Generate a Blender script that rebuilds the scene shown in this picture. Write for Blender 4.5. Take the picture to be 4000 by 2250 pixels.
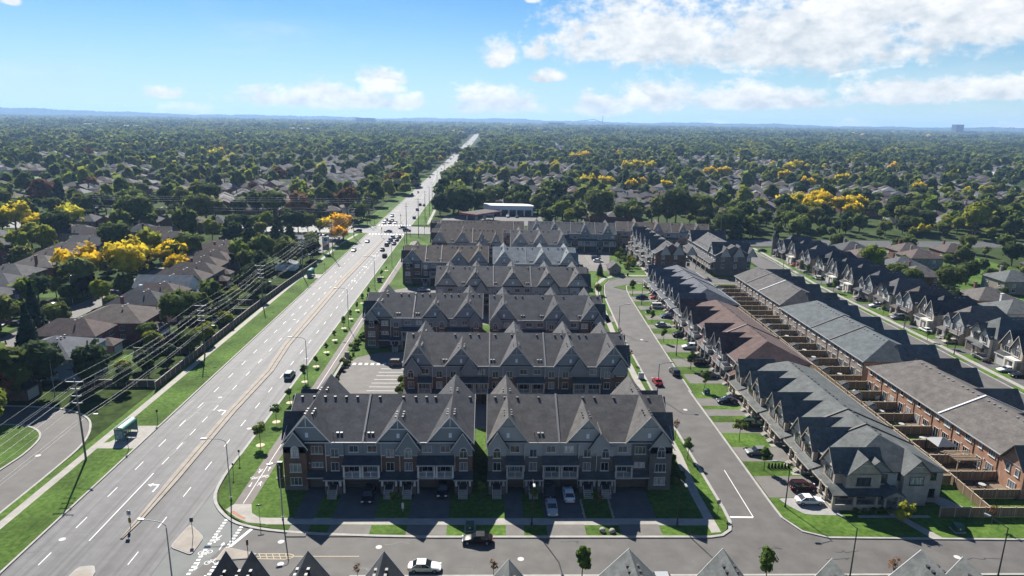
import bpy, math, random
import numpy as np
from mathutils import Matrix, Vector
R = math.radians
rnd = random.Random(7)
for o in list(bpy.data.objects): bpy.data.objects.remove(o)
SC = bpy.context.scene
COL = SC.collection

# ------------------------------------------------------------------ camera
CAM_H = 62.0; PITCH = R(13.8); ROLL = R(1.0); YAW = R(2.0)
fwd = Vector((math.sin(YAW)*math.cos(PITCH), math.cos(YAW)*math.cos(PITCH), -math.sin(PITCH)))
r0 = Vector((math.cos(YAW), -math.sin(YAW), 0)); u0 = r0.cross(fwd)
rt = r0*math.cos(ROLL) + u0*math.sin(ROLL); up = rt.cross(fwd)
cd = bpy.data.cameras.new('camera'); cam = bpy.data.objects.new('camera', cd); COL.objects.link(cam)
cd.sensor_width = 36; cd.lens = 24.01; cd.clip_start = 0.5; cd.clip_end = 80000
cam.matrix_world = Matrix(((rt.x, up.x, -fwd.x, 0), (rt.y, up.y, -fwd.y, 0), (rt.z, up.z, -fwd.z, CAM_H), (0, 0, 0, 1)))
SC.camera = cam

# ------------------------------------------------------------------ sun, exposure
SUN_EL = R(39); SUN_AZ = math.atan2(-0.345, 0.939)         # azimuth from +Y towards +X
sd = bpy.data.lights.new('sun', 'SUN'); sun = bpy.data.objects.new('sun', sd); COL.objects.link(sun)
sd.energy = 5.0; sd.angle = R(0.5); sd.color = (1.0, 0.95, 0.87)
sv = Vector((math.sin(SUN_AZ)*math.cos(SUN_EL), math.cos(SUN_AZ)*math.cos(SUN_EL), math.sin(SUN_EL)))
sun.rotation_euler = sv.to_track_quat('Z', 'Y').to_euler(); sun.location = (0, 0, 200)
SC.view_settings.view_transform = 'Standard'; SC.view_settings.look = 'None'
SC.view_settings.exposure = 1.12; SC.view_settings.gamma = 1.0; SC.view_settings.use_curve_mapping = False
SC.cycles.max_bounces = 5; SC.cycles.diffuse_bounces = 3; SC.cycles.glossy_bounces = 2
SC.cycles.transparent_max_bounces = 8; SC.cycles.transmission_bounces = 3; SC.cycles.volume_bounces = 0
SC.cycles.use_adaptive_sampling = True; SC.cycles.caustics_reflective = False; SC.cycles.caustics_refractive = False

# ------------------------------------------------------------------ world: sky with clouds
W = bpy.data.worlds.new('World'); SC.world = W; W.use_nodes = True
nt = W.node_tree; nt.nodes.clear()
def N(t, **k):
    n = nt.nodes.new(t)
    for a, b in k.items(): setattr(n, a, b)
    return n
def mth(op, a, b=None, c=None, clamp=False):
    n = N('ShaderNodeMath', operation=op); n.use_clamp = clamp
    for i, x in enumerate((a, b, c)):
        if x is None: continue
        if isinstance(x, (int, float)): n.inputs[i].default_value = x
        else: nt.links.new(x, n.inputs[i])
    return n.outputs[0]
sky = N('ShaderNodeTexSky', sky_type='NISHITA'); sky.sun_disc = False
sky.sun_elevation = SUN_EL; sky.sun_rotation = SUN_AZ
sky.air_density = 1.0; sky.dust_density = 0.0; sky.ozone_density = 1.2; sky.altitude = 100
tc = N('ShaderNodeTexCoord'); sep = N('ShaderNodeSeparateXYZ'); nt.links.new(tc.outputs['Generated'], sep.inputs[0])
az = mth('MULTIPLY', mth('ARCTAN2', sep.outputs[0], sep.outputs[1]), 180/math.pi)
el = mth('MULTIPLY', mth('ARCSINE', sep.outputs[2]), 180/math.pi)
# cumulus seen that day: azimuth, elevation of the flat base, half width, height, (degrees)
CL = [(12.3, 5.89, 9.69, 4.92), (23.1, 5.34, 11.62, 5.29), (34.4, 6.5, 8.55, 4.22), (41.4, 6.61, 5.97, 3.86), (28.6, 7.66, 13.32, 3.58), (0.7, 4.55, 1.73, 2.0), (3.8, 5.23, 1.33, 1.6), (3.2, 9.09, 0.73, 0.67), (4.5, 3.28, 1.73, 0.87), (-12.9, 1.16, 7.78, 1.68), (-8.6, 2.24, 2.74, 1.7), (0.2, 0.97, 4.6, 2.0), (-6.9, 1.03, 2.02, 1.38), (9.0, 0.92, 3.29, 1.72), (13.3, 1.5, 4.17, 2.22), (19.5, 1.57, 4.55, 1.97), (23.9, 1.61, 3.44, 1.24), (31.2, 2.12, 6.09, 1.69), (35.4, 2.28, 4.65, 1.67), (38.5, 2.47, 2.37, 1.66), (-22.9, 0.03, 2.47, 0.97), (18.0, -0.17, 1.54, 0.58), (27.6, -0.17, 2.04, 0.78), (37.2, 0.03, 2.67, 0.49), (-24.4, 1.35, 1.61, 0.72), (-32.7, 6.84, 0.59, 0.6), (-44, 3, 6, 1.5), (-58, 2, 9, 2), (62, 2, 9, 2.2), (75, 6, 10, 4), (-80, 5, 9, 3), (95, 4, 10, 3), (-110, 4, 10, 3), (130, 5, 12, 3), (-150, 4, 12, 3), (170, 5, 12, 3), (-20, 22, 14, 5), (30, 24, 16, 5), (70, 28, 14, 6), (-75, 26, 14, 6)]
def nz(sx, sy, sc, det, seed):
    cx = N('ShaderNodeCombineXYZ'); nt.links.new(mth('MULTIPLY', az, sx), cx.inputs[0]); nt.links.new(mth('MULTIPLY', el, sy), cx.inputs[1]); cx.inputs[2].default_value = seed
    n = N('ShaderNodeTexNoise'); n.inputs['Scale'].default_value = sc; n.inputs['Detail'].default_value = det; n.inputs['Roughness'].default_value = .55
    nt.links.new(cx.outputs[0], n.inputs['Vector']); return n.outputs['Fac']
n1 = nz(.26, .42, 1.6, 5, 3.1); n2 = nz(.8, 1.1, 1.5, 3.5, 9.7); n4 = nz(.45, .7, 1.3, 3, 1.9)
dens = None; shade = None
for (a, e, w, h) in CL:
    dx = mth('MULTIPLY', mth('SUBTRACT', az, a), 1/w); de = mth('SUBTRACT', el, e)
    upp = mth('MULTIPLY', mth('MAXIMUM', de, 0), 1/h); dn = mth('MULTIPLY', mth('MAXIMUM', mth('MULTIPLY', de, -1), 0), 2.6/h)
    q = mth('ADD', mth('MULTIPLY', dx, dx), mth('ADD', mth('MULTIPLY', upp, upp), mth('MULTIPLY', dn, dn)))
    v = mth('SUBTRACT', 1, mth('SQRT', q))
    sh = mth('MULTIPLY', mth('MINIMUM', upp, 1), mth('GREATER_THAN', v, -.25))
    dens = v if dens is None else mth('MAXIMUM', dens, v); shade = sh if shade is None else mth('MAXIMUM', shade, sh)
f = mth('ADD', mth('MULTIPLY', dens, 1.75), mth('ADD', mth('MULTIPLY', mth('SUBTRACT', n1, .5), 2.2), mth('MULTIPLY', mth('SUBTRACT', n2, .5), 1.5)))
mr = N('ShaderNodeMapRange', interpolation_type='SMOOTHSTEP'); mr.inputs[1].default_value = -.1; mr.inputs[2].default_value = 1.0
nt.links.new(f, mr.inputs[0])
cover = mth('MULTIPLY', mr.outputs[0], .93)
wisp = N('ShaderNodeMapRange', interpolation_type='SMOOTHSTEP'); wisp.inputs[1].default_value = .5; wisp.inputs[2].default_value = .85; wisp.inputs[4].default_value = .22
nt.links.new(nz(.05, .22, 1.5, 6, 5.5), wisp.inputs[0]); cover = mth('MAXIMUM', cover, wisp.outputs[0])
veil = N('ShaderNodeMapRange', interpolation_type='SMOOTHSTEP'); veil.inputs[1].default_value = 10; veil.inputs[2].default_value = -.5; veil.inputs[4].default_value = .6; nt.links.new(el, veil.inputs[0])
cr = N('ShaderNodeMix', data_type='RGBA')
cr.inputs['A'].default_value = (5.5, 6.0, 6.5, 1); cr.inputs['B'].default_value = (8.9, 8.9, 8.8, 1)
tone = mth('ADD', mth('MULTIPLY', shade, .6), mth('ADD', mth('MULTIPLY', mth('SUBTRACT', n2, .5), .5), mth('ADD', mth('MULTIPLY', mth('SUBTRACT', n4, .5), 2.2), .38)), clamp=True)
nt.links.new(tone, cr.inputs['Factor'])
tint = N('ShaderNodeMix', data_type='RGBA', blend_type='MULTIPLY'); tint.inputs['Factor'].default_value = 1
nt.links.new(sky.outputs[0], tint.inputs['A']); tint.inputs['B'].default_value = (0.37, 0.61, 0.84, 1)
mx = N('ShaderNodeMix', data_type='RGBA'); nt.links.new(cover, mx.inputs['Factor'])
vl = N('ShaderNodeMix', data_type='RGBA'); nt.links.new(veil.outputs[0], vl.inputs['Factor']); nt.links.new(tint.outputs['Result'], vl.inputs['A']); vl.inputs['B'].default_value = (5.6, 7.2, 8.2, 1)
nt.links.new(vl.outputs['Result'], mx.inputs['A']); nt.links.new(cr.outputs['Result'], mx.inputs['B'])
bg = N('ShaderNodeBackground'); bg.inputs[1].default_value = 0.056
nt.links.new(mx.outputs['Result'], bg.inputs[0]); wo = N('ShaderNodeOutputWorld'); nt.links.new(bg.outputs[0], wo.inputs[0])
W.cycles.sampling_method = 'MANUAL'; W.cycles.sample_map_resolution = 512

# ------------------------------------------------------------------ materials
MATS = {}
def mat(name, col, col2=None, rough=.8, sc=1.0, spec=.3, bump=0, det=4, metal=0, rand=0, stretch=(1, 1, 1), coord='w', pos=(.35, .68), streak=None):
    if name in MATS: return MATS[name]
    m = bpy.data.materials.new(name); m.use_nodes = True; t = m.node_tree; b = t.nodes['Principled BSDF']
    b.inputs['Roughness'].default_value = rough; b.inputs['Specular IOR Level'].default_value = spec; b.inputs['Metallic'].default_value = metal
    L = t.links.new
    def mk(x): return t.nodes.new(x)
    if coord == 'w': v = mk('ShaderNodeNewGeometry').outputs['Position']
    else: v = mk('ShaderNodeTexCoord').outputs['Object']
    mp = mk('ShaderNodeMapping'); mp.inputs['Scale'].default_value = stretch; L(v, mp.inputs[0])
    src = None
    if col2 is not None:
        n = mk('ShaderNodeTexNoise'); n.inputs['Scale'].default_value = sc; n.inputs['Detail'].default_value = det; n.inputs['Roughness'].default_value = .6
        L(mp.outputs[0], n.inputs[0])
        r = mk('ShaderNodeValToRGB'); r.color_ramp.elements[0].position = pos[0]; r.color_ramp.elements[1].position = pos[1]
        r.color_ramp.elements[0].color = (*col, 1); r.color_ramp.elements[1].color = (*col2, 1)
        L(n.outputs['Fac'], r.inputs[0]); src = r.outputs[0]
        if streak:
            n3 = mk('ShaderNodeTexNoise'); n3.inputs['Scale'].default_value = streak[0]; n3.inputs['Detail'].default_value = 5
            mp3 = mk('ShaderNodeMapping'); mp3.inputs['Scale'].default_value = streak[1]; L(v, mp3.inputs[0]); L(mp3.outputs[0], n3.inputs[0])
            r3 = mk('ShaderNodeMapRange'); r3.inputs[1].default_value = .3; r3.inputs[2].default_value = .7; r3.inputs[3].default_value = 1-streak[2]; r3.inputs[4].default_value = 1+streak[2]
            L(n3.outputs['Fac'], r3.inputs[0])
            mm = mk('ShaderNodeMix'); mm.data_type = 'RGBA'; mm.blend_type = 'MULTIPLY'; mm.inputs['Factor'].default_value = 1
            cc = mk('ShaderNodeCombineXYZ')
            for i in range(3): L(r3.outputs[0], cc.inputs[i])
            L(src, mm.inputs['A']); L(cc.outputs[0], mm.inputs['B']); src = mm.outputs['Result']
        if bump:
            bp = mk('ShaderNodeBump'); bp.inputs['Strength'].default_value = bump; bp.inputs['Distance'].default_value = .03
            L(n.outputs['Fac'], bp.inputs['Height']); L(bp.outputs[0], b.inputs['Normal'])
    if rand:
        oi = mk('ShaderNodeObjectInfo'); h = mk('ShaderNodeHueSaturation')
        mr = mk('ShaderNodeMapRange'); mr.inputs[3].default_value = 1-rand; mr.inputs[4].default_value = 1+rand; L(oi.outputs['Random'], mr.inputs[0]); L(mr.outputs[0], h.inputs['Value'])
        if src is None: h.inputs['Color'].default_value = (*col, 1)
        else: L(src, h.inputs['Color'])
        src = h.outputs[0]
    if src is None: b.inputs['Base Color'].default_value = (*col, 1)
    else: L(src, b.inputs['Base Color'])
    MATS[name] = m; return m

def brickmat(name, c1, c2, mortar, sc=4.0):
    # brick pattern from object coordinates, picked by the facing of the wall
    if name in MATS: return MATS[name]
    m = bpy.data.materials.new(name); m.use_nodes = True; t = m.node_tree; b = t.nodes['Principled BSDF']; L = t.links.new
    tcn = t.nodes.new('ShaderNodeTexCoord'); sp = t.nodes.new('ShaderNodeSeparateXYZ'); L(tcn.outputs['Object'], sp.inputs[0])
    ad = t.nodes.new('ShaderNodeMath'); L(sp.outputs[0], ad.inputs[0]); L(sp.outputs[1], ad.inputs[1])
    cb = t.nodes.new('ShaderNodeCombineXYZ'); L(ad.outputs[0], cb.inputs[0]); L(sp.outputs[2], cb.inputs[1])
    br = t.nodes.new('ShaderNodeTexBrick'); br.inputs['Scale'].default_value = sc; br.inputs['Color1'].default_value = (*c1, 1); br.inputs['Color2'].default_value = (*c2, 1)
    br.inputs['Mortar'].default_value = (*mortar, 1); br.inputs['Mortar Size'].default_value = .012; br.inputs['Brick Width'].default_value = .95; br.inputs['Row Height'].default_value = .34
    L(cb.outputs[0], br.inputs[0])
    n = t.nodes.new('ShaderNodeTexNoise'); n.inputs['Scale'].default_value = .7; n.inputs['Detail'].default_value = 5; L(tcn.outputs['Object'], n.inputs[0])
    mr = t.nodes.new('ShaderNodeMapRange'); mr.inputs[1].default_value = .3; mr.inputs[2].default_value = .7; mr.inputs[3].default_value = .8; mr.inputs[4].default_value = 1.2; L(n.outputs[0], mr.inputs[0])
    h = t.nodes.new('ShaderNodeHueSaturation'); L(mr.outputs[0], h.inputs['Value']); L(br.outputs['Color'], h.inputs['Color'])
    L(h.outputs[0], b.inputs['Base Color']); b.inputs['Roughness'].default_value = .85; b.inputs['Specular IOR Level'].default_value = .2
    MATS[name] = m; return m

def leafmat(name, cols, trans=.3, rough=.85, low=None):
    # leaf colour differs from tree to tree (object random) and from clump to clump
    m = bpy.data.materials.new(name); m.use_nodes = True; t = m.node_tree; b = t.nodes['Principled BSDF']; L = t.links.new
    oi = t.nodes.new('ShaderNodeObjectInfo'); r = t.nodes.new('ShaderNodeValToRGB')
    while len(r.color_ramp.elements) < len(cols): r.color_ramp.elements.new(.5)
    for i, c in enumerate(cols): r.color_ramp.elements[i].position = i/max(1, len(cols)-1); r.color_ramp.elements[i].color = (*c, 1)
    L(oi.outputs['Random'], r.inputs[0])
    g = t.nodes.new('ShaderNodeTexCoord'); n = t.nodes.new('ShaderNodeTexNoise'); n.inputs['Scale'].default_value = .5; n.inputs['Detail'].default_value = 4; L(g.outputs['Object'], n.inputs[0])
    mr = t.nodes.new('ShaderNodeMapRange'); mr.inputs[1].default_value = .3; mr.inputs[2].default_value = .7; mr.inputs[3].default_value = .65; mr.inputs[4].default_value = 1.4; L(n.outputs[0], mr.inputs[0])
    h = t.nodes.new('ShaderNodeHueSaturation'); L(mr.outputs[0], h.inputs['Value']); leafc = r.outputs[0]
    if low:      # leaves turn from the top of the crown down: the lower ones are still green
        sp = t.nodes.new('ShaderNodeSeparateXYZ'); L(g.outputs['Object'], sp.inputs[0]); zz = t.nodes.new('ShaderNodeMath'); zz.operation = 'MULTIPLY_ADD'; L(n.outputs[0], zz.inputs[0]); zz.inputs[1].default_value = 7; L(sp.outputs[2], zz.inputs[2])
        zr_ = t.nodes.new('ShaderNodeMapRange'); zr_.inputs[1].default_value = low[1]+3.5; zr_.inputs[2].default_value = low[2]+3.5; L(zz.outputs[0], zr_.inputs[0])
        mm = t.nodes.new('ShaderNodeMix'); mm.data_type = 'RGBA'; L(zr_.outputs[0], mm.inputs['Factor']); mm.inputs['A'].default_value = (*low[0], 1); L(leafc, mm.inputs['B']); leafc = mm.outputs['Result']
    L(leafc, h.inputs['Color'])
    L(h.outputs[0], b.inputs['Base Color']); b.inputs['Roughness'].default_value = rough; b.inputs['Specular IOR Level'].default_value = .06
    tr = t.nodes.new('ShaderNodeBsdfTranslucent'); L(h.outputs[0], tr.inputs[0])
    mxs = t.nodes.new('ShaderNodeMixShader'); mxs.inputs[0].default_value = trans; L(b.outputs[0], mxs.inputs[1]); L(tr.outputs[0], mxs.inputs[2])
    L(mxs.outputs[0], t.nodes['Material Output'].inputs[0]); return m

def panemat(name):
    # window glass over whatever is drawn behind it: dark rooms, blinds, pale curtains
    m = bpy.data.materials.new(name); m.use_nodes = True; t = m.node_tree; b = t.nodes['Principled BSDF']; L = t.links.new
    oi = t.nodes.new('ShaderNodeObjectInfo'); r = t.nodes.new('ShaderNodeValToRGB'); r.color_ramp.interpolation = 'CONSTANT'
    cs = [(0, (.015, .018, .022)), (.35, (.06, .07, .08)), (.55, (.2, .21, .22)), (.8, (.38, .38, .37)), (.93, (.55, .54, .52))]
    while len(r.color_ramp.elements) < len(cs): r.color_ramp.elements.new(.5)
    for e, (p, c) in zip(r.color_ramp.elements, cs): e.position = p; e.color = (*c, 1)
    L(oi.outputs['Random'], r.inputs[0])
    g = t.nodes.new('ShaderNodeTexCoord'); n = t.nodes.new('ShaderNodeTexNoise'); n.inputs['Scale'].default_value = 1.7; L(g.outputs['Object'], n.inputs[0])
    mp = t.nodes.new('ShaderNodeMapping'); mp.inputs['Scale'].default_value = (3, 1, .4); L(g.outputs['Object'], mp.inputs[0]); L(mp.outputs[0], n.inputs[0])
    mr = t.nodes.new('ShaderNodeMapRange'); mr.inputs[1].default_value = .35; mr.inputs[2].default_value = .65; mr.inputs[3].default_value = .45; mr.inputs[4].default_value = 1.25; L(n.outputs[0], mr.inputs[0])
    h = t.nodes.new('ShaderNodeHueSaturation'); L(r.outputs[0], h.inputs['Color']); L(mr.outputs[0], h.inputs['Value'])
    L(h.outputs[0], b.inputs['Base Color']); b.inputs['Roughness'].default_value = .08; b.inputs['Specular IOR Level'].default_value = .6
    return m

def shingle(name, c, v=.17):
    a = tuple(x*(1-v) for x in c); b = tuple(x*(1+v) for x in c)
    return mat(name, a, b, rough=.9, sc=2.4, spec=.2, det=8, bump=.3, coord='o', streak=(.55, (1, 1, 1.6), .24), rand=.07)

ASPH = mat('asphalt_arterial', (.062, .061, .064), (.092, .091, .095), rough=.7, sc=.5, spec=.3, det=9, streak=(1.0, (1.3, .008, 1), .42))
ASPH2 = mat('asphalt_street', (.086, .081, .076), (.112, .106, .099), rough=.8, sc=.35, spec=.3, det=9, streak=(.25, (1, 1, 1), .1))
ASPH3 = mat('asphalt_driveway', (.07, .069, .07), (.105, .103, .102), rough=.8, sc=.5, spec=.3, det=8)
ASPHX = mat('asphalt_crossing', (.072, .08, .079), (.098, .106, .104), rough=.7, sc=.4, spec=.3, det=9)
PAVER = mat('lot_pavement', (.12, .111, .101), (.155, .145, .132), rough=.85, sc=.4, det=9)
PATHM = mat('path_asphalt', (.135, .118, .108), (.17, .15, .137), rough=.85, sc=.5, det=8)
CONC = mat('concrete', (.25, .235, .21), (.33, .31, .28), rough=.85, sc=.6, det=9)
KERB = mat('kerb_concrete', (.27, .26, .238), (.35, .335, .31), rough=.85, sc=.7, det=8)
MEDI = mat('median_concrete', (.235, .205, .172), (.305, .27, .23), rough=.85, sc=.5, det=9)
PAINT = mat('road_paint', (.5, .5, .49), (.66, .66, .65), rough=.7, sc=3, det=6, pos=(.2, .5))
PAINTY = mat('yellow_paint', (.4, .32, .18), (.5, .41, .25), rough=.7, sc=3, det=6)
GRASS = mat('lawn_grass', (.036, .082, .010), (.09, .142, .028), rough=.95, sc=1.3, spec=.1, det=10, bump=.4, streak=(.10, (1, 1, 1), .38))
GROUND = mat('rough_ground', (.025, .042, .012), (.06, .08, .028), rough=1, sc=.12, spec=.05, det=8)
GARDEN = mat('shade_toned_garden', (.018, .032, .009), (.05, .075, .02), rough=1, sc=.35, spec=.05, det=9)  # grass colour darkened to carry the tree shade of the west gardens
SOIL = mat('garden_soil', (.05, .035, .022), (.085, .06, .04), rough=1, sc=2)
WHITE = mat('white_trim', (.55, .55, .54), rough=.5)
GREYT = mat('grey_trim', (.36, .355, .34), rough=.6)
BROWNT = mat('dark_trim', (.05, .045, .042), rough=.5)
SIDB = mat('bluegrey_siding', (.19, .2, .218), (.225, .235, .252), rough=.6, sc=.6, stretch=(.1, .1, 14), coord='o')
SIDG = mat('pale_grey_siding', (.29, .29, .29), (.34, .34, .335), rough=.6, sc=.6, stretch=(.1, .1, 14), coord='o')
SIDE_ = mat('cream_siding', (.52, .49, .43), (.6, .57, .5), rough=.7, sc=.6, stretch=(.1, .1, 14), coord='o')
SIDBL = mat('pale_blue_siding', (.2, .29, .42), (.24, .34, .48), rough=.6, sc=.6, stretch=(.1, .1, 14), coord='o')
SIDW = mat('white_siding', (.62, .64, .66), (.7, .72, .74), rough=.6, sc=.6, stretch=(.1, .1, 14), coord='o')
BR_D = brickmat('dark_brown_brick', (.15, .085, .06), (.11, .066, .05), (.16, .125, .105))
BR_G = brickmat('grey_stone_brick', (.14, .125, .115), (.10, .09, .085), (.16, .15, .14), 2.2)
BR_O = brickmat('orange_brick', (.36, .2, .125), (.3, .165, .105), (.34, .26, .21))
BR_T = brickmat('taupe_brick', (.28, .235, .2), (.235, .195, .17), (.3, .265, .235))
BR_R = brickmat('red_brown_brick', (.19, .09, .065), (.15, .075, .06), (.2, .15, .12))
BR_B = brickmat('buff_stone', (.40, .345, .285), (.33, .29, .245), (.42, .38, .33), 2.4)
BR_W = brickmat('white_brick', (.6, .58, .54), (.55, .53, .5), (.6, .58, .55))
RF = dict(slate=shingle('slate_grey_shingles', (.062, .063, .069)), warm=shingle('warm_grey_shingles', (.092, .087, .084)), grey=shingle('mid_grey_shingles', (.078, .077, .08)),
          brown=shingle('brown_shingles', (.082, .068, .06)), red=shingle('red_brown_shingles', (.092, .062, .056)), mauve=shingle('faded_red_shingles', (.105, .08, .073)), teal=shingle('teal_grey_shingles', (.09, .102, .107)),
          blue=shingle('blue_grey_shingles', (.085, .09, .105)), green=shingle('greenish_grey_shingles', (.098, .105, .103)), tan=shingle('tan_grey_shingles', (.108, .098, .09)),
          char=shingle('charcoal_shingles', (.042, .045, .05)), pale=shingle('pale_grey_shingles', (.15, .153, .157)), old=shingle('old_brown_shingles', (.092, .076, .068)), silver=shingle('silver_blue_shingles', (.145, .163, .178)))
PANE = panemat('window_glass')
GARM = mat('garage_door_paint', (.10, .085, .075), rough=.6, rand=.3)
GARW = mat('pale_garage_door', (.5, .49, .47), rough=.6, rand=.15)
DOORM = mat('front_door_paint', (.06, .045, .04), rough=.5, rand=.4)
WOOD = mat('cedar_fence_boards', (.135, .094, .058), (.21, .152, .098), rough=.85, sc=1.2, stretch=(7, 7, .3), det=6, coord='o')
WOODT = mat('cedar_fence_cap', (.34, .265, .185), (.44, .35, .255), rough=.85, sc=2)
OLDW = mat('weathered_fence_boards', (.085, .065, .05), (.15, .12, .095), rough=.9, sc=1.2, stretch=(7, 7, .3), det=6, coord='o')
OLDC = mat('weathered_fence_cap', (.38, .35, .31), (.46, .43, .38), rough=.9, sc=2)
POLEW = mat('weathered_pole_timber', (.13, .115, .095), (.22, .2, .17), rough=.9, sc=2, stretch=(6, 6, .4))
STEEL = mat('galvanised_steel', (.30, .31, .32), rough=.5, metal=.4)
DARKM = mat('dark_painted_metal', (.028, .028, .03), rough=.5)
WIREM = mat('aluminium_wire', (.46, .465, .47), rough=.6, metal=.2)
BARK = mat('tree_bark', (.055, .04, .03), (.1, .078, .058), rough=.95, sc=3)
VENTM = mat('roof_vent_paint', (.05, .048, .048), rough=.5)
VENTP = mat('pale_vent_metal', (.2, .2, .2), rough=.45)
TYRE = mat('tyre_rubber', (.015, .015, .016), rough=.8)
RIM = mat('wheel_rim', (.45, .46, .47), rough=.3, metal=.8)
CGLASS = mat('car_glass', (.012, .015, .018), rough=.04, spec=.8)
LAMPW = mat('headlight_lens', (.75, .78, .8), rough=.1)
LAMPR = mat('taillight_lens', (.35, .01, .01), rough=.2)

# ------------------------------------------------------------------ mesh helpers
class MB:
    def __init__(s): s.v = []; s.f = []; s.m = []
    def add(s, vs, fs, m=0):
        k = len(s.v); s.v += [tuple(p) for p in vs]
        for f in fs: s.f.append([i+k for i in f]); s.m.append(m)
        return s
    def box(s, x0, x1, y0, y1, z0, z1, m=0):
        return s.add([(x0, y0, z0), (x1, y0, z0), (x1, y1, z0), (x0, y1, z0), (x0, y0, z1), (x1, y0, z1), (x1, y1, z1), (x0, y1, z1)],
                     [(0, 3, 2, 1), (4, 5, 6, 7), (0, 1, 5, 4), (1, 2, 6, 5), (2, 3, 7, 6), (3, 0, 4, 7)], m)
    def prism(s, poly, z0, z1, m=0):
        n = len(poly)
        a = sum(poly[i][0]*poly[(i+1) % n][1]-poly[(i+1) % n][0]*poly[i][1] for i in range(n))
        if a < 0: poly = poly[::-1]
        vs = [(x, y, z0) for x, y in poly]+[(x, y, z1) for x, y in poly]
        fs = [tuple(range(n, 2*n)), tuple(range(n-1, -1, -1))]+[(i, (i+1) % n, n+(i+1) % n, n+i) for i in range(n)]
        return s.add(vs, fs, m)
    def vprism(s, pts, y0, y1, m=0, ax='y'):
        # polygon in (u,z) extruded along y (or x)
        n = len(pts)
        if ax == 'y': vs = [(u, y0, z) for u, z in pts]+[(u, y1, z) for u, z in pts]
        else: vs = [(y0, u, z) for u, z in pts]+[(y1, u, z) for u, z in pts]
        fs = [tuple(range(n)), tuple(range(2*n-1, n-1, -1))]+[((i+1) % n, i, n+i, n+(i+1) % n) for i in range(n)]
        return s.add(vs, fs, m)
    def slab(s, q, t, m=0):
        vs = list(q)+[(x, y, z-t) for x, y, z in q]; n = len(q)
        return s.add(vs, [tuple(range(n)), tuple(range(2*n-1, n-1, -1))]+[((i+1) % n, i, n+i, n+(i+1) % n) for i in range(n)], m)
    def cyl(s, p0, p1, r0, r1=None, n=8, m=0):
        r1 = r0 if r1 is None else r1
        p0 = Vector(p0); p1 = Vector(p1); d = (p1-p0).normalized()
        a = d.orthogonal().normalized(); b = d.cross(a)
        vs = [tuple(p+(a*math.cos(2*math.pi*i/n)+b*math.sin(2*math.pi*i/n))*r) for p, r in ((p0, r0), (p1, r1)) for i in range(n)]
        return s.add(vs, [(i, (i+1) % n, n+(i+1) % n, n+i) for i in range(n)]+[tuple(range(n-1, -1, -1)), tuple(range(n, 2*n))], m)
    def tube(s, pts, r, n=6, m=0):
        for a, b in zip(pts[:-1], pts[1:]): s.cyl(a, b, r, r, n, m)
        return s
    def gable(s, u0, u1, v0, v1, ze, zr, ax='y', t=.16, m=0, uc=None):
        # ridge runs along ax from v0 to v1; eaves at u0 and u1
        uc = (u0+u1)/2 if uc is None else uc
        P = (lambda u, v, z: (u, v, z)) if ax == 'y' else (lambda u, v, z: (v, u, z))
        s.slab([P(u0, v0, ze), P(uc, v0, zr), P(uc, v1, zr), P(u0, v1, ze)], t, m)
        s.slab([P(uc, v0, zr), P(u1, v0, ze), P(u1, v1, ze), P(uc, v1, zr)], t, m); return s
    def hip(s, x0, x1, y0, y1, ze, zr, m=0, k=1.0, t=.14):
        w, d = x1-x0, y1-y0
        if w >= d: i = d/2*k; a, b = (x0+i, (y0+y1)/2, zr), (x1-i, (y0+y1)/2, zr)
        else: i = w/2*k; a, b = ((x0+x1)/2, y0+i, zr), ((x0+x1)/2, y1-i, zr)
        e = [(x0, y0, ze), (x1, y0, ze), (x1, y1, ze), (x0, y1, ze)]; l = [(x, y, z-t) for x, y, z in e]
        vs = e+[a, b]+l
        if w >= d: fs = [(0, 1, 5, 4), (1, 2, 5), (2, 3, 4, 5), (3, 0, 4)]
        else: fs = [(0, 1, 4), (1, 2, 5, 4), (2, 3, 5), (3, 0, 4, 5)]
        return s.add(vs, fs+[(0, 6, 7, 1), (1, 7, 8, 2), (2, 8, 9, 3), (3, 9, 6, 0), (6, 9, 8, 7)], m)
    def mesh(s, name, mats, smooth=False):
        me = bpy.data.meshes.new(name); me.from_pydata(s.v, [], s.f)
        for m in (mats if isinstance(mats, (list, tuple)) else [mats]): me.materials.append(m)
        if any(s.m): me.polygons.foreach_set('material_index', s.m)
        if smooth: me.polygons.foreach_set('use_smooth', [True]*len(s.f))
        me.update(); return me

def obj(name, me, parent=None, loc=(0, 0, 0), rz=0.0, sc=None):
    o = bpy.data.objects.new(name, me); COL.objects.link(o)
    if parent is not None: o.parent = parent
    o.location = loc
    if rz: o.rotation_euler = (0, 0, rz)
    if sc is not None: o.scale = sc if isinstance(sc, tuple) else (sc, sc, sc)
    return o
def tag(o, label=None, cat=None, group=None, kind=None):
    for k, v in (('label', label), ('category', cat), ('group', group), ('kind', kind)):
        if v: o[k] = v
    return o
def thing(name, label, cat, loc=(0, 0, 0), rz=0.0, group=None):
    return tag(obj(name, None, None, loc, rz), label, cat, group)
def struct(name, mb, m, label=None, parent=None):
    o = obj(name, mb.mesh(name, m), parent); o['kind'] = 'structure'
    if label: o['label'] = label
    return o
CACHE = {}
def cached(key, fn):
    if key not in CACHE: CACHE[key] = fn()
    return CACHE[key]

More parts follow.
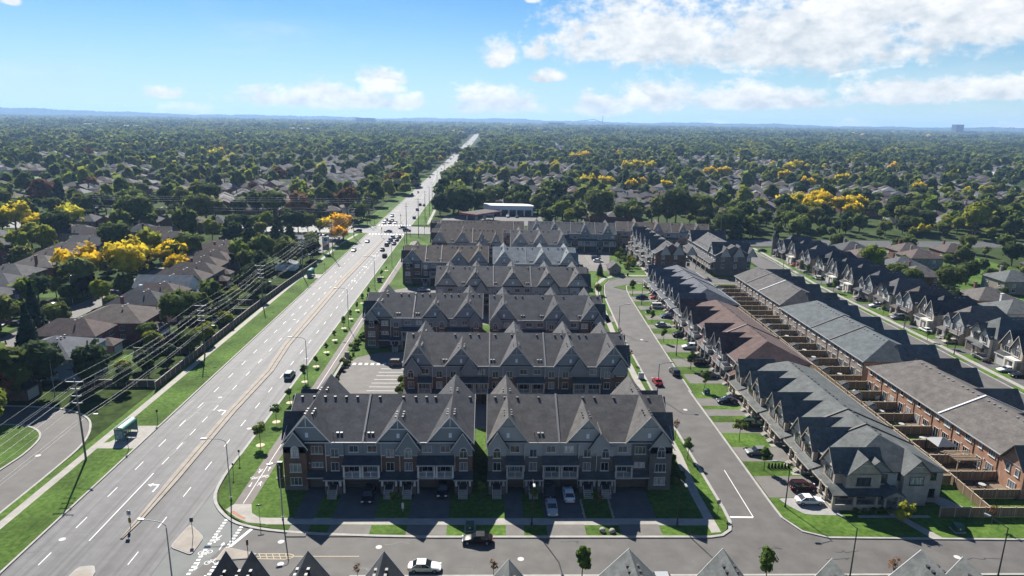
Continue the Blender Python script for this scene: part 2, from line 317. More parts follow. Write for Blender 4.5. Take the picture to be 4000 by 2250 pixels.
# ------------------------------------------------------------------ ground, roads, pavements
LAWN = .12      # lawns and walks stand a kerb above the roads
g = MB(); S = 15000
g.add([(-S, -200, -.06), (S, -200, -.06), (S, S, -.06), (-S, S, -.06)], [(0, 1, 2, 3)])
struct('ground', g, GROUND)
def flat(name, poly, z, m, parent=None):
    b = MB(); b.prism(poly, z-.05, z); return struct(name, b, m, None, parent)
def slabobj(name, poly, z, m, depth=.2, parent=None):
    b = MB(); b.prism(poly, z-depth, z); return struct(name, b, m, None, parent)
rect = lambda x0, x1, y0, y1: [(x0, y0), (x1, y0), (x1, y1), (x0, y1)]
def smooth(P, n=4):
    out = []
    for i in range(len(P)-1):
        p0, p1, p2, p3 = P[max(i-1, 0)], P[i], P[i+1], P[min(i+2, len(P)-1)]
        for k in range(n):
            t = k/n; out.append(tuple(.5*(2*p1[j]+(p2[j]-p0[j])*t+(2*p0[j]-5*p1[j]+4*p2[j]-p3[j])*t*t+(3*p1[j]-p0[j]-3*p2[j]+p3[j])*t**3) for j in (0, 1)))
    return out+[tuple(P[-1])]
CR_OUT = smooth([(-77.2, 100), (-77.3, 113), (-77.9, 122.8), (-80.5, 130.3), (-84.7, 135.7), (-93, 139.8), (-110, 141.2), (-128, 141.5)])
CR_IN = smooth([(-88, 95), (-86.6, 113), (-86.4, 119.9), (-88, 126.4), (-92.7, 130.5), (-100, 131.6), (-120, 131.6)])
flare = [(-46.5, 118.9), (-46.5, 112), (-45.9, 105.8), (-44.4, 101.8), (-41.4, 98.1), (-37.9, 95.7), (-31.5, 94), (-20, 92.9), (-8, 92.4)]
flare = smooth(flare)
main_road = flat('main_road', rect(-67, -46.5, -40, 3600), 0, ASPH)
south_street = flat('south_street', [(-46.5, 118.9)]+flare[1:]+[(34.5, 92.2), (200, 91.0), (200, 82.6), (-20, 83.3), (-34, 81.5), (-40, 76), (-46.5, 60)], .004, ASPH2)
flat('crossing_surface', [(-46.3, 60), (-46.3, 112), (-45.7, 105.8), (-44.3, 101.8), (-41.4, 98.4), (-37.6, 95.6), (-39, 90), (-41, 83), (-43, 60)], .008, ASPHX, south_street)
flat('centre_street', [(34.5, 90.8), (34.6, 92.15), (36.5, 92.5), (38.2, 93.9), (39, 96.3), (39.2, 100), (39.3, 151), (40.2, 197), (42.2, 236), (43.3, 246), (45.2, 258), (48.5, 266), (53, 270.5), (59, 272.3), (119.6, 272.3), (119.6, 262), (62, 262),
                        (56.5, 260.5), (53.4, 257), (52.2, 250), (51.4, 240), (50.3, 214), (49.4, 190), (48.6, 150), (47.9, 97.4), (49.6, 93.6), (53, 91.8), (53, 90.6)], .008, ASPH2)
flat('east_street', [(119.4, 90), (128, 90), (129.2, 180), (128.6, 262), (132, 300), (134.5, 352), (125, 352), (121, 300), (119.6, 262)], .010, ASPH2)
flat('cross_road', [(-500, 402), (-67, 391+12), (-46, 402), (60, 388), (140, 369), (420, 374), (420, 358), (140, 349), (60, 366), (-46, 377), (-67, 377), (-500, 381)], -.004, ASPH)
flat('crescent_road', [(-77.5, 40)]+CR_OUT+[(-128.5, 330), (-137.5, 330), (-137, 131.5)]+CR_IN[::-1]+[(-90, 40)], -.01, ASPH2)
for (x, y0, y1) in ((330, 560, 1200), (-190, 470, 900), (560, 400, 900)): flat('side_street', rect(x, x+9, y0, y1), -.012, ASPH2)
flat('side_street', [(128, 1060), (139, 1060), (210, 2400), (190, 2400)], -.012, PAVER)
# a band of kerb along a line
def kerbline(name, pts, w=.28, z=.15, m=KERB):
    b = MB()
    P = [Vector((x, y)) for x, y in pts]
    nrm = []
    for i in range(len(P)):
        d = (P[min(i+1, len(P)-1)]-P[max(i-1, 0)]).normalized(); nrm.append(Vector((-d.y, d.x)))
    for i in range(len(P)-1):
        a, c = P[i], P[i+1]
        b.prism([tuple(a-nrm[i]*w/2), tuple(c-nrm[i+1]*w/2), tuple(c+nrm[i+1]*w/2), tuple(a+nrm[i]*w/2)], -.08, z)
    return struct(name, b, m)
kerbline('kerb', [(-67.12, 40), (-67.12, 376)], .35); kerbline('kerb', [(-67.12, 404), (-67.12, 1500)], .35)
kerbline('kerb', [(-46.5, 372), (-46.38, 118.9)]+flare[1:]+[(34.6, 92.2), (36.5, 92.6), (38.2, 94), (39, 96.3), (39.2, 100), (39.1, 151), (40, 197), (42, 236)], .5)
kerbline('kerb', [(-46.4, 408), (-46.4, 1500)], .4)
kerbline('kerb', [(47.9, 151), (47.9, 128), (47.8, 102), (47.9, 97.4), (49.6, 93.6), (53, 91.9), (84, 91.2), (116, 91)], .4)
kerbline('kerb', [(48.2, 150), (49.5, 190), (50.4, 214), (51.5, 240), (52.3, 250), (53.5, 257), (56.6, 260.4), (62, 261.9), (119, 261.9)], .35)
kerbline('kerb', [(42.1, 236), (43.2, 246), (45.1, 258), (48.4, 266.1), (53, 270.7), (59, 272.5), (119, 272.5)], .35)
kerbline('kerb', [(-77.4, 40)]+CR_OUT, .4)
kerbline('kerb', CR_IN, .4)
kerbline('kerb', [(128.2, 92), (129.3, 180), (128.7, 262), (132, 300), (134, 345)], .35); kerbline('kerb', [(119.2, 92), (119.2, 260)], .35)
kerbline('kerb', [(-19, 83.2), (200, 82.5)], .4)
# lawns (slabs a kerb high), walks on them
Z = LAWN
slabobj('verge', rect(-77, -67.3, 40, 376), Z, GRASS); slabobj('verge', rect(-77, -67.3, 404, 760), Z, GRASS)
slabobj('verge', [(-46.1, 372), (-46.1, 119), (-46.1, 112), (-45.5, 106), (-44.1, 102.1), (-41.2, 98.5), (-37.8, 96.0), (-31.4, 94.3), (-20, 93.2), (-8, 92.7), (34.5, 92.5), (36.3, 92.9), (37.8, 94.2), (38.7, 96.5), (38.9, 100), (38.8, 151), (39.7, 197), (41.7, 236), (42.8, 246), (44.7, 258), (48, 266.5), (52.7, 271.2), (59, 272.9), (119, 272.9), (119, 340), (62, 356), (-44, 372)], Z, GRASS)
slabobj('verge', rect(-46.1, -36, 408, 520), Z, GRASS)
slabobj('front_lawn', [(48.1, 255), (53.7, 259), (57, 260.7), (62, 261.6), (119, 261.6), (119, 91.4), (84, 91.5), (53.2, 92.2), (49.9, 93.8), (48.2, 97.5), (48.15, 128), (48.5, 150), (49.8, 190), (50.7, 214), (51.8, 240), (52.6, 250)], Z, GRASS)
slabobj('verge', [(128.5, 92), (129.6, 180), (129.0, 262), (132.3, 300), (134.2, 343), (240, 343), (240, 92)], Z, GRASS)
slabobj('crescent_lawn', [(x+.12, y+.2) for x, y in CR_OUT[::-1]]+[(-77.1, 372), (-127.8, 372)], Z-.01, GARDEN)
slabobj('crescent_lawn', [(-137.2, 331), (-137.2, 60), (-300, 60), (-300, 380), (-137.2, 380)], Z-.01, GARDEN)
slabobj('crescent_lawn', [(-88.3, 60)]+[(x-.15, y-.25) for x, y in CR_IN]+[(-136, 131.2), (-136, 60)], Z-.01, GRASS)
slabobj('south_lawn', rect(-36, 200, 40, 82.4), Z, GRASS)
for (a, b_, c, d) in ((335, 440, 1120, 1250), (-500, -435, 630, 720)): flat('park_field', rect(a, b_, c, d), .02, mat('mown_field', (.06, .13, .02), (.1, .18, .035), sc=.2, rough=.95))
ZW = Z+.006
slabobj('sidewalk', [(-75.6, 40), (-74.1, 40), (-74.1, 340), (-71.5, 372), (-73, 372), (-75.6, 340)], ZW, CONC)
slabobj('bus_pad', [(-74.1, 121.1), (-67.3, 121.1), (-67.3, 131), (-71.8, 131), (-71.8, 127.5), (-73.2, 123.8), (-74.1, 123.4)], ZW+.002, CONC)
slabobj('bus_pad', [(-74.1, 265.5), (-67.3, 265.5), (-67.3, 272), (-72.5, 272), (-74.1, 269)], ZW+.002, CONC)
slabobj('bike_path', [(-41.4, 101.6), (-38.6, 101.6), (-38.6, 205), (-37.8, 285), (-37, 352), (-39.6, 352), (-40.1, 285), (-41.4, 205)], ZW, PATHM)
slabobj('corner_plaza', [(-41.4, 101.6), (-38.6, 101.6), (-37.6, 98.9), (-36, 97.7), (-34.5, 97.6), (-34.5, 95.9), (-37.5, 96.35), (-39.7, 97.7), (-42.2, 100.0)], ZW+.002, CONC)
slabobj('tactile_strip', [(-41.2, 99.3), (-39.6, 97.95), (-38.4, 97.1), (-38.1, 97.6), (-39.2, 98.3), (-40.8, 99.7)], ZW+.008, mat('tactile_brown', (.26, .12, .07), (.33, .16, .1), sc=4))
slabobj('sidewalk', [(-34.5, 95.8), (35, 95.2), (35, 97.1), (-34.5, 97.6)], ZW+.001, CONC)
slabobj('sidewalk', [(35, 93.2), (36.6, 93.4), (36.5, 105), (37.4, 118.5), (37.6, 160), (38.5, 197), (40.4, 236), (41.5, 247), (43.5, 260), (47.2, 268.3), (52, 273.2), (58.5, 274.6), (68, 274.8), (68, 276.4), (58, 276.2), (51, 274.8), (45.7, 269.3), (41.9, 260.5), (39.9, 247), (38.8, 236), (36.9, 197), (36, 160), (35.9, 119), (35, 105)], ZW, CONC)
slabobj('sidewalk', [(130.6, 95), (132.2, 95), (132.9, 190), (131.9, 262), (134.9, 300), (137, 343), (135.4, 343), (133.3, 300), (130.4, 262), (131.3, 190)], ZW, CONC)
slabobj('sidewalk', [(66, 276.4), (67.6, 276.4), (70, 332), (68.4, 332)], ZW-.001, CONC)
slabobj('sidewalk', [(-38, 411), (-36.4, 411), (-38, 520), (-39.6, 520)], ZW, CONC)
# lanes and lots between the rows
slabobj('parking_lot', [(-36.8, 128), (-36.8, 160), (-36, 169), (-34.8, 173), (-30, 176.8), (-18, 178), (-18, 165), (-20.5, 165), (-20.5, 144), (34.5, 144), (38.7, 141), (38.7, 136), (34.5, 133), (-36, 127)], ZW, PAVER)
slabobj('parking_lot', [(-36.5, 203), (-36.5, 240), (-35, 247), (-31, 250.5), (-18.5, 254), (-18.5, 219), (35.5, 218), (41, 214), (41, 209), (35, 204)], ZW, PAVER)
slabobj('lane', rect(-19, 34, 164, 178), ZW+.001, PAVER); slabobj('lane', rect(-18, 36, 240, 254), ZW+.001, PAVER)
slabobj('lane', rect(-33, 38, 279, 297), ZW, PAVER); slabobj('lane', rect(-28, 62, 320.5, 329), ZW, PAVER)
slabobj('parking_lot', [(38, 276), (43, 283.5), (51.5, 284), (58, 322), (60, 329), (36, 330)], ZW+.001, PAVER)
slabobj('lane', [(86.8, 273), (93, 273), (95, 338), (86, 338)], ZW, ASPH2)
slabobj('crescent_drive', [(-127.9, 250), (-112, 258), (-112, 300), (-127.9, 300)], Z, PAVER)
slabobj('forecourt', rect(-112, -77.5, 318, 366), Z, ASPH3)
slabobj('forecourt', rect(-30, 34, 410, 450), Z-.02, ASPH3)
for (x0, x1) in ((-30.6, -27.4), (-24.5, -17.9), (-12.5, -6.1), (2.9, 5.9), (9.3, 15.5), (20.7, 27.3)):
    slabobj('driveway', [(x0, 97.3), (x1, 97.3), (x1, 106.6), (x0, 106.6)], ZW+.003, ASPH3)
    slabobj('driveway', [(x0+.1, 92.6), (x1-.1, 92.6), (x1-.1, 95.55), (x0+.1, 95.55)], ZW+.003, PAVER)
ROADMK = []
dash = MB().box(-.07, .07, -1.5, 1.5, .004, .010).mesh('lane_dash', PAINT)
dash2 = MB().box(-.07, .07, -1.4, 1.4, .004, .010).mesh('turn_dash', PAINT)
def mark(name, mb, m, parent): o = obj(name, mb.mesh(name, m), parent); o['kind'] = 'structure'; return o
for k in range(46):
    for x in (-63.08, -50.7): obj('lane_dash', dash, main_road, (x+(-.75 if x > -55 and k > 14 else 0)*min(1, (k-14)/10 if k > 14 else 0), 78.6+9*k, 0))
for k in range(5): obj('turn_dash', dash2, main_road, (-59.25, 116.5+5.95*k, 0))
for k in range(14): obj('turn_dash', dash2, main_road, (-59.4, 152+9*k, 0))
for k in range(22): obj('turn_dash', dash2, main_road, (-53.2, 238+5.5*k, 0))
b = MB(); b.box(-59.33, -59.17, 91.8, 111.9, .004, .010); mark('solid_line', b, PAINT, main_road)
b = MB(); b.box(-41.1+1.06, -41.1+1.16, 101.8, 350, ZW, ZW+.005); mark('path_centre_line', b, PAINT, None).name = 'path_line'
# raised median with a dark joint down the middle
med = [(-54.7, 92.2, .35), (-54.55, 97, 1.0), (-54.7, 110, 1.7), (-55.2, 138, 1.9), (-54.7, 163, 2.0), (-56.3, 183, 2.1), (-56.7, 214, 2.5), (-57.4, 262, 2.6), (-56.2, 320, 1.7), (-55.8, 357, 1.3)]
b = MB()
for (x, y, w), (X, Y, w2) in zip(med[:-1], med[1:]):
    for sgn in (-1, 1):
        b.prism([(x+sgn*.07, y), (X+sgn*.07, Y), (X+sgn*w2/2, Y), (x+sgn*w/2, y)], -.05, .15)
struct('median_island', b, MEDI)
b = MB()
for (x, y, w), (X, Y, w2) in zip(med[:-1], med[1:]): b.prism([(x-.07, y), (X-.07, Y), (X+.07, Y), (x+.07, y)], -.05, .09)
struct('median_joint', b, SOIL)
def island(poly, top=.14):
    c = [sum(p[i] for p in poly)/len(poly) for i in (0, 1)]
    b = MB(); b.prism(poly, -.05, top-.02); o = struct('traffic_island', b, KERB)
    b = MB(); b.prism([(c[0]+(x-c[0])*.92, c[1]+(y-c[1])*.92) for x, y in poly], 0, top); mark('island_paving', b, MEDI, o)
def rounded(poly, k=.18):
    out = []; n = len(poly)
    for i in range(n):
        p, q, r_ = poly[i-1], poly[i], poly[(i+1) % n]
        a = (q[0]+(p[0]-q[0])*k, q[1]+(p[1]-q[1])*k); c = (q[0]+(r_[0]-q[0])*k, q[1]+(r_[1]-q[1])*k)
        for t in (0, .33, .67, 1): out.append(tuple((1-t)**2*a[j]+2*t*(1-t)*q[j]+t*t*c[j] for j in (0, 1)))
    return out
island(rounded([(-46.2, 96.1), (-42.6, 92.5), (-42.7, 88.1), (-46.7, 90.1)])); island(rounded([(-38.5, 90.1), (-33.3, 88.4), (-34.2, 87.3), (-38.9, 86.8)], .12))
island(rounded([(-57.5, 85.5), (-55.2, 85.9), (-54, 84), (-54, 60), (-57, 60)], .2))
island(rounded([(-55.6, 408), (-54.2, 408), (-54.2, 440), (-55.2, 440)], .2))
# paint: arrows, elephant-foot squares, bicycles, walking figures, stop lines, hatching
def arrow(x, y, s=1.0, hook=0, rz=0.0, parent=main_road, z=.012):
    b = MB(); q = lambda pts: b.prism([(px*s, py*s) for px, py in pts], 0, .006)
    if hook: q([(.55, -1.7), (.75, -1.7), (.75, .35), (.55, .35)]); q([(.75, .2), (.75, .5), (-.35, .5), (-.35, .2)]); q([(-.3, -.15), (-.3, .85), (-1.0, .35)])
    else: q([(-.09, -1.2), (.09, -1.2), (.09, .5), (-.09, .5)]); q([(-.38, .4), (.38, .4), (0, 1.2)])
    o = mark('painted_arrow', b, PAINT, parent); o.location = (x, y, z); o.rotation_euler = (0, 0, rz)
for (x, y) in ((-57.2, 107.5), (-57.3, 138.5)): arrow(x, y, 1.15, 1)
for (x, y) in ((-53.0, 262), (-53.2, 288), (-53.2, 312)): arrow(x, y, 1.2, 1)
def ring(b, cx, cy, r, w, n=14):
    for i in range(n):
        a, c = 2*math.pi*i/n, 2*math.pi*(i+1)/n
        b.prism([(cx+r*math.cos(a), cy+r*math.sin(a)), (cx+r*math.cos(c), cy+r*math.sin(c)), (cx+(r-w)*math.cos(c), cy+(r-w)*math.sin(c)), (cx+(r-w)*math.cos(a), cy+(r-w)*math.sin(a))], 0, .006)
def strip(b, pts, w):
    for (x0, y0), (x1, y1) in zip(pts[:-1], pts[1:]):
        d = Vector((x1-x0, y1-y0)).normalized(); n = Vector((-d.y, d.x))*w/2
        b.prism([(x0-n.x, y0-n.y), (x1-n.x, y1-n.y), (x1+n.x, y1+n.y), (x0+n.x, y0+n.y)], 0, .006)
def bicycle_mark(x, y, rz, z, parent, s=1.0):
    b = MB(); ring(b, -.6, 0, .46, .1); ring(b, .6, 0, .46, .1)
    strip(b, [(-.6, 0), (-.15, .55), (.45, .55), (0, 0), (-.6, 0)], .09); strip(b, [(0, 0), (-.22, .75)], .09); strip(b, [(.6, 0), (.4, .8), (.62, .85)], .09)
    o = mark('painted_bicycle', b, PAINT, parent); o.location = (x, y, z); o.rotation_euler = (0, 0, rz); o.scale = (s, s, 1)
def walker_mark(x, y, rz, z, parent, s=1.0):
    b = MB(); ring(b, 0, .95, .17, .17, 10); strip(b, [(0, .75), (-.05, 0)], .26); strip(b, [(-.05, .02), (-.4, -.75)], .16); strip(b, [(-.05, .02), (.3, -.4), (.35, -.8)], .16)
    strip(b, [(0, .62), (.35, .3), (.55, .35)], .12); strip(b, [(0, .62), (-.38, .35), (-.42, .1)], .12)
    o = mark('painted_walker', b, PAINT, parent); o.location = (x, y, z); o.rotation_euler = (0, 0, rz); o.scale = (s, s, 1)
foot = MB().box(-.28, .28, -.2, .2, 0, .006).mesh('crossing_square', PAINT)
for k in range(21):
    t = k/20; obj('crossing_square', foot, south_street, (-41.05-.35*t, 97.2-15.5*t, .014)); obj('crossing_square', foot, south_street, (-38.0-.6*t, 96.0-15.0*t, .014))
for (x, y, rz) in ((-40.6, 92.3, math.pi), (-38.9, 82.6, 0)): walker_mark(x, y, rz, .014, south_street, 1.0)
for (x, y, rz) in ((-41.0, 88.9, math.pi), (-39.2, 86.6, 0)): bicycle_mark(x, y, rz+.25, .014, south_street, .95)
arrow(-40.9, 85.7, .8, 0, math.pi, south_street, .014); arrow(-39.2, 90.4, .8, 0, 0, south_street, .014)
for (x, y, r_) in ((-40.7, 112.6, math.pi), (-39.3, 108.0, 0)): walker_mark(x, y, r_, ZW+.008, None, .8)
for (x, y, r_) in ((-40.8, 110.1, math.pi), (-39.3, 110.5, 0)): bicycle_mark(x, y, r_, ZW+.008, None, .75)
arrow(-40.8, 107.7, .65, 0, math.pi, None, ZW+.008); arrow(-39.3, 113.2, .65, 0, 0, None, ZW+.008)
b = MB(); b.prism([(-36.5, 94.9), (-36.0, 94.75), (-37.7, 90.2), (-38.2, 90.3)], 0, .006); o = mark('stop_line', b, PAINT, south_street); o.location.z = .012
b = MB(); strip(b, [(-33.3, 88.5), (-29, 88.5), (-28.1, 88.2), (-27.9, 87.85), (-28.2, 87.5), (-29, 87.2), (-33.3, 87.35)], .12); strip(b, [(-33.3, 87.9), (-18.5, 87.8)], .12)
for k in range(5): strip(b, [(-33.1+k*.95, 88.5), (-32.5+k*.95, 87.3)], .1)
o = mark('hatched_paint', b, PAINTY, south_street); o.location.z = .012
b = MB(); strip(b, [(39.5, 97.7), (43.2, 97.6)], .4); strip(b, [(43.3, 97.6), (43.7, 113)], .13); o = mark('stop_line', b, PAINT, None); o.location.z = .012; o.name = 'street_line'
for y in (373.5, 406.5):
    for k in range(12): b = MB(); b.box(-66+k*1.65, -65.2+k*1.65, y-1.4, y+1.4, .004, .01); mark('zebra_bar', b, PAINT, main_road)
for i in range(7): b = MB(); b.box(-28.3+.18*i, -21.3+.05*i, 149.9+i*2.42, 150.05+i*2.42, ZW, ZW+.006); mark('bay_line', b, PAINT, None).name = 'bay_line'
for i in range(6): b = MB(); b.box(-35+i*1.55, -34.2+i*1.55, 167.3, 168.7, ZW, ZW+.006); mark('lot_zebra', b, PAINT, None).name = 'lot_zebra_bar'
for i in range(9): b = MB(); b.box(45, 52, 296+i*2.7, 296.14+i*2.7, ZW, ZW+.006); mark('bay_line', b, PAINT, None).name = 'bay_line'
# manhole and valve covers
mh = MB(); mh.cyl((0, 0, 0), (0, 0, .012), .48, .48, 16); mhm = mh.mesh('manhole_cover', mat('worn_cover', (.42, .41, .39), (.5, .49, .47), sc=3))
for (x, y) in ((-63.4, 92.2), (-60.5, 146), (-48.6, 130), (-47.9, 172), (-30.8, 91.4), (-29.3, 86.1), (-16, 90), (5, 87), (-61, 208), (-83.4, 118.4), (44, 140), (45, 190), (70, 87)): obj('manhole_cover', mhm, None, (x, y, .012))['kind'] = 'structure'

# sealed cracks and repair patches in the asphalt
cr_ = random.Random(5); TAR = mat('crack_sealant', (.022, .022, .024), rough=.5); PATCH = mat('asphalt_patch', (.053, .052, .055), (.078, .077, .08), sc=1.2, rough=.85)
for k in range(30):
    y = cr_.uniform(75, 330); x0 = cr_.choice((-66.5, -63, -59.2, -53, -50.7)); b = MB(); L_ = cr_.uniform(2.5, 6.5); pts = []
    for i in range(7): pts.append((x0+L_*i/6*(.9 if k % 3 else .12), y+cr_.uniform(-.25, .25)+(L_*2*i/6 if k % 3 == 0 else 0)))
    pts = [(min(p_[0], -47.2), p_[1]) for p_ in pts]
    strip(b, pts, .09); o = mark('sealed_crack', b, TAR, main_road); o.location.z = .005
for k in range(16):
    b = MB(); x, y = cr_.uniform(-20, 110), cr_.uniform(84, 91); pts = [(x+i*cr_.uniform(.5, 1.1), y+cr_.uniform(-.5, .5)) for i in range(6)]; strip(b, pts, .08); o = mark('sealed_crack', b, TAR, south_street); o.location.z = .01
for (x0, x1, y0, y1) in ((-96, -88, 168, 174), (-150, -139, 190, 206), (-139.5, -138, 168, 185), (-127.5, -121, 205, 222), (-126, -120, 188, 196), (-160, -140, 232, 238)): slabobj('garden_lawn', rect(x0, x1, y0, y1), Z+.004, GRASS)

# ------------------------------------------------------------------ building parts
def window_meshes(w, h, n, arch, fm):
    def mk():
        b = MB(); t = .065
        b.box(-w/2, w/2, -.07, .02, 0, t); b.box(-w/2, w/2, -.07, .02, h-t, h)
        b.box(-w/2, -w/2+t, -.07, .02, t, h-t); b.box(w/2-t, w/2, -.07, .02, t, h-t)
        for i in range(1, n): x = -w/2+w*i/n; b.box(x-.025, x+.025, -.06, .02, t, h-t)
        b.box(-w/2-.1, w/2+.1, -.13, .02, -.1, 0)
        if arch:
            k = 8; A = h*.55
            po = [(w/2*math.cos(math.pi*i/k), h+A*math.sin(math.pi*i/k)) for i in range(k+1)]; pi_ = [((w/2-.12)*math.cos(math.pi*i/k), h+(A-.12)*math.sin(math.pi*i/k)) for i in range(k+1)]
            for i in range(k): b.vprism([po[i], po[i+1], pi_[i+1], pi_[i]], -.07, .02)
        p = MB(); p.add([(-w/2+.05, -.025, .05), (w/2-.05, -.025, .05), (w/2-.05, -.025, h-.05), (-w/2+.05, -.025, h-.05)], [(0, 1, 2, 3)])
        if arch: p.add([((w/2-.06)*math.cos(math.pi*i/8), -.02, h-.03+(A-.06)*math.sin(math.pi*i/8)) for i in range(9)], [tuple(range(9))])
        return b.mesh('window', fm), p.mesh('pane', PANE)
    return cached(('win', round(w, 2), round(h, 2), n, arch, fm.name), mk)
def window(root, x, y, z, w, h, n=2, arch=False, rz=0.0, fm=WHITE, name='window'):
    a, p = window_meshes(w, h, n, arch, fm)
    o = obj(name, a, root, (x, y, z), rz); obj('pane', p, o); return o
def garage(root, x, y, w=2.5, h=2.2, rz=0.0, m=GARM, z=.1):
    def mk():
        b = MB()
        for i in range(4): b.box(-w/2, w/2, -.05-.004*(i % 2), .02, h*i/4+.015, h*(i+1)/4-.015)
        b.box(-w/2-.1, -w/2, -.08, .02, 0, h+.1); b.box(w/2, w/2+.1, -.08, .02, 0, h+.1); b.box(-w/2, w/2, -.08, .02, h, h+.1)
        return b.mesh('garage_door', m)
    return obj('garage_door', cached(('gar', w, h, m.name), mk), root, (x, y, z), rz)
def door(root, x, y, z, w=.95, h=2.1, rz=0.0):
    def mk():
        b = MB(); b.box(-w/2, w/2, -.05, .02, 0, h, 0)
        for i in (0, 1): b.box(-w/2+.12, w/2-.12, -.07, -.05, .25+i*.95, .95+i*.95, 0)
        b.box(-w/2-.08, -w/2, -.08, .02, 0, h, 1); b.box(w/2, w/2+.08, -.08, .02, 0, h, 1); b.box(-w/2-.08, w/2+.08, -.08, .02, h, h+.09, 1)
        return b.mesh('door', [DOORM, WHITE])
    o = obj('door', cached(('door', w, h), mk), root, (x, y, z), rz)
    obj('handle', cached('dh', lambda: MB().box(.3, .36, -.13, -.05, .95, 1.1).mesh('handle', STEEL)), o); return o
VENT = None
def vent(roof, x, y, z, pale=False):
    me = cached(('vent', pale), lambda: MB().box(-.17, .17, -.17, .17, -.1, .14).box(-.22, .22, -.22, .22, .14, .2).mesh('roof_vent', VENTP if pale else VENTM))
    return obj('roof_vent', me, roof, (x, y, z))
def pipe(roof, x, y, z):
    return obj('vent_pipe', cached('pipe', lambda: MB().cyl((0, 0, -.2), (0, 0, .75), .05).mesh('vent_pipe', DARKM)), roof, (x, y, z))
def cross_gable(root, xc, hw, y0, y1, ze, zr, roofm, sidem, truss=True, trim=WHITE, both=False, attic=True, wall_off=.35, drop=0.0):
    """A gable whose ridge runs from the facade (y0) back into the roof (y1)."""
    oh = .3; sl = (zr-ze)/hw
    b = MB(); b.gable(xc-hw-oh, xc+hw+oh, y0, y1, ze-oh*sl, zr, 'y', .15); g = obj('gable_roof', b.mesh('gable_roof', roofm), root)
    b = MB(); pts = [(xc-hw+.05, ze-drop), (xc+hw-.05, ze-drop)]+([(xc+hw-.05, ze)] if drop else [])+[(xc, zr-.12)]+([(xc-hw+.05, ze)] if drop else [])
    obj('gable_wall', b.vprism(pts, y0+wall_off, y0+wall_off+.25).mesh('gable_wall', sidem), g)
    if both: obj('gable_wall', MB().vprism(pts, y1-wall_off-.25, y1-wall_off).mesh('gable_wall', sidem), g)
    t = .2
    for y in ([y0-.04] if not both else [y0-.04, y1-.01]):
        b = MB()
        for s in (-1, 1):
            x0, x1 = xc+s*(hw+oh), xc
            z0, z1 = ze-oh*sl, zr
            b.add([(x0, y, z0+.03), (x1, y, z1+.03), (x1, y, z1-t), (x0, y, z0-t), (x0, y+.06, z0+.03), (x1, y+.06, z1+.03), (x1, y+.06, z1-t), (x0, y+.06, z0-t)],
                  [(0, 1, 2, 3), (7, 6, 5, 4), (0, 4, 5, 1), (3, 2, 6, 7), (0, 3, 7, 4)])
        if truss and y < y0:
            k = .42; zt = zr-.1-(zr-ze)*k; wt = hw*k
            b.box(xc-wt, xc+wt, y0-.03, y0+.05, zt-.09, zt+.09); b.box(xc-.07, xc+.07, y0-.03, y0+.05, zt, zr-.15)
        obj('gable_trim', b.mesh('gable_trim', trim), g)
    if attic: obj('attic_vent', cached('attic', lambda: MB().box(-.25, .25, -.06, .05, -.42, .42).box(-.19, .19, -.075, -.06, -.34, .34).mesh('attic_vent', SIDW)), g, (xc, y0+wall_off, ze+(zr-ze)*.22))
    return g
def railing(w, h=1.0, m=WHITE, solid=False):
    def mk():
        b = MB(); b.box(-w/2, w/2, -.04, .04, h-.08, h); b.box(-w/2, w/2, -.03, .03, .08, .16); b.box(-.06, .06, -.05, .05, 0, h)
        if solid: b.box(-w/2+.05, w/2-.05, -.02, .02, .16, h-.08)
        else:
            k = max(3, int(w/.16))
            for i in range(k+1): x = -w/2+w*i/k; b.box(x-.018, x+.018, -.015, .015, .16, h-.08)
        return b.mesh('railing', m)
    return cached(('rail', round(w, 2), h, m.name, solid), mk)
def column(root, x, y, z0, z1, m=WHITE, r=.16, pier=None, zp=.9):
    if pier:
        obj('column_pier', cached(('pier', pier.name, round(zp-z0, 2)), lambda: MB().box(-.3, .3, -.3, .3, 0, zp-z0).box(-.36, .36, -.36, .36, zp-z0, zp-z0+.1).mesh('column_pier', [pier])), root, (x, y, z0)); z0 = zp+.1
    def mk():
        b = MB(); h = z1-z0; b.add([(-r*1.25, -r*1.25, 0), (r*1.25, -r*1.25, 0), (r*1.25, r*1.25, 0), (-r*1.25, r*1.25, 0), (-r*.8, -r*.8, h), (r*.8, -r*.8, h), (r*.8, r*.8, h), (-r*.8, r*.8, h)],
                                    [(0, 1, 5, 4), (1, 2, 6, 5), (2, 3, 7, 6), (3, 0, 4, 7)]); b.box(-r*1.1, r*1.1, -r*1.1, r*1.1, h-.12, h); return b.mesh('column', m)
    return obj('column', cached(('col', round(z1-z0, 2), m.name, r), mk), root, (x, y, z0))
def steps(root, x, y, z, n=4, w=1.4, tread=.3, rz=0.0):
    def mk():
        b = MB()
        for i in range(n): b.box(-w/2, w/2, -(n-i)*tread, 0, i*z/n, (i+1)*z/n)
        return b.mesh('steps', CONC)
    return obj('steps', cached(('steps', n, w, round(z, 2)), mk), root, (x, y, .1), rz)
def leanto(root, x0, x1, yw, yo, zw, zo, m, name='canopy_roof', trim=GREYT):
    b = MB(); b.slab([(x0, yo, zo), (x1, yo, zo), (x1, yw, zw), (x0, yw, zw)], .12, 0); b.box(x0, x1, yo-.05, yo+.02, zo-.2, zo+.01, 1)
    return obj(name, b.mesh(name, [m, trim]), root)

RIBM = mat('ridge_flashing', (.17, .17, .172), rough=.6)
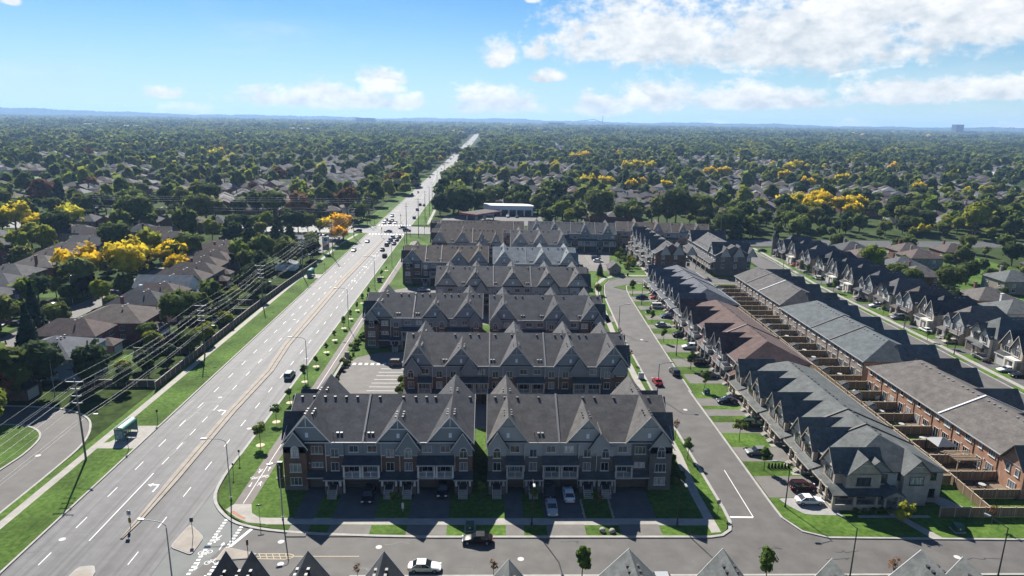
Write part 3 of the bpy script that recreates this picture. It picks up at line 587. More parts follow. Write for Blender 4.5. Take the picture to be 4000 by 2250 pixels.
# ------------------------------------------------------------------ three-storey townhouse rows
SEGW = dict(T=3.8, F=3.1, P=3.11, B=3.11)
def town3(label, X, Y, rz, W, segs, gables, roofm, brick, siding, trim=WHITE, D=18.0, ends='LR', smalls=(), ze=8.9, zr=13.6, detail=True, ribs=()):
    root = thing('townhouse_row', label, 'townhouses', (X, Y, 0), rz, 'townhouse rows of the new development')
    b = MB(); b.box(0, W, .0, D, -.1, ze); b.vprism([(0, ze), (D, ze), (D/2, zr-.15)], .02, .3, 0, 'x'); b.vprism([(0, ze), (D, ze), (D/2, zr-.15)], W-.3, W-.02, 0, 'x')
    obj('wall', b.mesh('wall', brick), root)
    b = MB(); b.gable(-.45, D+.45, -.25, W+.25, ze-.22, zr, 'x', .16); roof = obj('roof', b.mesh('roof', roofm), root)
    sl = (zr-ze)/(D/2)
    b = MB(); b.box(-.2, W+.2, -.58, -.46, ze-.3, ze-.14)
    obj('gutter', b.mesh('gutter', trim), root)
    for x in (-.27, W+.2):
        b = MB()
        for s in (0, 1):
            y0, y1 = (-.45, D/2) if s == 0 else (D+.45, D/2)
            b.add([(x, y0, ze-.2), (x, y1, zr+.04), (x, y1, zr-.2), (x, y0, ze-.44), (x+.07, y0, ze-.2), (x+.07, y1, zr+.04), (x+.07, y1, zr-.2), (x+.07, y0, ze-.44)], [(0, 1, 2, 3), (7, 6, 5, 4), (0, 4, 5, 1), (3, 2, 6, 7)])
        obj('rake_trim', b.mesh('rake_trim', trim), root)
    k = int(W/1.9)
    for i in range(k):
        x = W*(i+.6)/k+rnd.uniform(-.25, .25)
        if rnd.random() < .55: vent(roof, x, D/2-.75, zr-.75*sl)
    for i in range(int(W/5.3)):
        x = 5.3*i+3.4
        if not any(abs(x-g[0]) < g[1] for g in gables): vent(roof, x, 1.3, ze+1.3*sl-.05, True); vent(roof, x+.65, 1.3, ze+1.3*sl-.05, True); pipe(roof, x-.7, .9, ze+.9*sl-.1)
    for x in ribs:
        b = MB(); b.add([(x-.16, -.47, ze-.1), (x+.16, -.47, ze-.1), (x+.16, D/2, zr+.18), (x-.16, D/2, zr+.18), (x-.16, -.47, ze-.3), (x+.16, -.47, ze-.3), (x+.16, D/2, zr-.1), (x-.16, D/2, zr-.1)], [(0, 1, 2, 3), (0, 3, 7, 4), (1, 5, 6, 2), (0, 4, 5, 1)])
        obj('fire_wall', b.mesh('fire_wall', RIBM), root)
    for gi, gb in enumerate(gables):
        xc, hw, full, gz = gb[:4]
        gm = gb[4] if len(gb) > 4 else siding
        g_ = cross_gable(root, xc, hw, -.75, D+.75 if full else D/2-(zr-gz)/sl+.2, ze+.1, gz, roofm, gm, True, trim, both=full)
        for i in range(5 if full else 3):
            for s in (-1, 1):
                yy = 1.6+i*1.0+(D*.42 if i > 2 else 0)
                if full or i < 3: vent(g_, xc+s*.55, yy, gz-.55*(gz-ze)/hw-.05)
    for (xc, hw, gz, y1) in smalls:
        cross_gable(root, xc, hw, -1.25, y1, 8.15, gz, roofm, siding, False, trim, False, False, .3, 1.2)
    for e in ends:                       # steep side gables over the end wall
        b = MB()
        for yc, hh, gz in ((4.0, 2.6, 12.4), (9.6, 2.8, 13.0), (15, 2.4, 12.0)):
            if e == 'L': b.gable(yc-hh, yc+hh, -.95, W*.09, ze-.6, gz, 'x', .15)
            else: b.gable(yc-hh, yc+hh, W*.91, W+.95, ze-.6, gz, 'x', .15)
        for yc, hh, gz in ((4.0, 2.6, 12.4), (9.6, 2.8, 13.0), (15, 2.4, 12.0)):
            x = -.55 if e == 'L' else W+.3
            b.vprism([(yc-hh+.3, ze-.7), (yc+hh-.3, ze-.7), (yc, gz-.15)], x, x+.25, 1, 'x')
        obj('end_gable', b.mesh('end_gable', [roofm, siding]), root)
        for yc in (3.2, 8.5, 14):
            for z in (3.4, 6.4): window(root, -.02 if e == 'L' else W+.02, yc, z, 1.3, 1.5, 2, False, R(-90) if e == 'L' else R(90))
    x = 0.0; tot = sum(SEGW[s] for s in segs); kx = W/tot
    for i, sg in enumerate(segs):
        w = SEGW[sg]*kx; xc = x+w/2; small = any(abs(s[0]-xc) < 1.2 for s in smalls)
        if sg == 'T':
            b = MB(); b.box(x-.05, x+w, -.95, .0, 1.0, 8.1); obj('bay_wall', b.mesh('bay_wall', brick), root)
            b = MB(); b.box(x-.1, x+w+.05, -1.05, .0, -.1, 1.0); obj('stone_base', b.mesh('stone_base', BR_G), root)
            window(root, xc, -.97, 6.2, 1.35, 1.35, 2, True); window(root, xc, -.97, 3.5, 1.9, 1.55, 3); window(root, xc, -.97, 1.05, 1.9, 1.45, 3)
        elif sg == 'F':
            window(root, xc, -.02, 6.4, 1.9, 1.45, 3); window(root, xc, -.02, 3.9, 1.9, .95, 3)
            leanto(root, x, x+w, .02, -1.6, 3.35, 2.75, roofm); garage(root, xc, -.02, 2.4, 2.2)
        elif sg == 'P':
            b = MB(); b.box(x+.03, x+w-.03, -.55, 0, -.1, 6.35); obj('bay_wall', b.mesh('bay_wall', brick), root)
            b = MB(); b.box(x+.03, x+w-.03, -.5, 0, 6.36, 8.55); o = obj('siding', b.mesh('siding', siding), root)
            b = MB(); b.box(x, x+.75, -.68, -.5, 6.3, 6.44); b.box(x+w-.75, x+w, -.68, -.5, 6.3, 6.44); obj('belt_trim', b.mesh('belt_trim', trim), root)
            if small: obj('siding', MB().box(x+.06, x+w-.06, -.93, -.5, 6.5, 8.2).mesh('siding', siding), root)
            window(root, xc, -.97 if small else -.57, 6.1, 1.3, 1.5 if not small else 1.25, 2, small); window(root, xc, -.57, 3.55, 1.35, 1.55, 2)
            if detail:
                p = obj('porch', MB().box(x+.15, x+w-.15, -2.5, -.5, -.1, 1.05).mesh('porch', BR_G), root)
                leanto(p, x-.1, x+w+.1, -.5, -2.75, 3.45, 2.95, roofm, 'porch_roof')
                for s in (x+.4, x+w-.4): column(p, s, -2.35, 1.05, 2.85, trim, .15, brick, 1.55)
                steps(p, xc, -2.5, 1.0, 5, 1.35)
                for s in (-.72, .72): obj('handrail', cached('hr', lambda: MB().tube([(0, 0, 1.95), (0, -1.5, .95)], .035).tube([(0, 0, 1.05), (0, 0, 1.95)], .03).tube([(0, -1.5, .1), (0, -1.5, .95)], .03).tube([(0, -.75, .5), (0, -.75, 1.45)], .025).mesh('handrail', WHITE)), p, (xc+s, -2.5, 0))
                door(root, xc, -.57, 1.05)
        elif sg == 'B':
            b = MB(); b.box(x+.02, x+w-.02, -.06, 0, 5.9, 8.65); obj('siding', b.mesh('siding', siding), root)
            window(root, xc, -.08, 6.75, 1.6, 1.2, 2)
            if detail:
                bal = obj('balcony', MB().box(x+.05, x+w-.05, -2.1, 0, 2.75, 3.05).mesh('balcony', GREYT), root)
                leanto(bal, x-.08, x+w+.08, -.04, -2.35, 6.1, 5.45, roofm, 'balcony_roof')
                for s in (x+.2, x+w-.2): column(bal, s, -2.0, 3.05, 5.3, trim, .14)
                obj('railing', railing(w-.6, 1.0, trim), bal, (xc, -2.0, 3.05))
                window(root, xc, -.04, 3.15, 1.8, 2.05, 2, False, 0, WHITE, 'sliding_door'); garage(root, xc, -.02, 2.45, 2.2)
                if i % 2: column(bal, x+.15, -1.95, .1, 2.75, trim, .14)
        if i and sg in 'PT': obj('downspout', cached('dsp', lambda: MB().box(-.05, .05, -.1, 0, .3, 8.5).mesh('downspout', WHITE)), root, (x+.08, -.62, 0))
        if i % 3 == 1: obj('wall_lamp', cached('wl', lambda: MB().box(-.09, .09, -.14, 0, -.09, .09).mesh('wall_lamp', WHITE)), root, (x+.4, -.57, 5.0))
        x += w
    return root

SA = 'TFPBBPPBBP'; SB = 'PBPBBPPBFT'; SL = 'PBPPBBPPBBPPBBPF'
def g3(W, xs, hws, fulls, zs=None): return [(x, h, f, (13.6 if f else 13.1) if zs is None else zs[i]) for i, (x, h, f) in enumerate(zip(xs, hws, fulls))]
town3('slate roofed brown brick row with white balconies, at the bike path corner', -34.3, 107, 0, 31.8, SA, g3(31.8, (3.9, 19.2, 28), (3.9, 3.5, 3.8), (1, 0, 1)), RF['slate'], BR_D, SIDB, smalls=((1.9, 2.0, 10.9, 3.2), (20.9, 1.75, 10.9, 3.4), (30.1, 1.7, 10.8, 3.2)), ends='L', ribs=(13.2,))
town3('warm grey roofed three-storey row with grey stone front and a white car in its driveway', .1, 107, 0, 31.6, SB, g3(31.6, (3.4, 17.0, 27.6), (3.4, 3.5, 3.9), (1, 0, 1)), RF['warm'], BR_G, SIDG, trim=GREYT, smalls=((1.6, 1.7, 10.9, 3.2), (19.2, 1.75, 10.9, 3.4), (29.7, 2.0, 10.9, 3.2)), ends='R', ribs=(12.2,))
town3('long three-storey row of five steep gables facing the lot with painted bays', -18.7, 144, 0, 50.1, SL, g3(50, (3.2, 12.7, 25, 37.1, 46.6), (3.2, 3.5, 3.6, 3.6, 3.6), (1, 0, 1, 1, 1)), RF['grey'], BR_D, SIDB, trim=GREYT, smalls=((2, 1.8, 10.9, 3.2), (14.6, 1.7, 10.9, 3.4), (39, 1.7, 10.9, 3.2), (48.3, 1.7, 10.8, 3)), ends='R', ribs=(19, 31.5))
town3('slate roofed three-storey row standing second along the bike path, behind the curved lot', -34, 181.5, 0, 32.2, SA, g3(32, (3.9, 19.3, 28.2), (3.9, 3.5, 3.8), (1, 0, 1)), RF['slate'], BR_D, SIDB, trim=GREYT, smalls=((1.9, 2.0, 10.9, 3.2), (20.9, 1.75, 10.9, 3.4), (30.3, 1.7, 10.8, 3.2)), ends='L', ribs=(13.2,))
town3('slate roofed three-storey row in the middle beside the bending street, three gables', .4, 180, 0, 31.4, SB, g3(31.4, (3.8, 18.2, 28.2), (3.6, 3.5, 3.2), (1, 1, 1)), RF['slate'], BR_D, SIDB, trim=GREYT, smalls=((1.7, 1.7, 10.9, 3.2), (20.2, 1.75, 10.9, 3.4), (29.9, 1.7, 10.9, 3.2)), ends='R', ribs=())
town3('long stone-fronted row of five dark-trimmed gables beside the bending street', -17.5, 219, 0, 50.7, SL, g3(50, (3.7, 13.1, 25.4, 37.1, 47), (3.4, 3.5, 3.6, 3.6, 3.6), (1, 1, 1, 1, 1)), RF['grey'], BR_G, SIDG, trim=BROWNT, smalls=((39, 1.7, 10.9, 3.2), (15, 1.7, 10.9, 3.2)), ends='R', ribs=(19, 31.5))
town3('brown-grey roofed three-storey row standing third along the bike path', -33, 257.5, 0, 32.6, SA, g3(32, (3.8, 21.4, 29), (3.9, 3.5, 3.6), (1, 0, 1)), RF['brown'], BR_D, SIDB, trim=GREYT, smalls=((1.9, 2.0, 10.9, 3.2), (23, 1.75, 10.9, 3.4)), ends='L', ribs=(8.5, 14.5))
town3('pale silver-blue roofed three-storey row by the small lot and the hut', 1.7, 256, 0, 31.9, SB, g3(31.9, (4.1, 18.9, 28.7), (3.6, 3.4, 3.2), (1, 1, 1)), RF['silver'], BR_D, SIDG, smalls=((1.9, 1.7, 10.9, 3.2), (20.6, 1.75, 10.9, 3.4)), ends='R', ribs=(12.5,))
town3('red-brown roofed three-storey row before the gas station canopy', -25.5, 301, 0, 31.5, SA, g3(31.5, (3.3, 13.5, 22, 28.5), (3.2, 3.2, 2, 2), (1, 1, 0, 0)), RF['brown'], BR_R, SIDG, trim=GREYT, smalls=((23.6, 1.5, 10.9, 3), ), ends='L', ribs=(18,))
town3('grey roofed short three-storey row facing the curved parking court', 9.7, 299, 0, 25.4, 'PBPBBPPB', g3(25.4, (4.1, 13, 23), (3.4, 3.2, 2.4), (1, 1, 1)), RF['grey'], BR_G, SIDG, trim=GREYT, smalls=((1.7, 1.6, 10.9, 3),), ends='R', ribs=())
town3('plain-ridged brown roofed row backing onto the gas station', -28, 330.5, 0, 45, SL[:14], g3(45, (3.2,), (3,), (0,)), RF['brown'], BR_R, SIDG, trim=GREYT, ends='L', ribs=(4, 40), D=16, ze=8.9, zr=13.2)
town3('grey roofed row with white deck railings over garages', 18.9, 331.5, R(-4), 43, 'BBPPBBBPBBBPBB', g3(43, (4, 13, 28, 39), (2.6, 2.4, 2.2, 2.4), (1, 1, 1, 1)), RF['slate'], BR_G, SIDB, ends='', ribs=(21, 33), D=16, zr=13.2)
town3('brown roofed row with an orange brick end wall', 64, 340, R(-8), 46, SL[:15], g3(46, (9.5, 20.5, 33, 40), (2.4, 2.4, 2, 2), (1, 1, 0, 0)), RF['brown'], BR_O, SIDG, trim=GREYT, ends='', ribs=(6, 27.5), D=14, zr=12.6)
# two rows end-on to the east-west street
town3('three-storey row with a cream gabled end wall and bay windows along the walk', 70, 330, R(-90), 50, SL[:16], g3(50, (4, 13, 22, 31, 40), (3, 3, 3, 3, 3), (0, 0, 0, 0, 0)), RF['grey'], BR_D, SIDG, trim=GREYT, ends='R', ribs=(), D=13, zr=12.8)
town3('three-storey grey row with a long pale deck rail above its garages', 94.5, 318, R(-90), 41, 'BBBBBBBBBBBBB', g3(41, (4, 36), (4, 3.4), (1, 1)), RF['grey'], BR_G, SIDG, trim=SIDE_, ends='R', ribs=(), D=15, zr=12.9)
# rows whose gables rise over the edge of the picture, across the south street
for (lb, X1, W_, xs, hws, rm, br, zz) in (
    ('charcoal roofed row across the street from the traffic islands, twin gables beside the crossing', -2.5, 32, (9.3, 18, 24.4, 27.3), (3.1, 3.3, 2.6, 2.4), RF['char'], BR_D, (13.5, 13.6, 13.6, 13.6)),
    ('greenish grey roofed row across the street from the white car driveway', 32.6, 33.5, (4.9, 16, 30), (3.6, 4.4, 2.6), RF['green'], BR_G, (13.7, 13.7, 12.4)),
    ('greenish grey roofed row across the street from the corner house lawn', 68, 33, (11.3, 16.5, 27.1), (2.4, 4.2, 2.4), RF['green'], BR_G, (12.4, 13.4, 12.3))):
    town3(lb, X1, 68.9, R(180), W_, SA, [(x, h, 0, z) for x, h, z in zip(xs, hws, zz)], rm, br, SIDG, ends='', ribs=(), zr=13.7)

# ------------------------------------------------------------------ two-storey townhouse rows
def town2(label, X, Y, rz, W, units, roofm, wallm, siding, D=17.5, ze=6.2, zr=10.0, trim=WHITE, front=True, back=False, endhip=(1, 1), balc=False, corner=False, group='two-storey townhouse rows', ribs=()):
    root = thing('townhouse_row', label, 'townhouses', (X, Y, 0), rz, group)
    b = MB(); b.box(0, W, 0, D, -.1, ze); obj('wall', b.mesh('wall', wallm), root)
    i0, i1 = [D/2*.62 if e else -.3 for e in endhip]; oh = .4
    e = [(-oh, -oh, ze-.15), (W+oh, -oh, ze-.15), (W+oh, D+oh, ze-.15), (-oh, D+oh, ze-.15)]; a, c = (i0, D/2, zr), (W-i1, D/2, zr)
    b = MB(); b.add(e+[a, c]+[(x, y, z-.16) for x, y, z in e], [(0, 1, 5, 4), (1, 2, 5), (2, 3, 4, 5), (3, 0, 4), (0, 6, 7, 1), (1, 7, 8, 2), (2, 8, 9, 3), (3, 9, 6, 0), (6, 9, 8, 7)])
    roof = obj('roof', b.mesh('roof', roofm), root)
    b = MB(); b.box(-oh, W+oh, -oh-.12, -oh, ze-.34, ze-.15); b.box(-oh, W+oh, D+oh, D+oh+.12, ze-.34, ze-.15); obj('gutter', b.mesh('gutter', GREYT if back else trim), root)
    sl = (zr-ze)/(D/2); u = W/units
    yv = D/2+.75 if back else D/2-.7
    for i in range(int((W-i0-i1)/1.55)):
        if i % 5 != 4: vent(roof, max(i0, 0)+1.0+i*1.55, yv if back else D/2+.7, zr-.75*sl-.03, back)
    for x in ribs:
        b = MB()
        for s in (0, 1):
            y0, y1 = (-.5, D/2) if s == 0 else (D+.5, D/2)
            b.add([(x-.2, y0, ze+.02), (x+.2, y0, ze+.02), (x+.2, y1, zr+.22), (x-.2, y1, zr+.22), (x-.2, y0, ze-.3), (x+.2, y0, ze-.3), (x+.2, y1, zr-.1), (x-.2, y1, zr-.1)], [(0, 1, 2, 3), (0, 3, 7, 4), (1, 5, 6, 2), (0, 4, 5, 1)])
        obj('fire_wall', b.mesh('fire_wall', WHITE if back and x == ribs[0] and roofm is not RF['teal'] else BROWNT), root)
    for i in range(units):
        x = u*i; fl = i % 2; gx = x+(u*.30 if fl else u*.70); px = x+(u*.76 if fl else u*.24)
        if front:
            garage(root, gx, -.02, 2.6, 2.2); door(root, px, -.02, .6)
            pw = u*.42
            p = obj('porch', MB().box(px-pw/2, px+pw/2, -2.1, 0, -.1, .6).mesh('porch', CONC), root)
            for s in (-pw/2+.2, pw/2-.2): column(p, px+s, -1.9, .6, 2.9, trim, .16, wallm, 1.35)
            steps(p, px, -2.1, .55, 3, 1.2)
            window(root, gx, -.02, 4.0, 1.7, 1.45, 2, False, 0, BROWNT if corner else WHITE)
            if balc:
                bx = x+(u*.27 if fl else u*.73)
                bb = MB(); bb.box(bx-1.35, bx+1.35, -2.3, -.02, 3.0, 3.2); bb.box(bx-1.35, bx-1.23, -2.3, -.02, 3.2, 4.1); bb.box(bx+1.23, bx+1.35, -2.3, -.02, 3.2, 4.1); bb.box(bx-1.23, bx+1.23, -2.3, -2.18, 3.2, 4.1)
                obj('balcony', bb.mesh('balcony', [siding]), root)
                column(root, bx-1.2, -2.15, .1, 3.0, trim, .16)
        if back:
            window(root, x+u*.27, D+.02, 3.95, 1.75, 1.4, 3, False, R(180)); window(root, x+u*.76, D+.02, 4.1, .95, 1.2, 1, False, R(180))
            window(root, x+u*.3, D+.02, 1.0, 1.75, 1.45, 3, False, R(180)); window(root, x+u*.74, D+.02, .3, 1.55, 2.05, 2, False, R(180), WHITE, 'patio_door')
            obj('downspout', cached('dsp2', lambda: MB().box(-.05, .05, 0, .1, .1, 5.5).mesh('downspout', BROWNT)), root, (x+.1, D, 0))
            obj('wall_lamp', cached('wl2', lambda: MB().box(-.1, .1, 0, .14, -.1, .1).mesh('wall_lamp', WHITE)), root, (x+u*.53, D, 2.6))
    if front:
        for i in range(0, units, 2):
            leanto(root, u*i+.05, u*(i+1)-.12, .02, -2.35, 3.75, 2.95, roofm, 'porch_roof', trim); leanto(root, u*(i+1)+.12, u*(i+2)-.05, .02, -1.9, 3.5, 2.85, roofm, 'porch_roof', trim)
            for s, k in ((.35, 0), (1.65, 1)):
                if balc and k == 1 and i % 4: continue
                xc = u*(i+s)
                bb = MB(); bb.box(xc-1.9, xc+1.9, -.9, 0, 3.3, 6.3); obj('bay_wall', bb.mesh('bay_wall', siding if not corner else wallm), root)
                window(root, xc, -.92, 4.1, 2.2, 1.45, 3, False, 0, BROWNT if corner else WHITE)
                cross_gable(root, xc, 2.2, -1.5, D/2-1.5, 6.2, 9.3, roofm, siding, k == 0, trim, False, False, .45)
    else:
        for i in range(0, units):
            xc = u*(i+.5)
            if i % 2 == 0 or i == units-1:
                bb = MB(); bb.box(xc-2.6, xc+2.6, -1.4, 0, -.1, 6.0); obj('bay_wall', bb.mesh('bay_wall', wallm), root)
                cross_gable(root, xc, 2.9, -1.9, D/2-.6, 5.9, 9.0, roofm, siding, True, trim, False, False, .45); window(root, xc, -1.42, 3.9, 2.2, 1.4, 3)
    for s_, ex in ((0, 0), (1, W)):
        if endhip[s_]:
            for y in (3.5, 9, 13.5):
                if not corner or s_ == 0: window(root, ex-.02 if s_ == 0 else ex+.02, y, 3.9, 1.3, 1.4, 2, False, R(-90) if s_ == 0 else R(90))
    return root

r = town2('slate roofed two-storey corner row with buff stone wrap-around porch facing two streets', 59.2, 150.0, R(-90), 48.2, 8, RF['green'], BR_B, SIDE_, corner=True, trim=BR_B, ribs=(32, 38.6), endhip=(1, 1))
# its porch-wrapped end wall on the cross street: local +x faces the street
Wc, Dc = 48.2, 17.5
b = MB(); b.slab([(Wc, -2.3, 3.7), (Wc+2.6, -2.3, 2.95), (Wc+2.6, 9.2, 2.95), (Wc, 9.2, 3.7)], .12, 0); b.box(Wc+2.56, Wc+2.66, -2.3, 9.2, 2.75, 2.97, 1)
pr_ = obj('end_porch_roof', b.mesh('end_porch_roof', [RF['green'], BROWNT]), r)
p = obj('end_porch', MB().box(Wc, Wc+2.4, -2.1, 9.2, -.1, .55).box(Wc+2.25, Wc+2.4, -2.1, 6.2, .55, 1.15).mesh('end_porch', BR_B), r)
for y in (-2.0, 1.6, 5.2, 6.7, 8.9): column(p, Wc+2.3, y, .55, 2.85, BR_B, .2)
b = MB(); b.gable(5.9, 9.7, Wc-.2, Wc+3.3, 2.95, 4.0, 'x', .12); b.vprism([(6.2, 2.95), (9.4, 2.95), (7.8, 3.85)], Wc+2.95, Wc+3.1, 1, 'x'); obj('entry_gable', b.mesh('entry_gable', [RF['green'], BR_B]), r)
for yc, hw, gz, xo in ((3.3, 3.0, 9.0, 1.2), (12.4, 2.3, 8.6, 1.0)):
    b = MB(); b.gable(yc-hw-.3, yc+hw+.3, Wc-6.2, Wc+xo+.5, 5.9, gz, 'x', .15, 0); b.vprism([(yc-hw, 6.0), (yc+hw, 6.0), (yc, gz-.15)], Wc+xo-.22, Wc+xo, 1, 'x'); b.box(Wc, Wc+xo, yc-hw+.1, yc+hw-.1, 3.5 if yc < 9 else -.1, 6.1, 1)
    b.vprism([(yc-hw*.42, gz-1.45), (yc+hw*.42, gz-1.45), (yc+hw*.42, gz-1.3), (yc-hw*.42, gz-1.3)], Wc+xo, Wc+xo+.08, 2, 'x')
    obj('end_gable', b.mesh('end_gable', [RF['green'], BR_B, SIDE_]), r)
    window(r, Wc+xo+.02, yc, 4.0, 2.4, 1.45, 3, False, R(90), BROWNT)
b = MB(); b.gable(2.8, 8.8, Wc-6, Wc+.9, 5.9, 8.2, 'x', .15, 0); b.vprism([(3.2, 6.0), (8.4, 6.0), (5.8, 8.0)], Wc+.2, Wc+.4, 1, 'x'); b.box(Wc, Wc+.4, 5.9, 9.4, 3.6, 6.05, 1); obj('end_gable', b.mesh('end_gable', [RF['green'], SIDG]), r)
for y, z, w in ((7.2, 4.1, 1.0), (9.9, 4.4, 1.0), (15.9, 4.4, .9), (13, 1.2, 1.5), (16, 1.2, 1.0), (1, 1.1, 1.2), (4, 1.1, 1.2)): window(r, Wc+(.42 if y == 7.2 else .02), y, z, w, 1.5, 1, False, R(90), BROWNT)
obj('wall_lamp', cached('wl', None), r, (Wc+.45, 6.2, 6.6), R(90)); obj('wall_lamp', cached('wl', None), r, (Wc+.45, 5.0, 6.6), R(90))
door(r, Wc+.02, 7.8, .55, .95, 2.1, R(90))
steps(p, Wc+2.4, 7.8, .5, 4, 1.6, .35, R(90))
slabobj('front_walk', [(66.2, 98.3), (67.8, 98.3), (70.9, 91.6), (69.0, 91.6)], ZW+.004, CONC); slabobj('front_walk', rect(60.6, 72.5, 97.2, 97.9), ZW+.002, CONC)
town2('red-brown roofed two-storey row with balconies along the centre street', 60.3, 204.5, R(-90), 51, 8, RF['red'], BR_R, SIDG, balc=True, trim=SIDG, ribs=(31.5,), endhip=(1, 1))
town2('blue-grey roofed two-storey row at the bend of the centre street', 62.2, 256, R(-90), 48, 8, RF['blue'], BR_D, SIDB, ribs=(14, 26), endhip=(1, 1))
# rows seen from the back over the fenced yards (fronts face the east street)
town2('tan-grey roofed row with orange brick back wall over fenced yards', 109.5, 103, R(90), 50, 8, RF['tan'], BR_O, BR_O, ze=5.7, zr=9.4, front=False, back=True, ribs=(23,), endhip=(0, 1), group='rows with fenced back yards')
town2('teal-grey roofed row with taupe brick back wall over fenced yards', 110.5, 157, R(90), 50, 8, RF['teal'], BR_T, BR_T, ze=5.7, zr=9.4, front=False, back=True, ribs=(17, 28), endhip=(1, 1), group='rows with fenced back yards')
town2('mauve-grey roofed row with one white roof rib over fenced yards', 112, 210.5, R(90), 42, 7, RF['warm'], BR_T, BR_T, ze=5.7, zr=9.4, front=False, back=True, ribs=(18, 30), endhip=(1, 0), group='rows with fenced back yards')
r = [o for o in COL.objects if o.get('label', '').startswith('tan-grey roofed row')][0]
b = MB(); b.gable(-.6, 5.2, 10, 18.6, 5.4, 9.0, 'y', .15, 0); b.vprism([(-.2, 5.5), (4.8, 5.5), (2.3, 8.8)], 17.75, 18.0, 1); b.box(-.3, 4.9, 16.5, 17.95, -.1, 5.6, 1); obj('end_gable', b.mesh('end_gable', [RF['tan'], BR_O]), r)
window(r, 3.3, 17.98, 3.6, .9, 1.4, 1, False, R(180)); window(r, 1.2, 17.98, 3.6, .9, 1.4, 1, False, R(180)); window(r, 1.9, 17.98, .9, 1.7, 1.5, 3, False, R(180))
# ------------------------------------------------------------------ fences
def fence(label, pts, h=1.8, m=WOOD, cap=WOODT, step=2.45, group='timber yard fences', z0=.1):
    root = thing('timber_fence', label, 'fence', (pts[0][0], pts[0][1], z0), 0, group)
    ox, oy = pts[0]
    for (x0, y0), (x1, y1) in zip(pts[:-1], pts[1:]):
        d = Vector((x1-x0, y1-y0)); L = d.length; n = max(1, round(L/step)); s = L/n; a = math.atan2(d.y, d.x)
        def mk():
            b = MB(); k = max(4, int(s/.3))
            for i in range(k): b.box(s*i/k+.012, s*(i+1)/k-.012, -.02-.012*(i % 2), .02, .05, h-.06, 0)
            b.box(0, s, -.03, .05, .35, .45, 0); b.box(0, s, -.09, .09, h-.06, h, 1); return b.mesh('fence_panel', [m, cap])
        me = cached(('fp', round(s, 2), h, m.name), mk)
        pm = cached(('fpost', h, m.name), lambda: MB().box(-.07, .07, -.07, .07, 0, h+.12).box(-.09, .09, -.09, .09, h+.12, h+.17).mesh('post', [cap]))
        for i in range(n):
            px, py = x0+d.x*i/n-ox, y0+d.y*i/n-oy
            obj('fence_panel', me, root, (px, py, 0), a); obj('post', pm, root, (px, py, 0))
        obj('post', pm, root, (x1-ox, y1-oy, 0))
    return root
fence('long cedar fence running the length of the back yards between the two rows', [(82.4, 97.5), (83.5, 116), (84.2, 160), (85.2, 197), (85.8, 250)])
fence('cedar fence across the lawn end beside the corner row', [(74, 97.4), (119, 97.2)])
k = 0
for (xw0, y0, n, u, nm) in ((92.1, 103, 8, 6.25, 'orange brick'), (93.1, 157, 8, 6.25, 'taupe brick'), (94.6, 210.5, 7, 6.0, 'mauve-grey roofed')):
    for i in range(n+1):
        y = y0+u*i; xf = 82.9+(y-103)*.02
        fence('short cedar fence dividing two back yards of the %s row' % nm, [(xf+.15, y), (xw0-.15, y)], group='yard dividers of the %s row' % nm, step=2.3)
for i in range(1, 8):
    y = 101.8+6.02*i
    if i > 0: fence('short cedar fence behind the corner row', [(77.0, y), (82.6+(y-103)*.02, y)], group='yard dividers behind the corner row', step=2.3)
slabobj('yard_ground', [(82.9, 103.5), (91.9, 103.5), (92.5, 152), (84, 152)], ZW, SOIL); slabobj('yard_ground', [(84.3, 157), (93, 157), (94.2, 252), (86, 252)], ZW, SOIL)
fence('dark weathered board fence along the west sidewalk behind the utility poles', [(-76.7, 150), (-76.8, 215), (-76.0, 250), (-74.0, 290)], 2.0, OLDW, OLDC, 2.6)
for y in (152, 175, 188, 203, 214, 225, 246): fence('dark board fence dividing gardens of the west houses', [(-94, y), (-77, y)], 1.7, OLDW, OLDC, 2.6, 'garden dividers of the west houses')

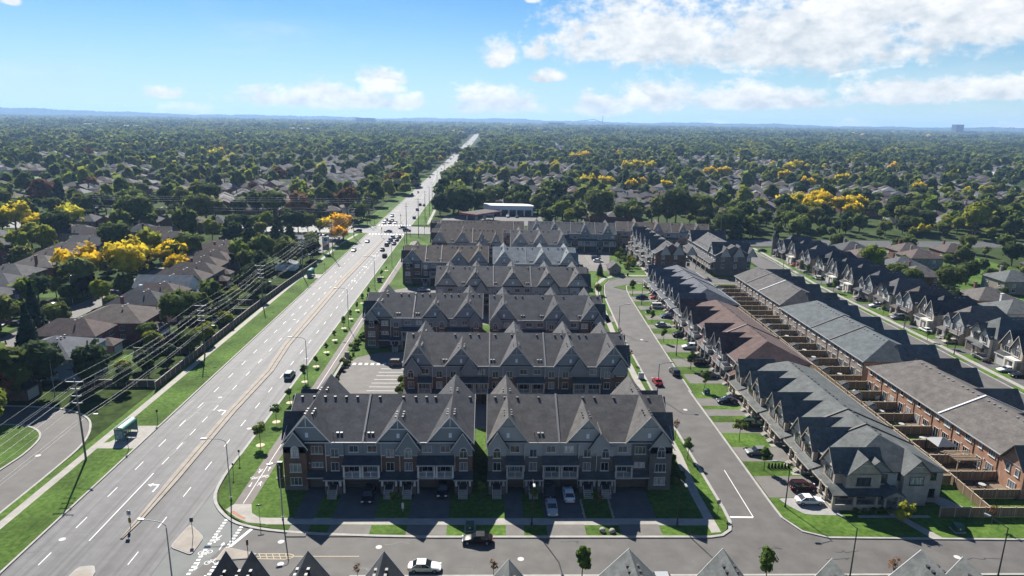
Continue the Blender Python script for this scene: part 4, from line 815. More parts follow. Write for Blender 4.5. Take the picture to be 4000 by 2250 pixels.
# ------------------------------------------------------------------ detached houses with steep gables on the east street
def detached(label, X, Y, rz, W, D, style, roofm, wallm, gm, trim=WHITE):
    root = thing('detached_house', label, 'house', (X, Y, 0), rz, 'detached houses along the east street')
    ze, zr = 6.1, 10.8
    b = MB(); b.box(0, W, 0, D, -.1, ze); obj('wall', b.mesh('wall', wallm), root)
    b = MB(); b.hip(-.4, W+.4, -.4, D+.4, ze-.1, zr, 0, .78); roof = obj('roof', b.mesh('roof', roofm), root)
    for i in range(3): vent(roof, W/2+.8, D*.45+i*1.4, zr-.7)
    gx = W*.68 if style % 2 else W*.32; px = W-gx
    b = MB(); b.box(gx-2.75, gx+2.75, -1.4, 0, -.1, 3.2); gar = obj('garage', b.mesh('garage', wallm), root)
    garage(gar, gx, -1.42, 4.6, 2.25, 0, GARM if style % 3 else GARW); leanto(gar, gx-2.95, gx+2.95, .05, -1.8, 3.95, 3.05, roofm, 'garage_roof', trim)
    b = MB(); b.box(gx-2.5, gx+2.5, -.45, 0, 3.3, 6.3); obj('bay_wall', b.mesh('bay_wall', gm), root)
    cross_gable(root, gx, (2.75, 3.1, 2.5)[style], -.95, D*.42, 5.95, (10.2, 9.4, 8.7)[style], roofm, gm, style == 2, trim, False, style == 0, .4)
    window(root, gx, -.5, 3.95, 2.5, 1.7, 3, False, 0, WHITE if style != 2 else BROWNT)
    hw = 2.0; b = MB(); b.box(px-hw, px+hw, -.9, 0, -.1, 6.3); obj('tower_wall', b.mesh('tower_wall', gm if style else wallm), root)
    cross_gable(root, px, (hw+.15, 1.7, 2.0)[style], -1.4, D*.36, 5.95, (9.7, 8.2, 8.3)[style], roofm, gm, style == 1, trim, False, style == 0, .4)
    window(root, px, -.95, 4.0, 1.6, 1.7, 2)
    p = obj('porch', MB().box(px-1.9, px+1.9, -2.8, -.9, -.1, .55).mesh('porch', CONC), root)
    if style == 0:
        b = MB(); b.box(px-1.9, px+1.9, -2.7, -.9, 3.0, 3.5); b.box(px-1.9, px-1.3, -2.7, -2.1, .55, 3.0); b.box(px+1.3, px+1.9, -2.7, -2.1, .55, 3.0); obj('portico', b.mesh('portico', SIDE_), p)
    else:
        b = MB(); b.hip(px-2.2, px+2.2, -3.1, -.85, 2.95, 3.8); obj('porch_roof', b.mesh('porch_roof', roofm), p)
        for s in (-1.6, 1.6): column(p, px+s, -2.55, .55, 2.9, trim, .2, wallm, 1.4)
    door(p, px, -.93, .55, 1.2, 2.2); steps(p, px, -2.8, .5, 3, 1.6)
    for y in (3, 8, 12.5):
        for s in (0, 1):
            if y < D-2: window(root, W+.02 if s else -.02, y, 3.9, 1.0, 1.4, 1, False, R(90) if s else R(-90))
    return root
DH = [(151, 0, 'green', 'BR_B', 'SIDE_', 'buff stone house with twin pale-rimmed gables behind the white coupe'),
      (163, 0, 'char', 'BR_B', 'BR_T', 'dark roofed stone house with square portico behind the grey pickup'),
      (175, 2, 'green', 'BR_B', 'SIDE_', 'greenish roofed house with orange-tan front gables and hipped porch'),
      (187, 1, 'tan', 'BR_T', 'SIDG', 'brown roofed house with broad porch and pale driveway by the white sedan'),
      (199.5, 0, 'char', 'BR_B', 'BR_T', 'dark roofed house with two tall stone gables and a dark double garage'),
      (212, 1, 'brown', 'BR_T', 'SIDG', 'tan brick house with white half-timber gables behind the grey wagon'),
      (224, 2, 'grey', 'BR_T', 'SIDE_', 'grey roofed house with timbered gable behind the white utility vehicle'),
      (236, 1, 'slate', 'BR_B', 'SIDG', 'slate roofed house with two white-rimmed gables and deep porch'),
      (248, 0, 'slate', 'BR_G', 'BR_B', 'blue-black roofed house with pale stone portico and tall gable'),
      (260, 0, 'slate', 'BR_G', 'SIDG', 'blue-black roofed house with paired narrow gables by the young trees'),
      (274, 2, 'char', 'BR_T', 'SIDE_', 'low grey house with broad side gable and small front porch'),
      (288, 1, 'grey', 'BR_T', 'SIDG', 'brown brick house with low porch beside the young maples'),
      (301, 0, 'slate', 'BR_G', 'SIDG', 'slate roofed house with tall narrow gable and lit ridge'),
      (314, 1, 'slate', 'BR_D', 'SIDG', 'slate roofed house with corner turret side by the tree belt')]
for (y, st, rf, wl, gm, lb) in DH:
    D_ = 15.5; X_ = 139.4 if y < 262 else 140.5
    detached(lb, X_, y+9.6, R(-90), 10.4, D_, st, RF[rf], globals()[wl], globals()[gm], (SIDE_, GREYT, BROWNT)[st])
    gx = y+9.6-(10.4*.68 if st % 2 else 10.4*.32)
    x0 = 132.8 if y < 262 else 136
    slabobj('driveway', rect(x0, X_-1.3, gx-2.6, gx+2.6), ZW+.003, ASPH3 if st != 1 else PAVER); slabobj('driveway', rect(129.4 if y < 250 else 131.0, x0-1.9, gx-2.5, gx+2.5), ZW+.003, ASPH3)
b = MB(); b.cyl((0, 0, 0), (0, 0, 9), 1.5, 1.5, 10, 1); b.cyl((0, 0, 9), (0, 0, 13), 1.8, .05, 10, 0)
tag(obj('corner_turret', b.mesh('corner_turret', [RF['char'], BR_G]), None, (139.6, 325, 0)), 'grey turret with pointed conical roof at the last house before the tree belt', 'turret')

# ------------------------------------------------------------------ driveways, lawns edges along the centre street
for i in range(8):
    y = 150-48.2/16*(2*i+1) if False else None
def drive(y0, y1, x0=48.4, x1=58.9, m=ASPH3): slabobj('driveway', rect(x0, x1, y0, y1), ZW+.003, m)
for (y0, y1) in ((103.4, 110.6), (116.1, 121.9), (128.2, 133.3), (136.6, 140.0), (142.0, 146.2)): drive(y0, y1, 48.2, 58.9, PAVER)
slabobj('patio_drive', rounded([(49.6, 103.2), (58.2, 103.2), (58.2, 97.9), (52.2, 98.2), (50.4, 101)], .2), ZW+.006, mat('pale_pavers', (.23, .225, .215), (.29, .285, .275), sc=2))
for (y0, y1) in ((155.5, 161.8), (167.2, 173.4), (178.6, 185.3), (190.5, 195.6), (200.8, 204.9)): drive(y0, y1, 49.5, 60.2, PAVER)
for (y0, y1) in ((210.5, 215.5), (222.5, 227.4), (233.5, 240), (244.6, 249)): drive(y0, y1, 51.5, 62, PAVER)
for y in (111.6, 114.9, 122.7, 126.9, 134.1, 141.0, 147.2, 154.7, 162.6, 166.3, 174.3, 177.7, 186.2, 189.6, 196.5, 200.0, 209.5, 216.4, 221.6, 228.3, 232.6, 241): slabobj('door_walk', rect(55.6+(y-110)*.045, 58.6+(y-110)*.036, y-.55, y+.55), ZW+.004, CONC)
for i in range(16):
    b = 0
# ------------------------------------------------------------------ hip-roofed houses
HM = {}
def hip_house(label, X, Y, rz, W, D, ze, zr, roofm, wallm, group, full=True, chimney=True, wing=True, gabled=False, name='hip_roofed_house', z=0.0):
    root = thing(name, label, 'house', (X, Y, z), rz, group)
    b = MB(); b.box(-W/2, W/2, -D/2, D/2, -.1, ze)
    if gabled: b.vprism([(-W/2, ze), (W/2, ze), (0, zr-.15)], -D/2+.02, -D/2+.25); b.vprism([(-W/2, ze), (W/2, ze), (0, zr-.15)], D/2-.25, D/2-.02)
    obj('wall', b.mesh('wall', wallm), root)
    b = MB()
    if gabled: b.gable(-W/2-.5, W/2+.5, -D/2-.4, D/2+.4, ze-.2, zr, 'y', .15)
    else: b.hip(-W/2-.5, W/2+.5, -D/2-.5, D/2+.5, ze-.05, zr)
    roof = obj('roof', b.mesh('roof', roofm), root)
    if chimney: obj('chimney', cached(('chim', wallm.name), lambda: MB().box(-.4, .4, -.35, .35, -3, 1.4).box(-.5, .5, -.45, .45, 1.4, 1.6).mesh('chimney', wallm)), roof, (W*.36, D*.1, zr-.8))
    if full:
        for i in range(3): vent(roof, -W*.12+i*1.5, -.8 if W > D else -D*.1, zr-.35 if W > D else zr-.3, True)
        if wing: 
            b = MB(); b.box(-W/2+.2, -W/2+W*.5, -D/2-4.2, -D/2, -.1, 3.0); wg = obj('garage', b.mesh('garage', wallm), root)
            b = MB(); b.hip(-W/2-.2, -W/2+W*.5+.4, -D/2-4.6, -D/2+1.2, 2.95, 4.5); obj('garage_roof', b.mesh('garage_roof', roofm), wg); garage(wg, -W/4+.1, -D/2-4.22, W*.36, 2.2, 0, GARW)
        hh = (ze > 4)
        for x in (-W*.28, W*.26):
            for s in (-1, 1):
                if hh: window(root, x, s*(D/2+.02), ze-2.2, 1.6, 1.3, 2, False, 0 if s < 0 else R(180))
                window(root, x, s*(D/2+.02), .9, 1.6, 1.4, 2, False, 0 if s < 0 else R(180))
        for y in (-D*.22, D*.24):
            for s in (-1, 1):
                if hh: window(root, s*(W/2+.02), y, ze-2.2, 1.3, 1.3, 2, False, R(90)*s)
                window(root, s*(W/2+.02), y, .9, 1.5, 1.4, 2, False, R(90)*s)
    else:
        for s in (-1, 1): window(root, s*W*.22, -D/2-.02, max(.9, ze-2.2), 1.8, 1.4, 2)
    return root

# ------------------------------------------------------------------ west houses (list: x, y, width, depth, roof, wall, label)
WG = 'brick houses west of the main road'
WH = [(-106, 163, 15, 15, 'blue', SIDBL, 'house with pale blue siding and grey roof beside the big spruces'), (-111, 178, 17, 10, 'mauve', BR_R, 'low red-roofed brick house between the blue-sided house and the big brown one'),
      (-106, 192.5, 19, 15, 'old', BR_R, 'large dark brick house with broad brown hip roof and roof vents'), (-108, 209, 16, 10, 'slate', BR_W, 'house with white end wall and slate roof'),
      (-108, 219.5, 17, 10, 'mauve', SIDW, 'house with red-brown roof and white siding'), (-110, 230.5, 18, 9.5, 'silver', SIDW, 'silver-roofed white house beside the bushy garden'),
      (-110, 241, 19, 9.5, 'old', BR_R, 'brown-roofed brick house behind the sheds'), (-110, 252, 19, 10, 'brown', BR_R, 'brick house with plain brown roof facing the yellow trees'),
      (-113, 263.5, 19, 10, 'old', BR_R, 'brick house with faded roof by the parked cars'), (-114, 275, 20, 10, 'old', BR_R, 'brick house with dormer-like roof vents near the cedar hedge'),
      (-115, 287, 20, 11, 'mauve', BR_R, 'red-brown roofed house before the round evergreens'), (-118, 300, 18, 11, 'old', BR_R, 'brick house at the end of the row by the round evergreens'),
      (-160, 214, 16, 14, 'slate', BR_G, 'slate roofed house with three front gables across the crescent'), (-166, 231, 16, 13, 'slate', BR_D, 'dark brick house with slate roof beside the parked van'), (-172, 246, 16, 13, 'grey', BR_D, 'grey roofed dark brick house west of the crescent'),
      (-172, 262, 17, 13, 'tan', BR_R, 'house with pale tan roof planes west of the yellow trees'), (-176, 277, 16, 12, 'old', BR_R, 'brown-roofed house behind the yellow trees'), (-178, 291, 18, 12, 'old', BR_R, 'brick house with long brown ridge behind the yellow trees'), (-176, 308, 20, 13, 'slate', BR_R, 'dark roofed brick house next to the light green tree'),
      (-150, 200, 10, 8, 'tan', BR_R, 'low tan-roofed garage by the crescent'), (-190, 215, 15, 13, 'old', BR_R, 'brown roofed house at the far side of the crescent lawns'), (-215, 300, 16, 13, 'slate', BR_D, 'dark house half hidden behind the yellow-green trees'), (-235, 325, 16, 13, 'grey', BR_R, 'grey roofed brick house at the end of the crescent lawns'),
      (-112, 148, 13, 10, 'slate', BR_D, 'dark house in the shade of the spruces')]
for i_, (x_, y_) in enumerate(((-196, 232), (-200, 247), (-203, 262), (-206, 278), (-222, 240), (-226, 256), (-229, 272), (-186, 330), (-200, 338), (-160, 336), (-172, 343), (-148, 322), (-214, 345), (-168, 196), (-184, 192))): WH.append((x_, y_, 15, 10.5, ('slate', 'old', 'mauve', 'grey', 'brown')[i_ % 5], (BR_R, BR_D, BR_T)[i_ % 3], '%s-roofed %s house packed behind the crescent' % (('slate', 'faded brown', 'mauve', 'grey', 'brown')[i_ % 5], ('brick', 'dark brick', 'taupe brick')[i_ % 3])))
for (x, y, w, d, rf, wl, lb) in WH: hip_house(lb, x, y, R(-90) if x < -140 else R(90), d, w, 5.6 if w > 11 else 3.0, 8.9 if w > 11 else 5.2, RF[rf], wl, WG, chimney=rnd.random() < .35, wing=x < -100, gabled=(int(x+y) % 4 == 0 and w > 11))
for i, x in enumerate((-241, -229, -217, -206, -195, -184, -172.5, -161, -148)):
    hip_house('%s roofed house in the row facing the forecourt hedge' % ('tan', 'brown', 'slate')[i % 3], x, 377, 0, 10, 12, 5.5, 8.6, RF[('tan', 'old', 'slate')[i % 3]], (BR_R, BR_D, BR_T)[i % 3], 'row of houses before the tree belt', chimney=i % 3 == 0, wing=False, gabled=i in (3, 6))
EH = [(172, 176, 'teal'), (174, 192, 'teal'), (171, 209, 'green'), (174, 226, 'tan'), (172, 262, 'tan'), (176, 280, 'blue'), (170, 300, 'mauve'), (174, 318, 'slate'), (196, 300, 'mauve'), (205, 255, 'green'), (200, 316, 'old'), (205, 190, 'teal'), (208, 225, 'old'), (222, 316, 'old'), (240, 280, 'slate')]
for (x, y, rf) in EH: hip_house('older %s-roofed house with tall brick chimney behind the east street gardens' % rf, x, y, R(90), 12.5, 14.5, 5.2, 8.4, RF[rf], (BR_T, BR_R, BR_W)[int(y) % 3], 'older houses behind the east street', wing=False)
# small hut with gable roof at the street bend
t = thing('utility_hut', 'small brick hut with grey gable roof at the bend of the centre street', 'hut', (52.6, 279.5, .1))
obj('wall', MB().box(-2.4, 2.4, -3, 3, -.1, 3).vprism([(-2.4, 3), (2.4, 3), (0, 5)], -2.98, -2.7).mesh('wall', BR_T), t); obj('roof', MB().gable(-2.9, 2.9, -3.5, 3.5, 2.7, 5.3, 'y').mesh('roof', RF['warm']), t); window(t, 0, -3.02, 1.2, .9, 1.1, 1); obj('gable_trim', MB().vprism([(-2.9, 2.75), (-2.7, 2.75), (0, 5.1), (0, 5.3)], -3.56, -3.5).vprism([(2.9, 2.75), (2.7, 2.75), (0, 5.1), (0, 5.3)], -3.56, -3.5).mesh('gable_trim', WHITE), t)
# gas station buildings beyond the rows, and on the west corner
REDP = mat('red_panel', (.45, .035, .04), rough=.4); GREYP = mat('grey_panel', (.3, .3, .31), rough=.6)
t = thing('car_wash', 'long white flat-roofed car wash with dark bay doors', 'building', (-4, 455, 0), R(-2))
obj('wall', MB().box(0, 33, 0, 12, 0, 6).mesh('wall', SIDW), t); obj('parapet', MB().box(-.3, 33.3, -.3, 12.3, 6, 6.7).mesh('parapet', WHITE), t)
for i in range(5): garage(t, 9+i*5.2, -.02, 4.0, 3.8, 0, mat('bay_dark', (.02, .022, .025), rough=.2), 0)
window(t, 3, -.02, 1.2, 3.6, 2.2, 3)
t = thing('fuel_canopy', 'red-edged flat fuel canopy with white underside', 'canopy', (-5.7, 428, 0), R(50))
obj('canopy_roof', MB().box(-12.4, 12.4, -6.8, 6.8, 5, 5.9).mesh('canopy_roof', RF['brown']), t); obj('fascia', MB().box(-12.5, 12.5, -6.95, -6.8, 4.85, 6.05).box(-12.55, -12.4, -6.8, 6.9, 4.85, 6.05).box(12.4, 12.55, -6.8, 6.9, 4.85, 6.05).mesh('fascia', REDP), t); obj('edge_trim', MB().box(-12.6, 12.6, -7.05, -6.96, 5.75, 6.1).mesh('edge_trim', WHITE), t)
for x in (-8, 0, 8):
    for y in (-4, 4): obj('column', cached('fcol', lambda: MB().box(-.3, .3, -.3, .3, 0, 5).mesh('column', WHITE)), t, (x, y, 0))
t = thing('fuel_kiosk', 'small white gas station kiosk with dark flat roof by the orange tree', 'building', (-92, 335, 0), R(4))
obj('wall', MB().box(-7, 7, -5, 5, 0, 4.2).mesh('wall', WHITE), t); obj('roof', MB().box(-7.5, 7.5, -5.5, 5.5, 4.2, 4.7).mesh('roof', RF['char']), t); obj('parapet', MB().box(-7.6, 7.6, -5.7, -5.5, 3.9, 4.95).box(7.5, 7.7, -5.6, 5.6, 3.9, 4.95).mesh('parapet', WHITE), t)
for i in range(3): window(t, -4+i*4, -5.02, .8, 2.6, 2.2, 2)
t = thing('garden_shed', 'pale grey shed with flat roof behind the west board fence', 'shed', (-84, 281, 0)); obj('wall', MB().box(-4, 4, -3, 3, 0, 2.7).mesh('wall', SIDW), t); obj('roof', MB().gable(-4.4, 4.4, -3.4, 3.4, 2.6, 3.9).mesh('roof', RF['silver']), t); door(t, 1, -3.02, 0)
# pylon sign
t = thing('pylon_sign', 'tall gas station pylon sign with round dark emblem over a red price panel', 'sign', (-76, 316, .1))
obj('post', MB().box(-1.55, -1.3, -.2, .2, 0, 8).box(1.3, 1.55, -.2, .2, 0, 8).mesh('post', STEEL), t)
obj('sign_panel', MB().box(-1.3, 1.3, -.18, .18, 4.4, 8).mesh('sign_panel', WHITE), t); obj('price_panel', MB().box(-1.3, 1.3, -.18, .18, 2.9, 4.35).mesh('price_panel', REDP), t); obj('price_panel', MB().box(-1.3, 1.3, -.18, .18, 1.6, 2.85).mesh('price_panel', GREYP), t)
obj('emblem', MB().cyl((0, -.19, 6.6), (0, -.22, 6.6), .75, .75, 20).mesh('emblem', DARKM), t); obj('emblem_swoosh', MB().vprism([(-.45, 6.45), (.1, 6.95), (.5, 6.9), (.1, 6.35)], -.24, -.225).mesh('emblem_swoosh', WHITE), t); obj('name_strip', MB().box(-.8, .8, -.2, -.185, 5.15, 5.4).mesh('name_strip', GREYP), t)
obj('price_stripe', MB().vprism([(-1.2, 3.3), (1.2, 2.95), (1.2, 3.15), (-1.2, 3.5)], -.2, -.185).mesh('price_stripe', WHITE), t)

# ------------------------------------------------------------------ bus shelters
GREENM = mat('green_shelter_paint', (.05, .19, .15), rough=.35); SHGL = mat('shelter_glass', (.25, .33, .34), rough=.05, spec=.7); POST = mat('poster_print', (.35, .4, .42), (.08, .1, .12), sc=2.5, coord='o')
def shelter(label, x, y, rz):
    t = thing('bus_shelter', label, 'bus shelter', (x, y, ZW+.03), rz, 'bus shelters on the west sidewalk')
    b = MB(); k = 8; pts = [(1.0*math.cos(math.pi*i/k), 2.35+.55*math.sin(math.pi*i/k)) for i in range(k+1)]; pin = [(.93*math.cos(math.pi*i/k), 2.3+.5*math.sin(math.pi*i/k)) for i in range(k, -1, -1)]
    b.vprism(pts+pin, -2.4, 2.4); obj('roof', b.mesh('roof', GREENM), t)
    for sx in (-.9, .9):
        for y_ in (-2.3, 0, 2.3): obj('post', cached('shp', lambda: MB().box(-.05, .05, -.05, .05, 0, 2.4).mesh('post', GREENM)), t, (sx, y_, 0))
    obj('back_glass', MB().box(-.92, -.89, -2.25, 2.25, .25, 2.25).mesh('back_glass', SHGL), t); obj('side_glass', MB().box(-.85, .85, 2.28, 2.31, .25, 2.25).mesh('side_glass', SHGL), t)
    obj('advert_frame', MB().box(-.85, .85, -2.36, -2.24, .2, 2.3).mesh('advert_frame', GREENM), t); obj('advert_poster', MB().box(-.65, .65, -2.385, -2.37, .5, 2.1).mesh('advert_poster', POST), t)
    obj('bench', MB().box(-.75, -.35, -1, 1, .45, .52).box(-.7, -.4, -.8, -.7, 0, .45).box(-.7, -.4, .7, .8, 0, .45).mesh('bench', STEEL), t)
shelter('green-roofed glass bus shelter on the pad opposite the crescent bend', -71.2, 126.3, R(-3)); shelter('pale glass bus shelter on the pad before the gas station sign', -71.2, 268.8, 0)

# ------------------------------------------------------------------ poles, lamps, wires
def utility_pole(x, y, h, label, rz=0.0, arms=4, lamp=True, group='utility poles along the west sidewalk'):
    t = thing('utility_pole', label, 'utility pole', (x, y, 0), rz, group)
    obj('shaft', cached(('ush', h), lambda: MB().cyl((0, 0, -.2), (0, 0, h), .2, .12, 10).mesh('shaft', POLEW)), t)
    z = h-.6
    for i in range(arms):
        w = 1.6 if i == 0 else .95
        obj('crossarm', cached(('arm', w), lambda: MB().box(-w, w, -.06, .06, -.06, .06).mesh('crossarm', STEEL)), t, (0, -.15, z-i*1.35))
        for s in (-1, 1): obj('insulator', cached('ins', lambda: MB().cyl((0, 0, 0), (0, 0, .28), .07, .05, 8).mesh('insulator', WHITE)), t, (s*(w-.08), -.15, z-i*1.35+.06))
    if lamp:
        obj('lamp_arm', cached('parm', lambda: MB().tube([(0, 0, 0), (.9, 0, .55), (1.8, 0, .8), (2.6, 0, .85)], .04).mesh('lamp_arm', STEEL)), t, (0, 0, h*.52)); obj('lamp_head', cached('phead', lambda: MB().box(-.1, .65, -.15, .15, -.08, .06).mesh('lamp_head', STEEL)), t, (2.6, 0, h*.52+.85))
    return t
WP = [(-73.0, 40, 15.6), (-73.7, 116.7, 16.0), (-75.2, 174.3, 14.3), (-76.1, 224.9, 14.2), (-73.9, 267.8, 16), (-70.8, 306.7, 17), (-72, 362, 16), (-72, 412, 16)]
for i, (x, y, h) in enumerate(WP): utility_pole(x, y, h, 'tall timber utility pole with stacked crossarms and a lamp arm on the west verge')
for (x, y) in ((-41.9, 344), (-38, 364.5), (-39.8, 421.9), (-39.6, 450.4), (-40.5, 484.5), (-45.9, 601), (-45, 690)): utility_pole(x, y, 21 if y < 400 else 19, 'tall bare utility pole beside the far stretch of the main road', 0, 2, False, 'utility poles beyond the crossing')
for (x, y, h) in ((-230, 404, 17), (-170, 404, 17), (-112, 404, 17), (-72.5, 405.5, 17)): utility_pole(x, y, h, 'utility pole standing along the cross road by the tree belt', R(90), 2, False, 'utility poles along the cross road')
utility_pole(118, 342, 22, 'tall pale pole standing alone behind the gabled rows', 0, 0, False, None)
def wire(label, pts, sag, r=.035, group=None):
    P = []
    for (a, c) in zip(pts[:-1], pts[1:]):
        for k in range(8):
            t_ = k/8; P.append([a[j]+(c[j]-a[j])*t_ for j in range(2)]+[a[2]+(c[2]-a[2])*t_-sag*4*t_*(1-t_)])
    P.append(list(pts[-1]))
    tag(obj('overhead_wire', MB().tube(P, r, 4).mesh('overhead_wire', WIREM)), label, 'wire', group)
for (dx, dz) in ((-1.5, -.25), (1.5, -.25), (-.87, -1.6), (.87, -1.6), (-.87, -2.95), (.87, -2.95), (-.87, -4.3), (.87, -4.3)):
    wire('thin overhead wire strung between the west verge utility poles', [(x+dx, y-.15, h+dz) for x, y, h in WP[:-1]], .9, .0105, 'wires on the west verge poles')
for k in (8.6, 8.0): wire('lower telephone cable slung under the west verge wires', [(x+.3, y, h*k/16) for x, y, h in WP[:-1]], .7, .015, 'telephone cables on the west verge poles')
for i, z in enumerate((16.2, 15, 13.8, 10, 8.5)): wire('overhead wire along the cross road before the tree belt', [(-230, 404, z), (-170, 404, z), (-112, 404, z), (-72.5, 405.5, z), (-38, 372, z+2)],   .7, .045, 'wires along the cross road')
for i, z in enumerate((18.5, 17.3, 16.1)): wire('overhead wire crossing the main road beyond the junction', [(-130, 520, z), (-46, 500, z), (-40.5, 484.5, z)], .8, .05, 'wires beyond the junction')
for i, z in enumerate((18, 16.8)): wire('overhead wire along the far roadside poles', [(-38, 364.5, z+2), (-39.8, 421.9, z), (-39.6, 450.4, z), (-40.5, 484.5, z), (-45.9, 601, z), (-45, 690, z)], .6, .04, 'wires on the far roadside poles')

def cobra_lamp(x, y, rz, h=11.6, reach=2.6, label='', m=STEEL, group=None, style=0):
    t = thing('street_lamp', label, 'street lamp', (x, y, .1), rz, group)
    obj('pole', cached(('lp', h, m.name), lambda: MB().cyl((0, 0, 0), (0, 0, .5), .17, .15, 8).cyl((0, 0, .5), (0, 0, h), .11, .07, 8).mesh('pole', m)), t)
    if style == 0: pts = [(0, 0, h)]+[(-reach*.55*(1-math.cos(a)), 0, h+.75*math.sin(a)) for a in (.3, .6, .9, 1.2, 1.57)]+[(-reach, 0, h+.78)]
    else: pts = [(0, 0, h-.1), (-reach, 0, h+.5)]
    obj('arm', cached(('la', style, reach, h, m.name), lambda: MB().tube(pts, .05).mesh('arm', m)), t)
    obj('lamp_head', cached(('lh', m.name), lambda: MB().box(-.75, .1, -.16, .16, -.1, .08).box(-.6, -.05, -.12, .12, -.16, -.1).mesh('lamp_head', STEEL)), t, (-reach, 0, pts[-1][2]))
    return t
GL = 'cobra-head lamps along the bike path'
for (x, y) in ((-42.3, 152), (-42.3, 199.5), (-42.3, 248), (-41.6, 288.2), (-41.2, 330)): cobra_lamp(x, y, 0, 11.6, 3.2, 'tall steel cobra-head lamp between the bike path and the main road', STEEL, GL)
cobra_lamp(-42.4, 103, 0, 10.2, 3.2, 'steel cobra-head lamp on the rounded corner of the bike path lawn')
cobra_lamp(-42.1, 81, R(-10), 9.2, 3.2, 'steel cobra-head lamp by the bicycle crossing beside the brick island')
cobra_lamp(-32.25, 97.3, R(20), 9.0, 1.0, 'short-armed grey lamp at the corner of the charcoal row lawn')
DL = 'dark straight-armed lamps of the new streets'
for (x, y, rz, lb) in ((7.1, 95.4, 90, 'dark lamp on the boulevard before the grey stone row'), (30.2, 95.4, 90, 'dark lamp on the boulevard at the street corner'), (49.7, 100.4, 0, 'dark lamp on the corner lawn by the pale pavers'), (51.2, 82.2, -60, 'dark lamp across the street facing the corner lawn'), (72.6, 82.2, -60, 'dark lamp across the street from the transformer box lawn'),
    (39.7, 198.2, 180, 'dark lamp on the walk beside the middle slate row'), (42.4, 257.5, 180, 'dark lamp at the bend of the centre street'), (53.4, 229, 0, 'dark lamp before the blue-grey roofed row'), (51.5, 175.9, 0, 'dark lamp before the red roofed row by the white utility vehicle'), (39.4, 147.3, 180, 'dark lamp arching over the parked red car'), (131.2, 202.6, 180, 'dark lamp on the east street verge by the two topiaries'), (131, 178.3, 180, 'dark lamp on the east street verge by the tan sedan'), (130.2, 292, 180, 'dark lamp on the east street verge by the young maples'),
    (90.5, 290, 0, 'dark lamp in the garage lane'), (-1.2, 143, 0, 'dark lamp in the gap between the two front rows')): cobra_lamp(x, y, R(rz), 8.0, 2.4, lb, DARKM, DL, 1)
for (x, y) in ((-135, 175), (-139, 225), (-190, 400), (-226, 398), (-97, 146)): cobra_lamp(x, y, R(-90), 8.5, 2.2, 'grey cobra-head lamp among the west gardens', STEEL, 'lamps of the west crescent')
def signal(x, y, rz, label, h=5.2, arm=0):
    t = thing('traffic_signal', label, 'traffic signal', (x, y, .1), rz, 'traffic signals')
    obj('pole', cached(('sp', h), lambda: MB().cyl((0, 0, 0), (0, 0, h), .1, .08, 8).mesh('pole', DARKM)), t)
    def hd():
        b = MB(); b.box(-.2, .2, -.15, .1, -.55, .55, 0)
        for i, m in enumerate((1, 2, 3)): b.cyl((0, -.15, .35-i*.35), (0, -.19, .35-i*.35), .13, .13, 10, m)
        return b.mesh('signal_head', [mat('signal_yellow', (.3, .2, .02)), LAMPR, mat('amber', (.4, .2, .02)), mat('sig_green', (.02, .25, .12))])
    if arm: obj('mast_arm', cached(('ma', arm), lambda: MB().cyl((0, 0, 0), (-arm, 0, .4), .07, .05).mesh('mast_arm', STEEL)), t, (0, 0, h-.3))
    obj('signal_head', cached('sh', hd), t, (-arm, -.1, h-.3)); return t
signal(-57.2, 362, 0, 'signal on the median nose at the crossing zebra'); signal(-53.8, 414.4, 0, 'signal on the far median beyond the crossing'); signal(-42.1, 361.4, 0, 'signal with long mast arm at the bike path corner', 6.5, 5); signal(-37.4, 403.8, 0, 'signal on the grassy far corner', 5); signal(-68.5, 407, 0, 'signal by the gas station corner', 6, 4); signal(-35.4, 371.5, 0, 'short signal beside the row end wall', 4.5)
def sign(x, y, label, h=2.6, w=.6, hh=.75, m=DARKM, rz=0.0, z=.1, extra=None, group=None):
    t = thing('road_sign', label, 'road sign', (x, y, z), rz, group)
    obj('post', cached(('rp', h), lambda: MB().cyl((0, 0, 0), (0, 0, h), .05, .05, 6).mesh('post', STEEL if m is not DARKM else DARKM)), t)
    obj('plate', cached(('rpl', w, hh, m.name), lambda: MB().box(-w/2, w/2, -.05, -.02, -hh/2, hh/2).mesh('plate', m)), t, (0, 0, h-hh/2))
    if extra: obj('symbol', extra, t, (0, -.055, h-hh/2))
    return t
turn = MB(); ring(turn, 0, 0, .2, .06, 12)
turn = MB(); turn.tube([(-.12, 0, .18), (.12, 0, .12), (.14, 0, -.05), (-.05, 0, -.15)], .04); turnm = turn.mesh('symbol', DARKM)
t = sign(-54.7, 94.9, 'keep-right sign over a black and yellow marker on the median nose', 3.0, .62, .8, WHITE, 0, .15, turnm); obj('hazard_marker', MB().box(-.2, .2, -.05, -.02, .9, 1.75).mesh('hazard_marker', mat('hazard', (.02, .02, .02), (.5, .35, .02), sc=6, pos=(.48, .52))), t)
sign(-44.3, 92.6, 'dark yield sign on the triangular brick island', 3.2, .5, .7, DARKM, .2, .15); sign(-34.6, 88.2, 'dark sign at the end of the long brick island', 2.4, .3, .9, DARKM, .6, .15)
sign(-35.6, 96.6, 'corner street-name sign with stacked plates by the plaza', 3.0, .9, .22, DARKM, .3); sign(37.6, 98.2, 'stop sign seen from behind at the street corner', 2.7, .7, .7, mat('sign_back', (.2, .17, .16)), .3); sign(-45.6, 116, 'slender sign at the kerb flare of the lawn', 2.4, .35, .5); sign(-44.9, 111, 'slender sign post on the curved kerb lawn', 2.4, .3, .4)
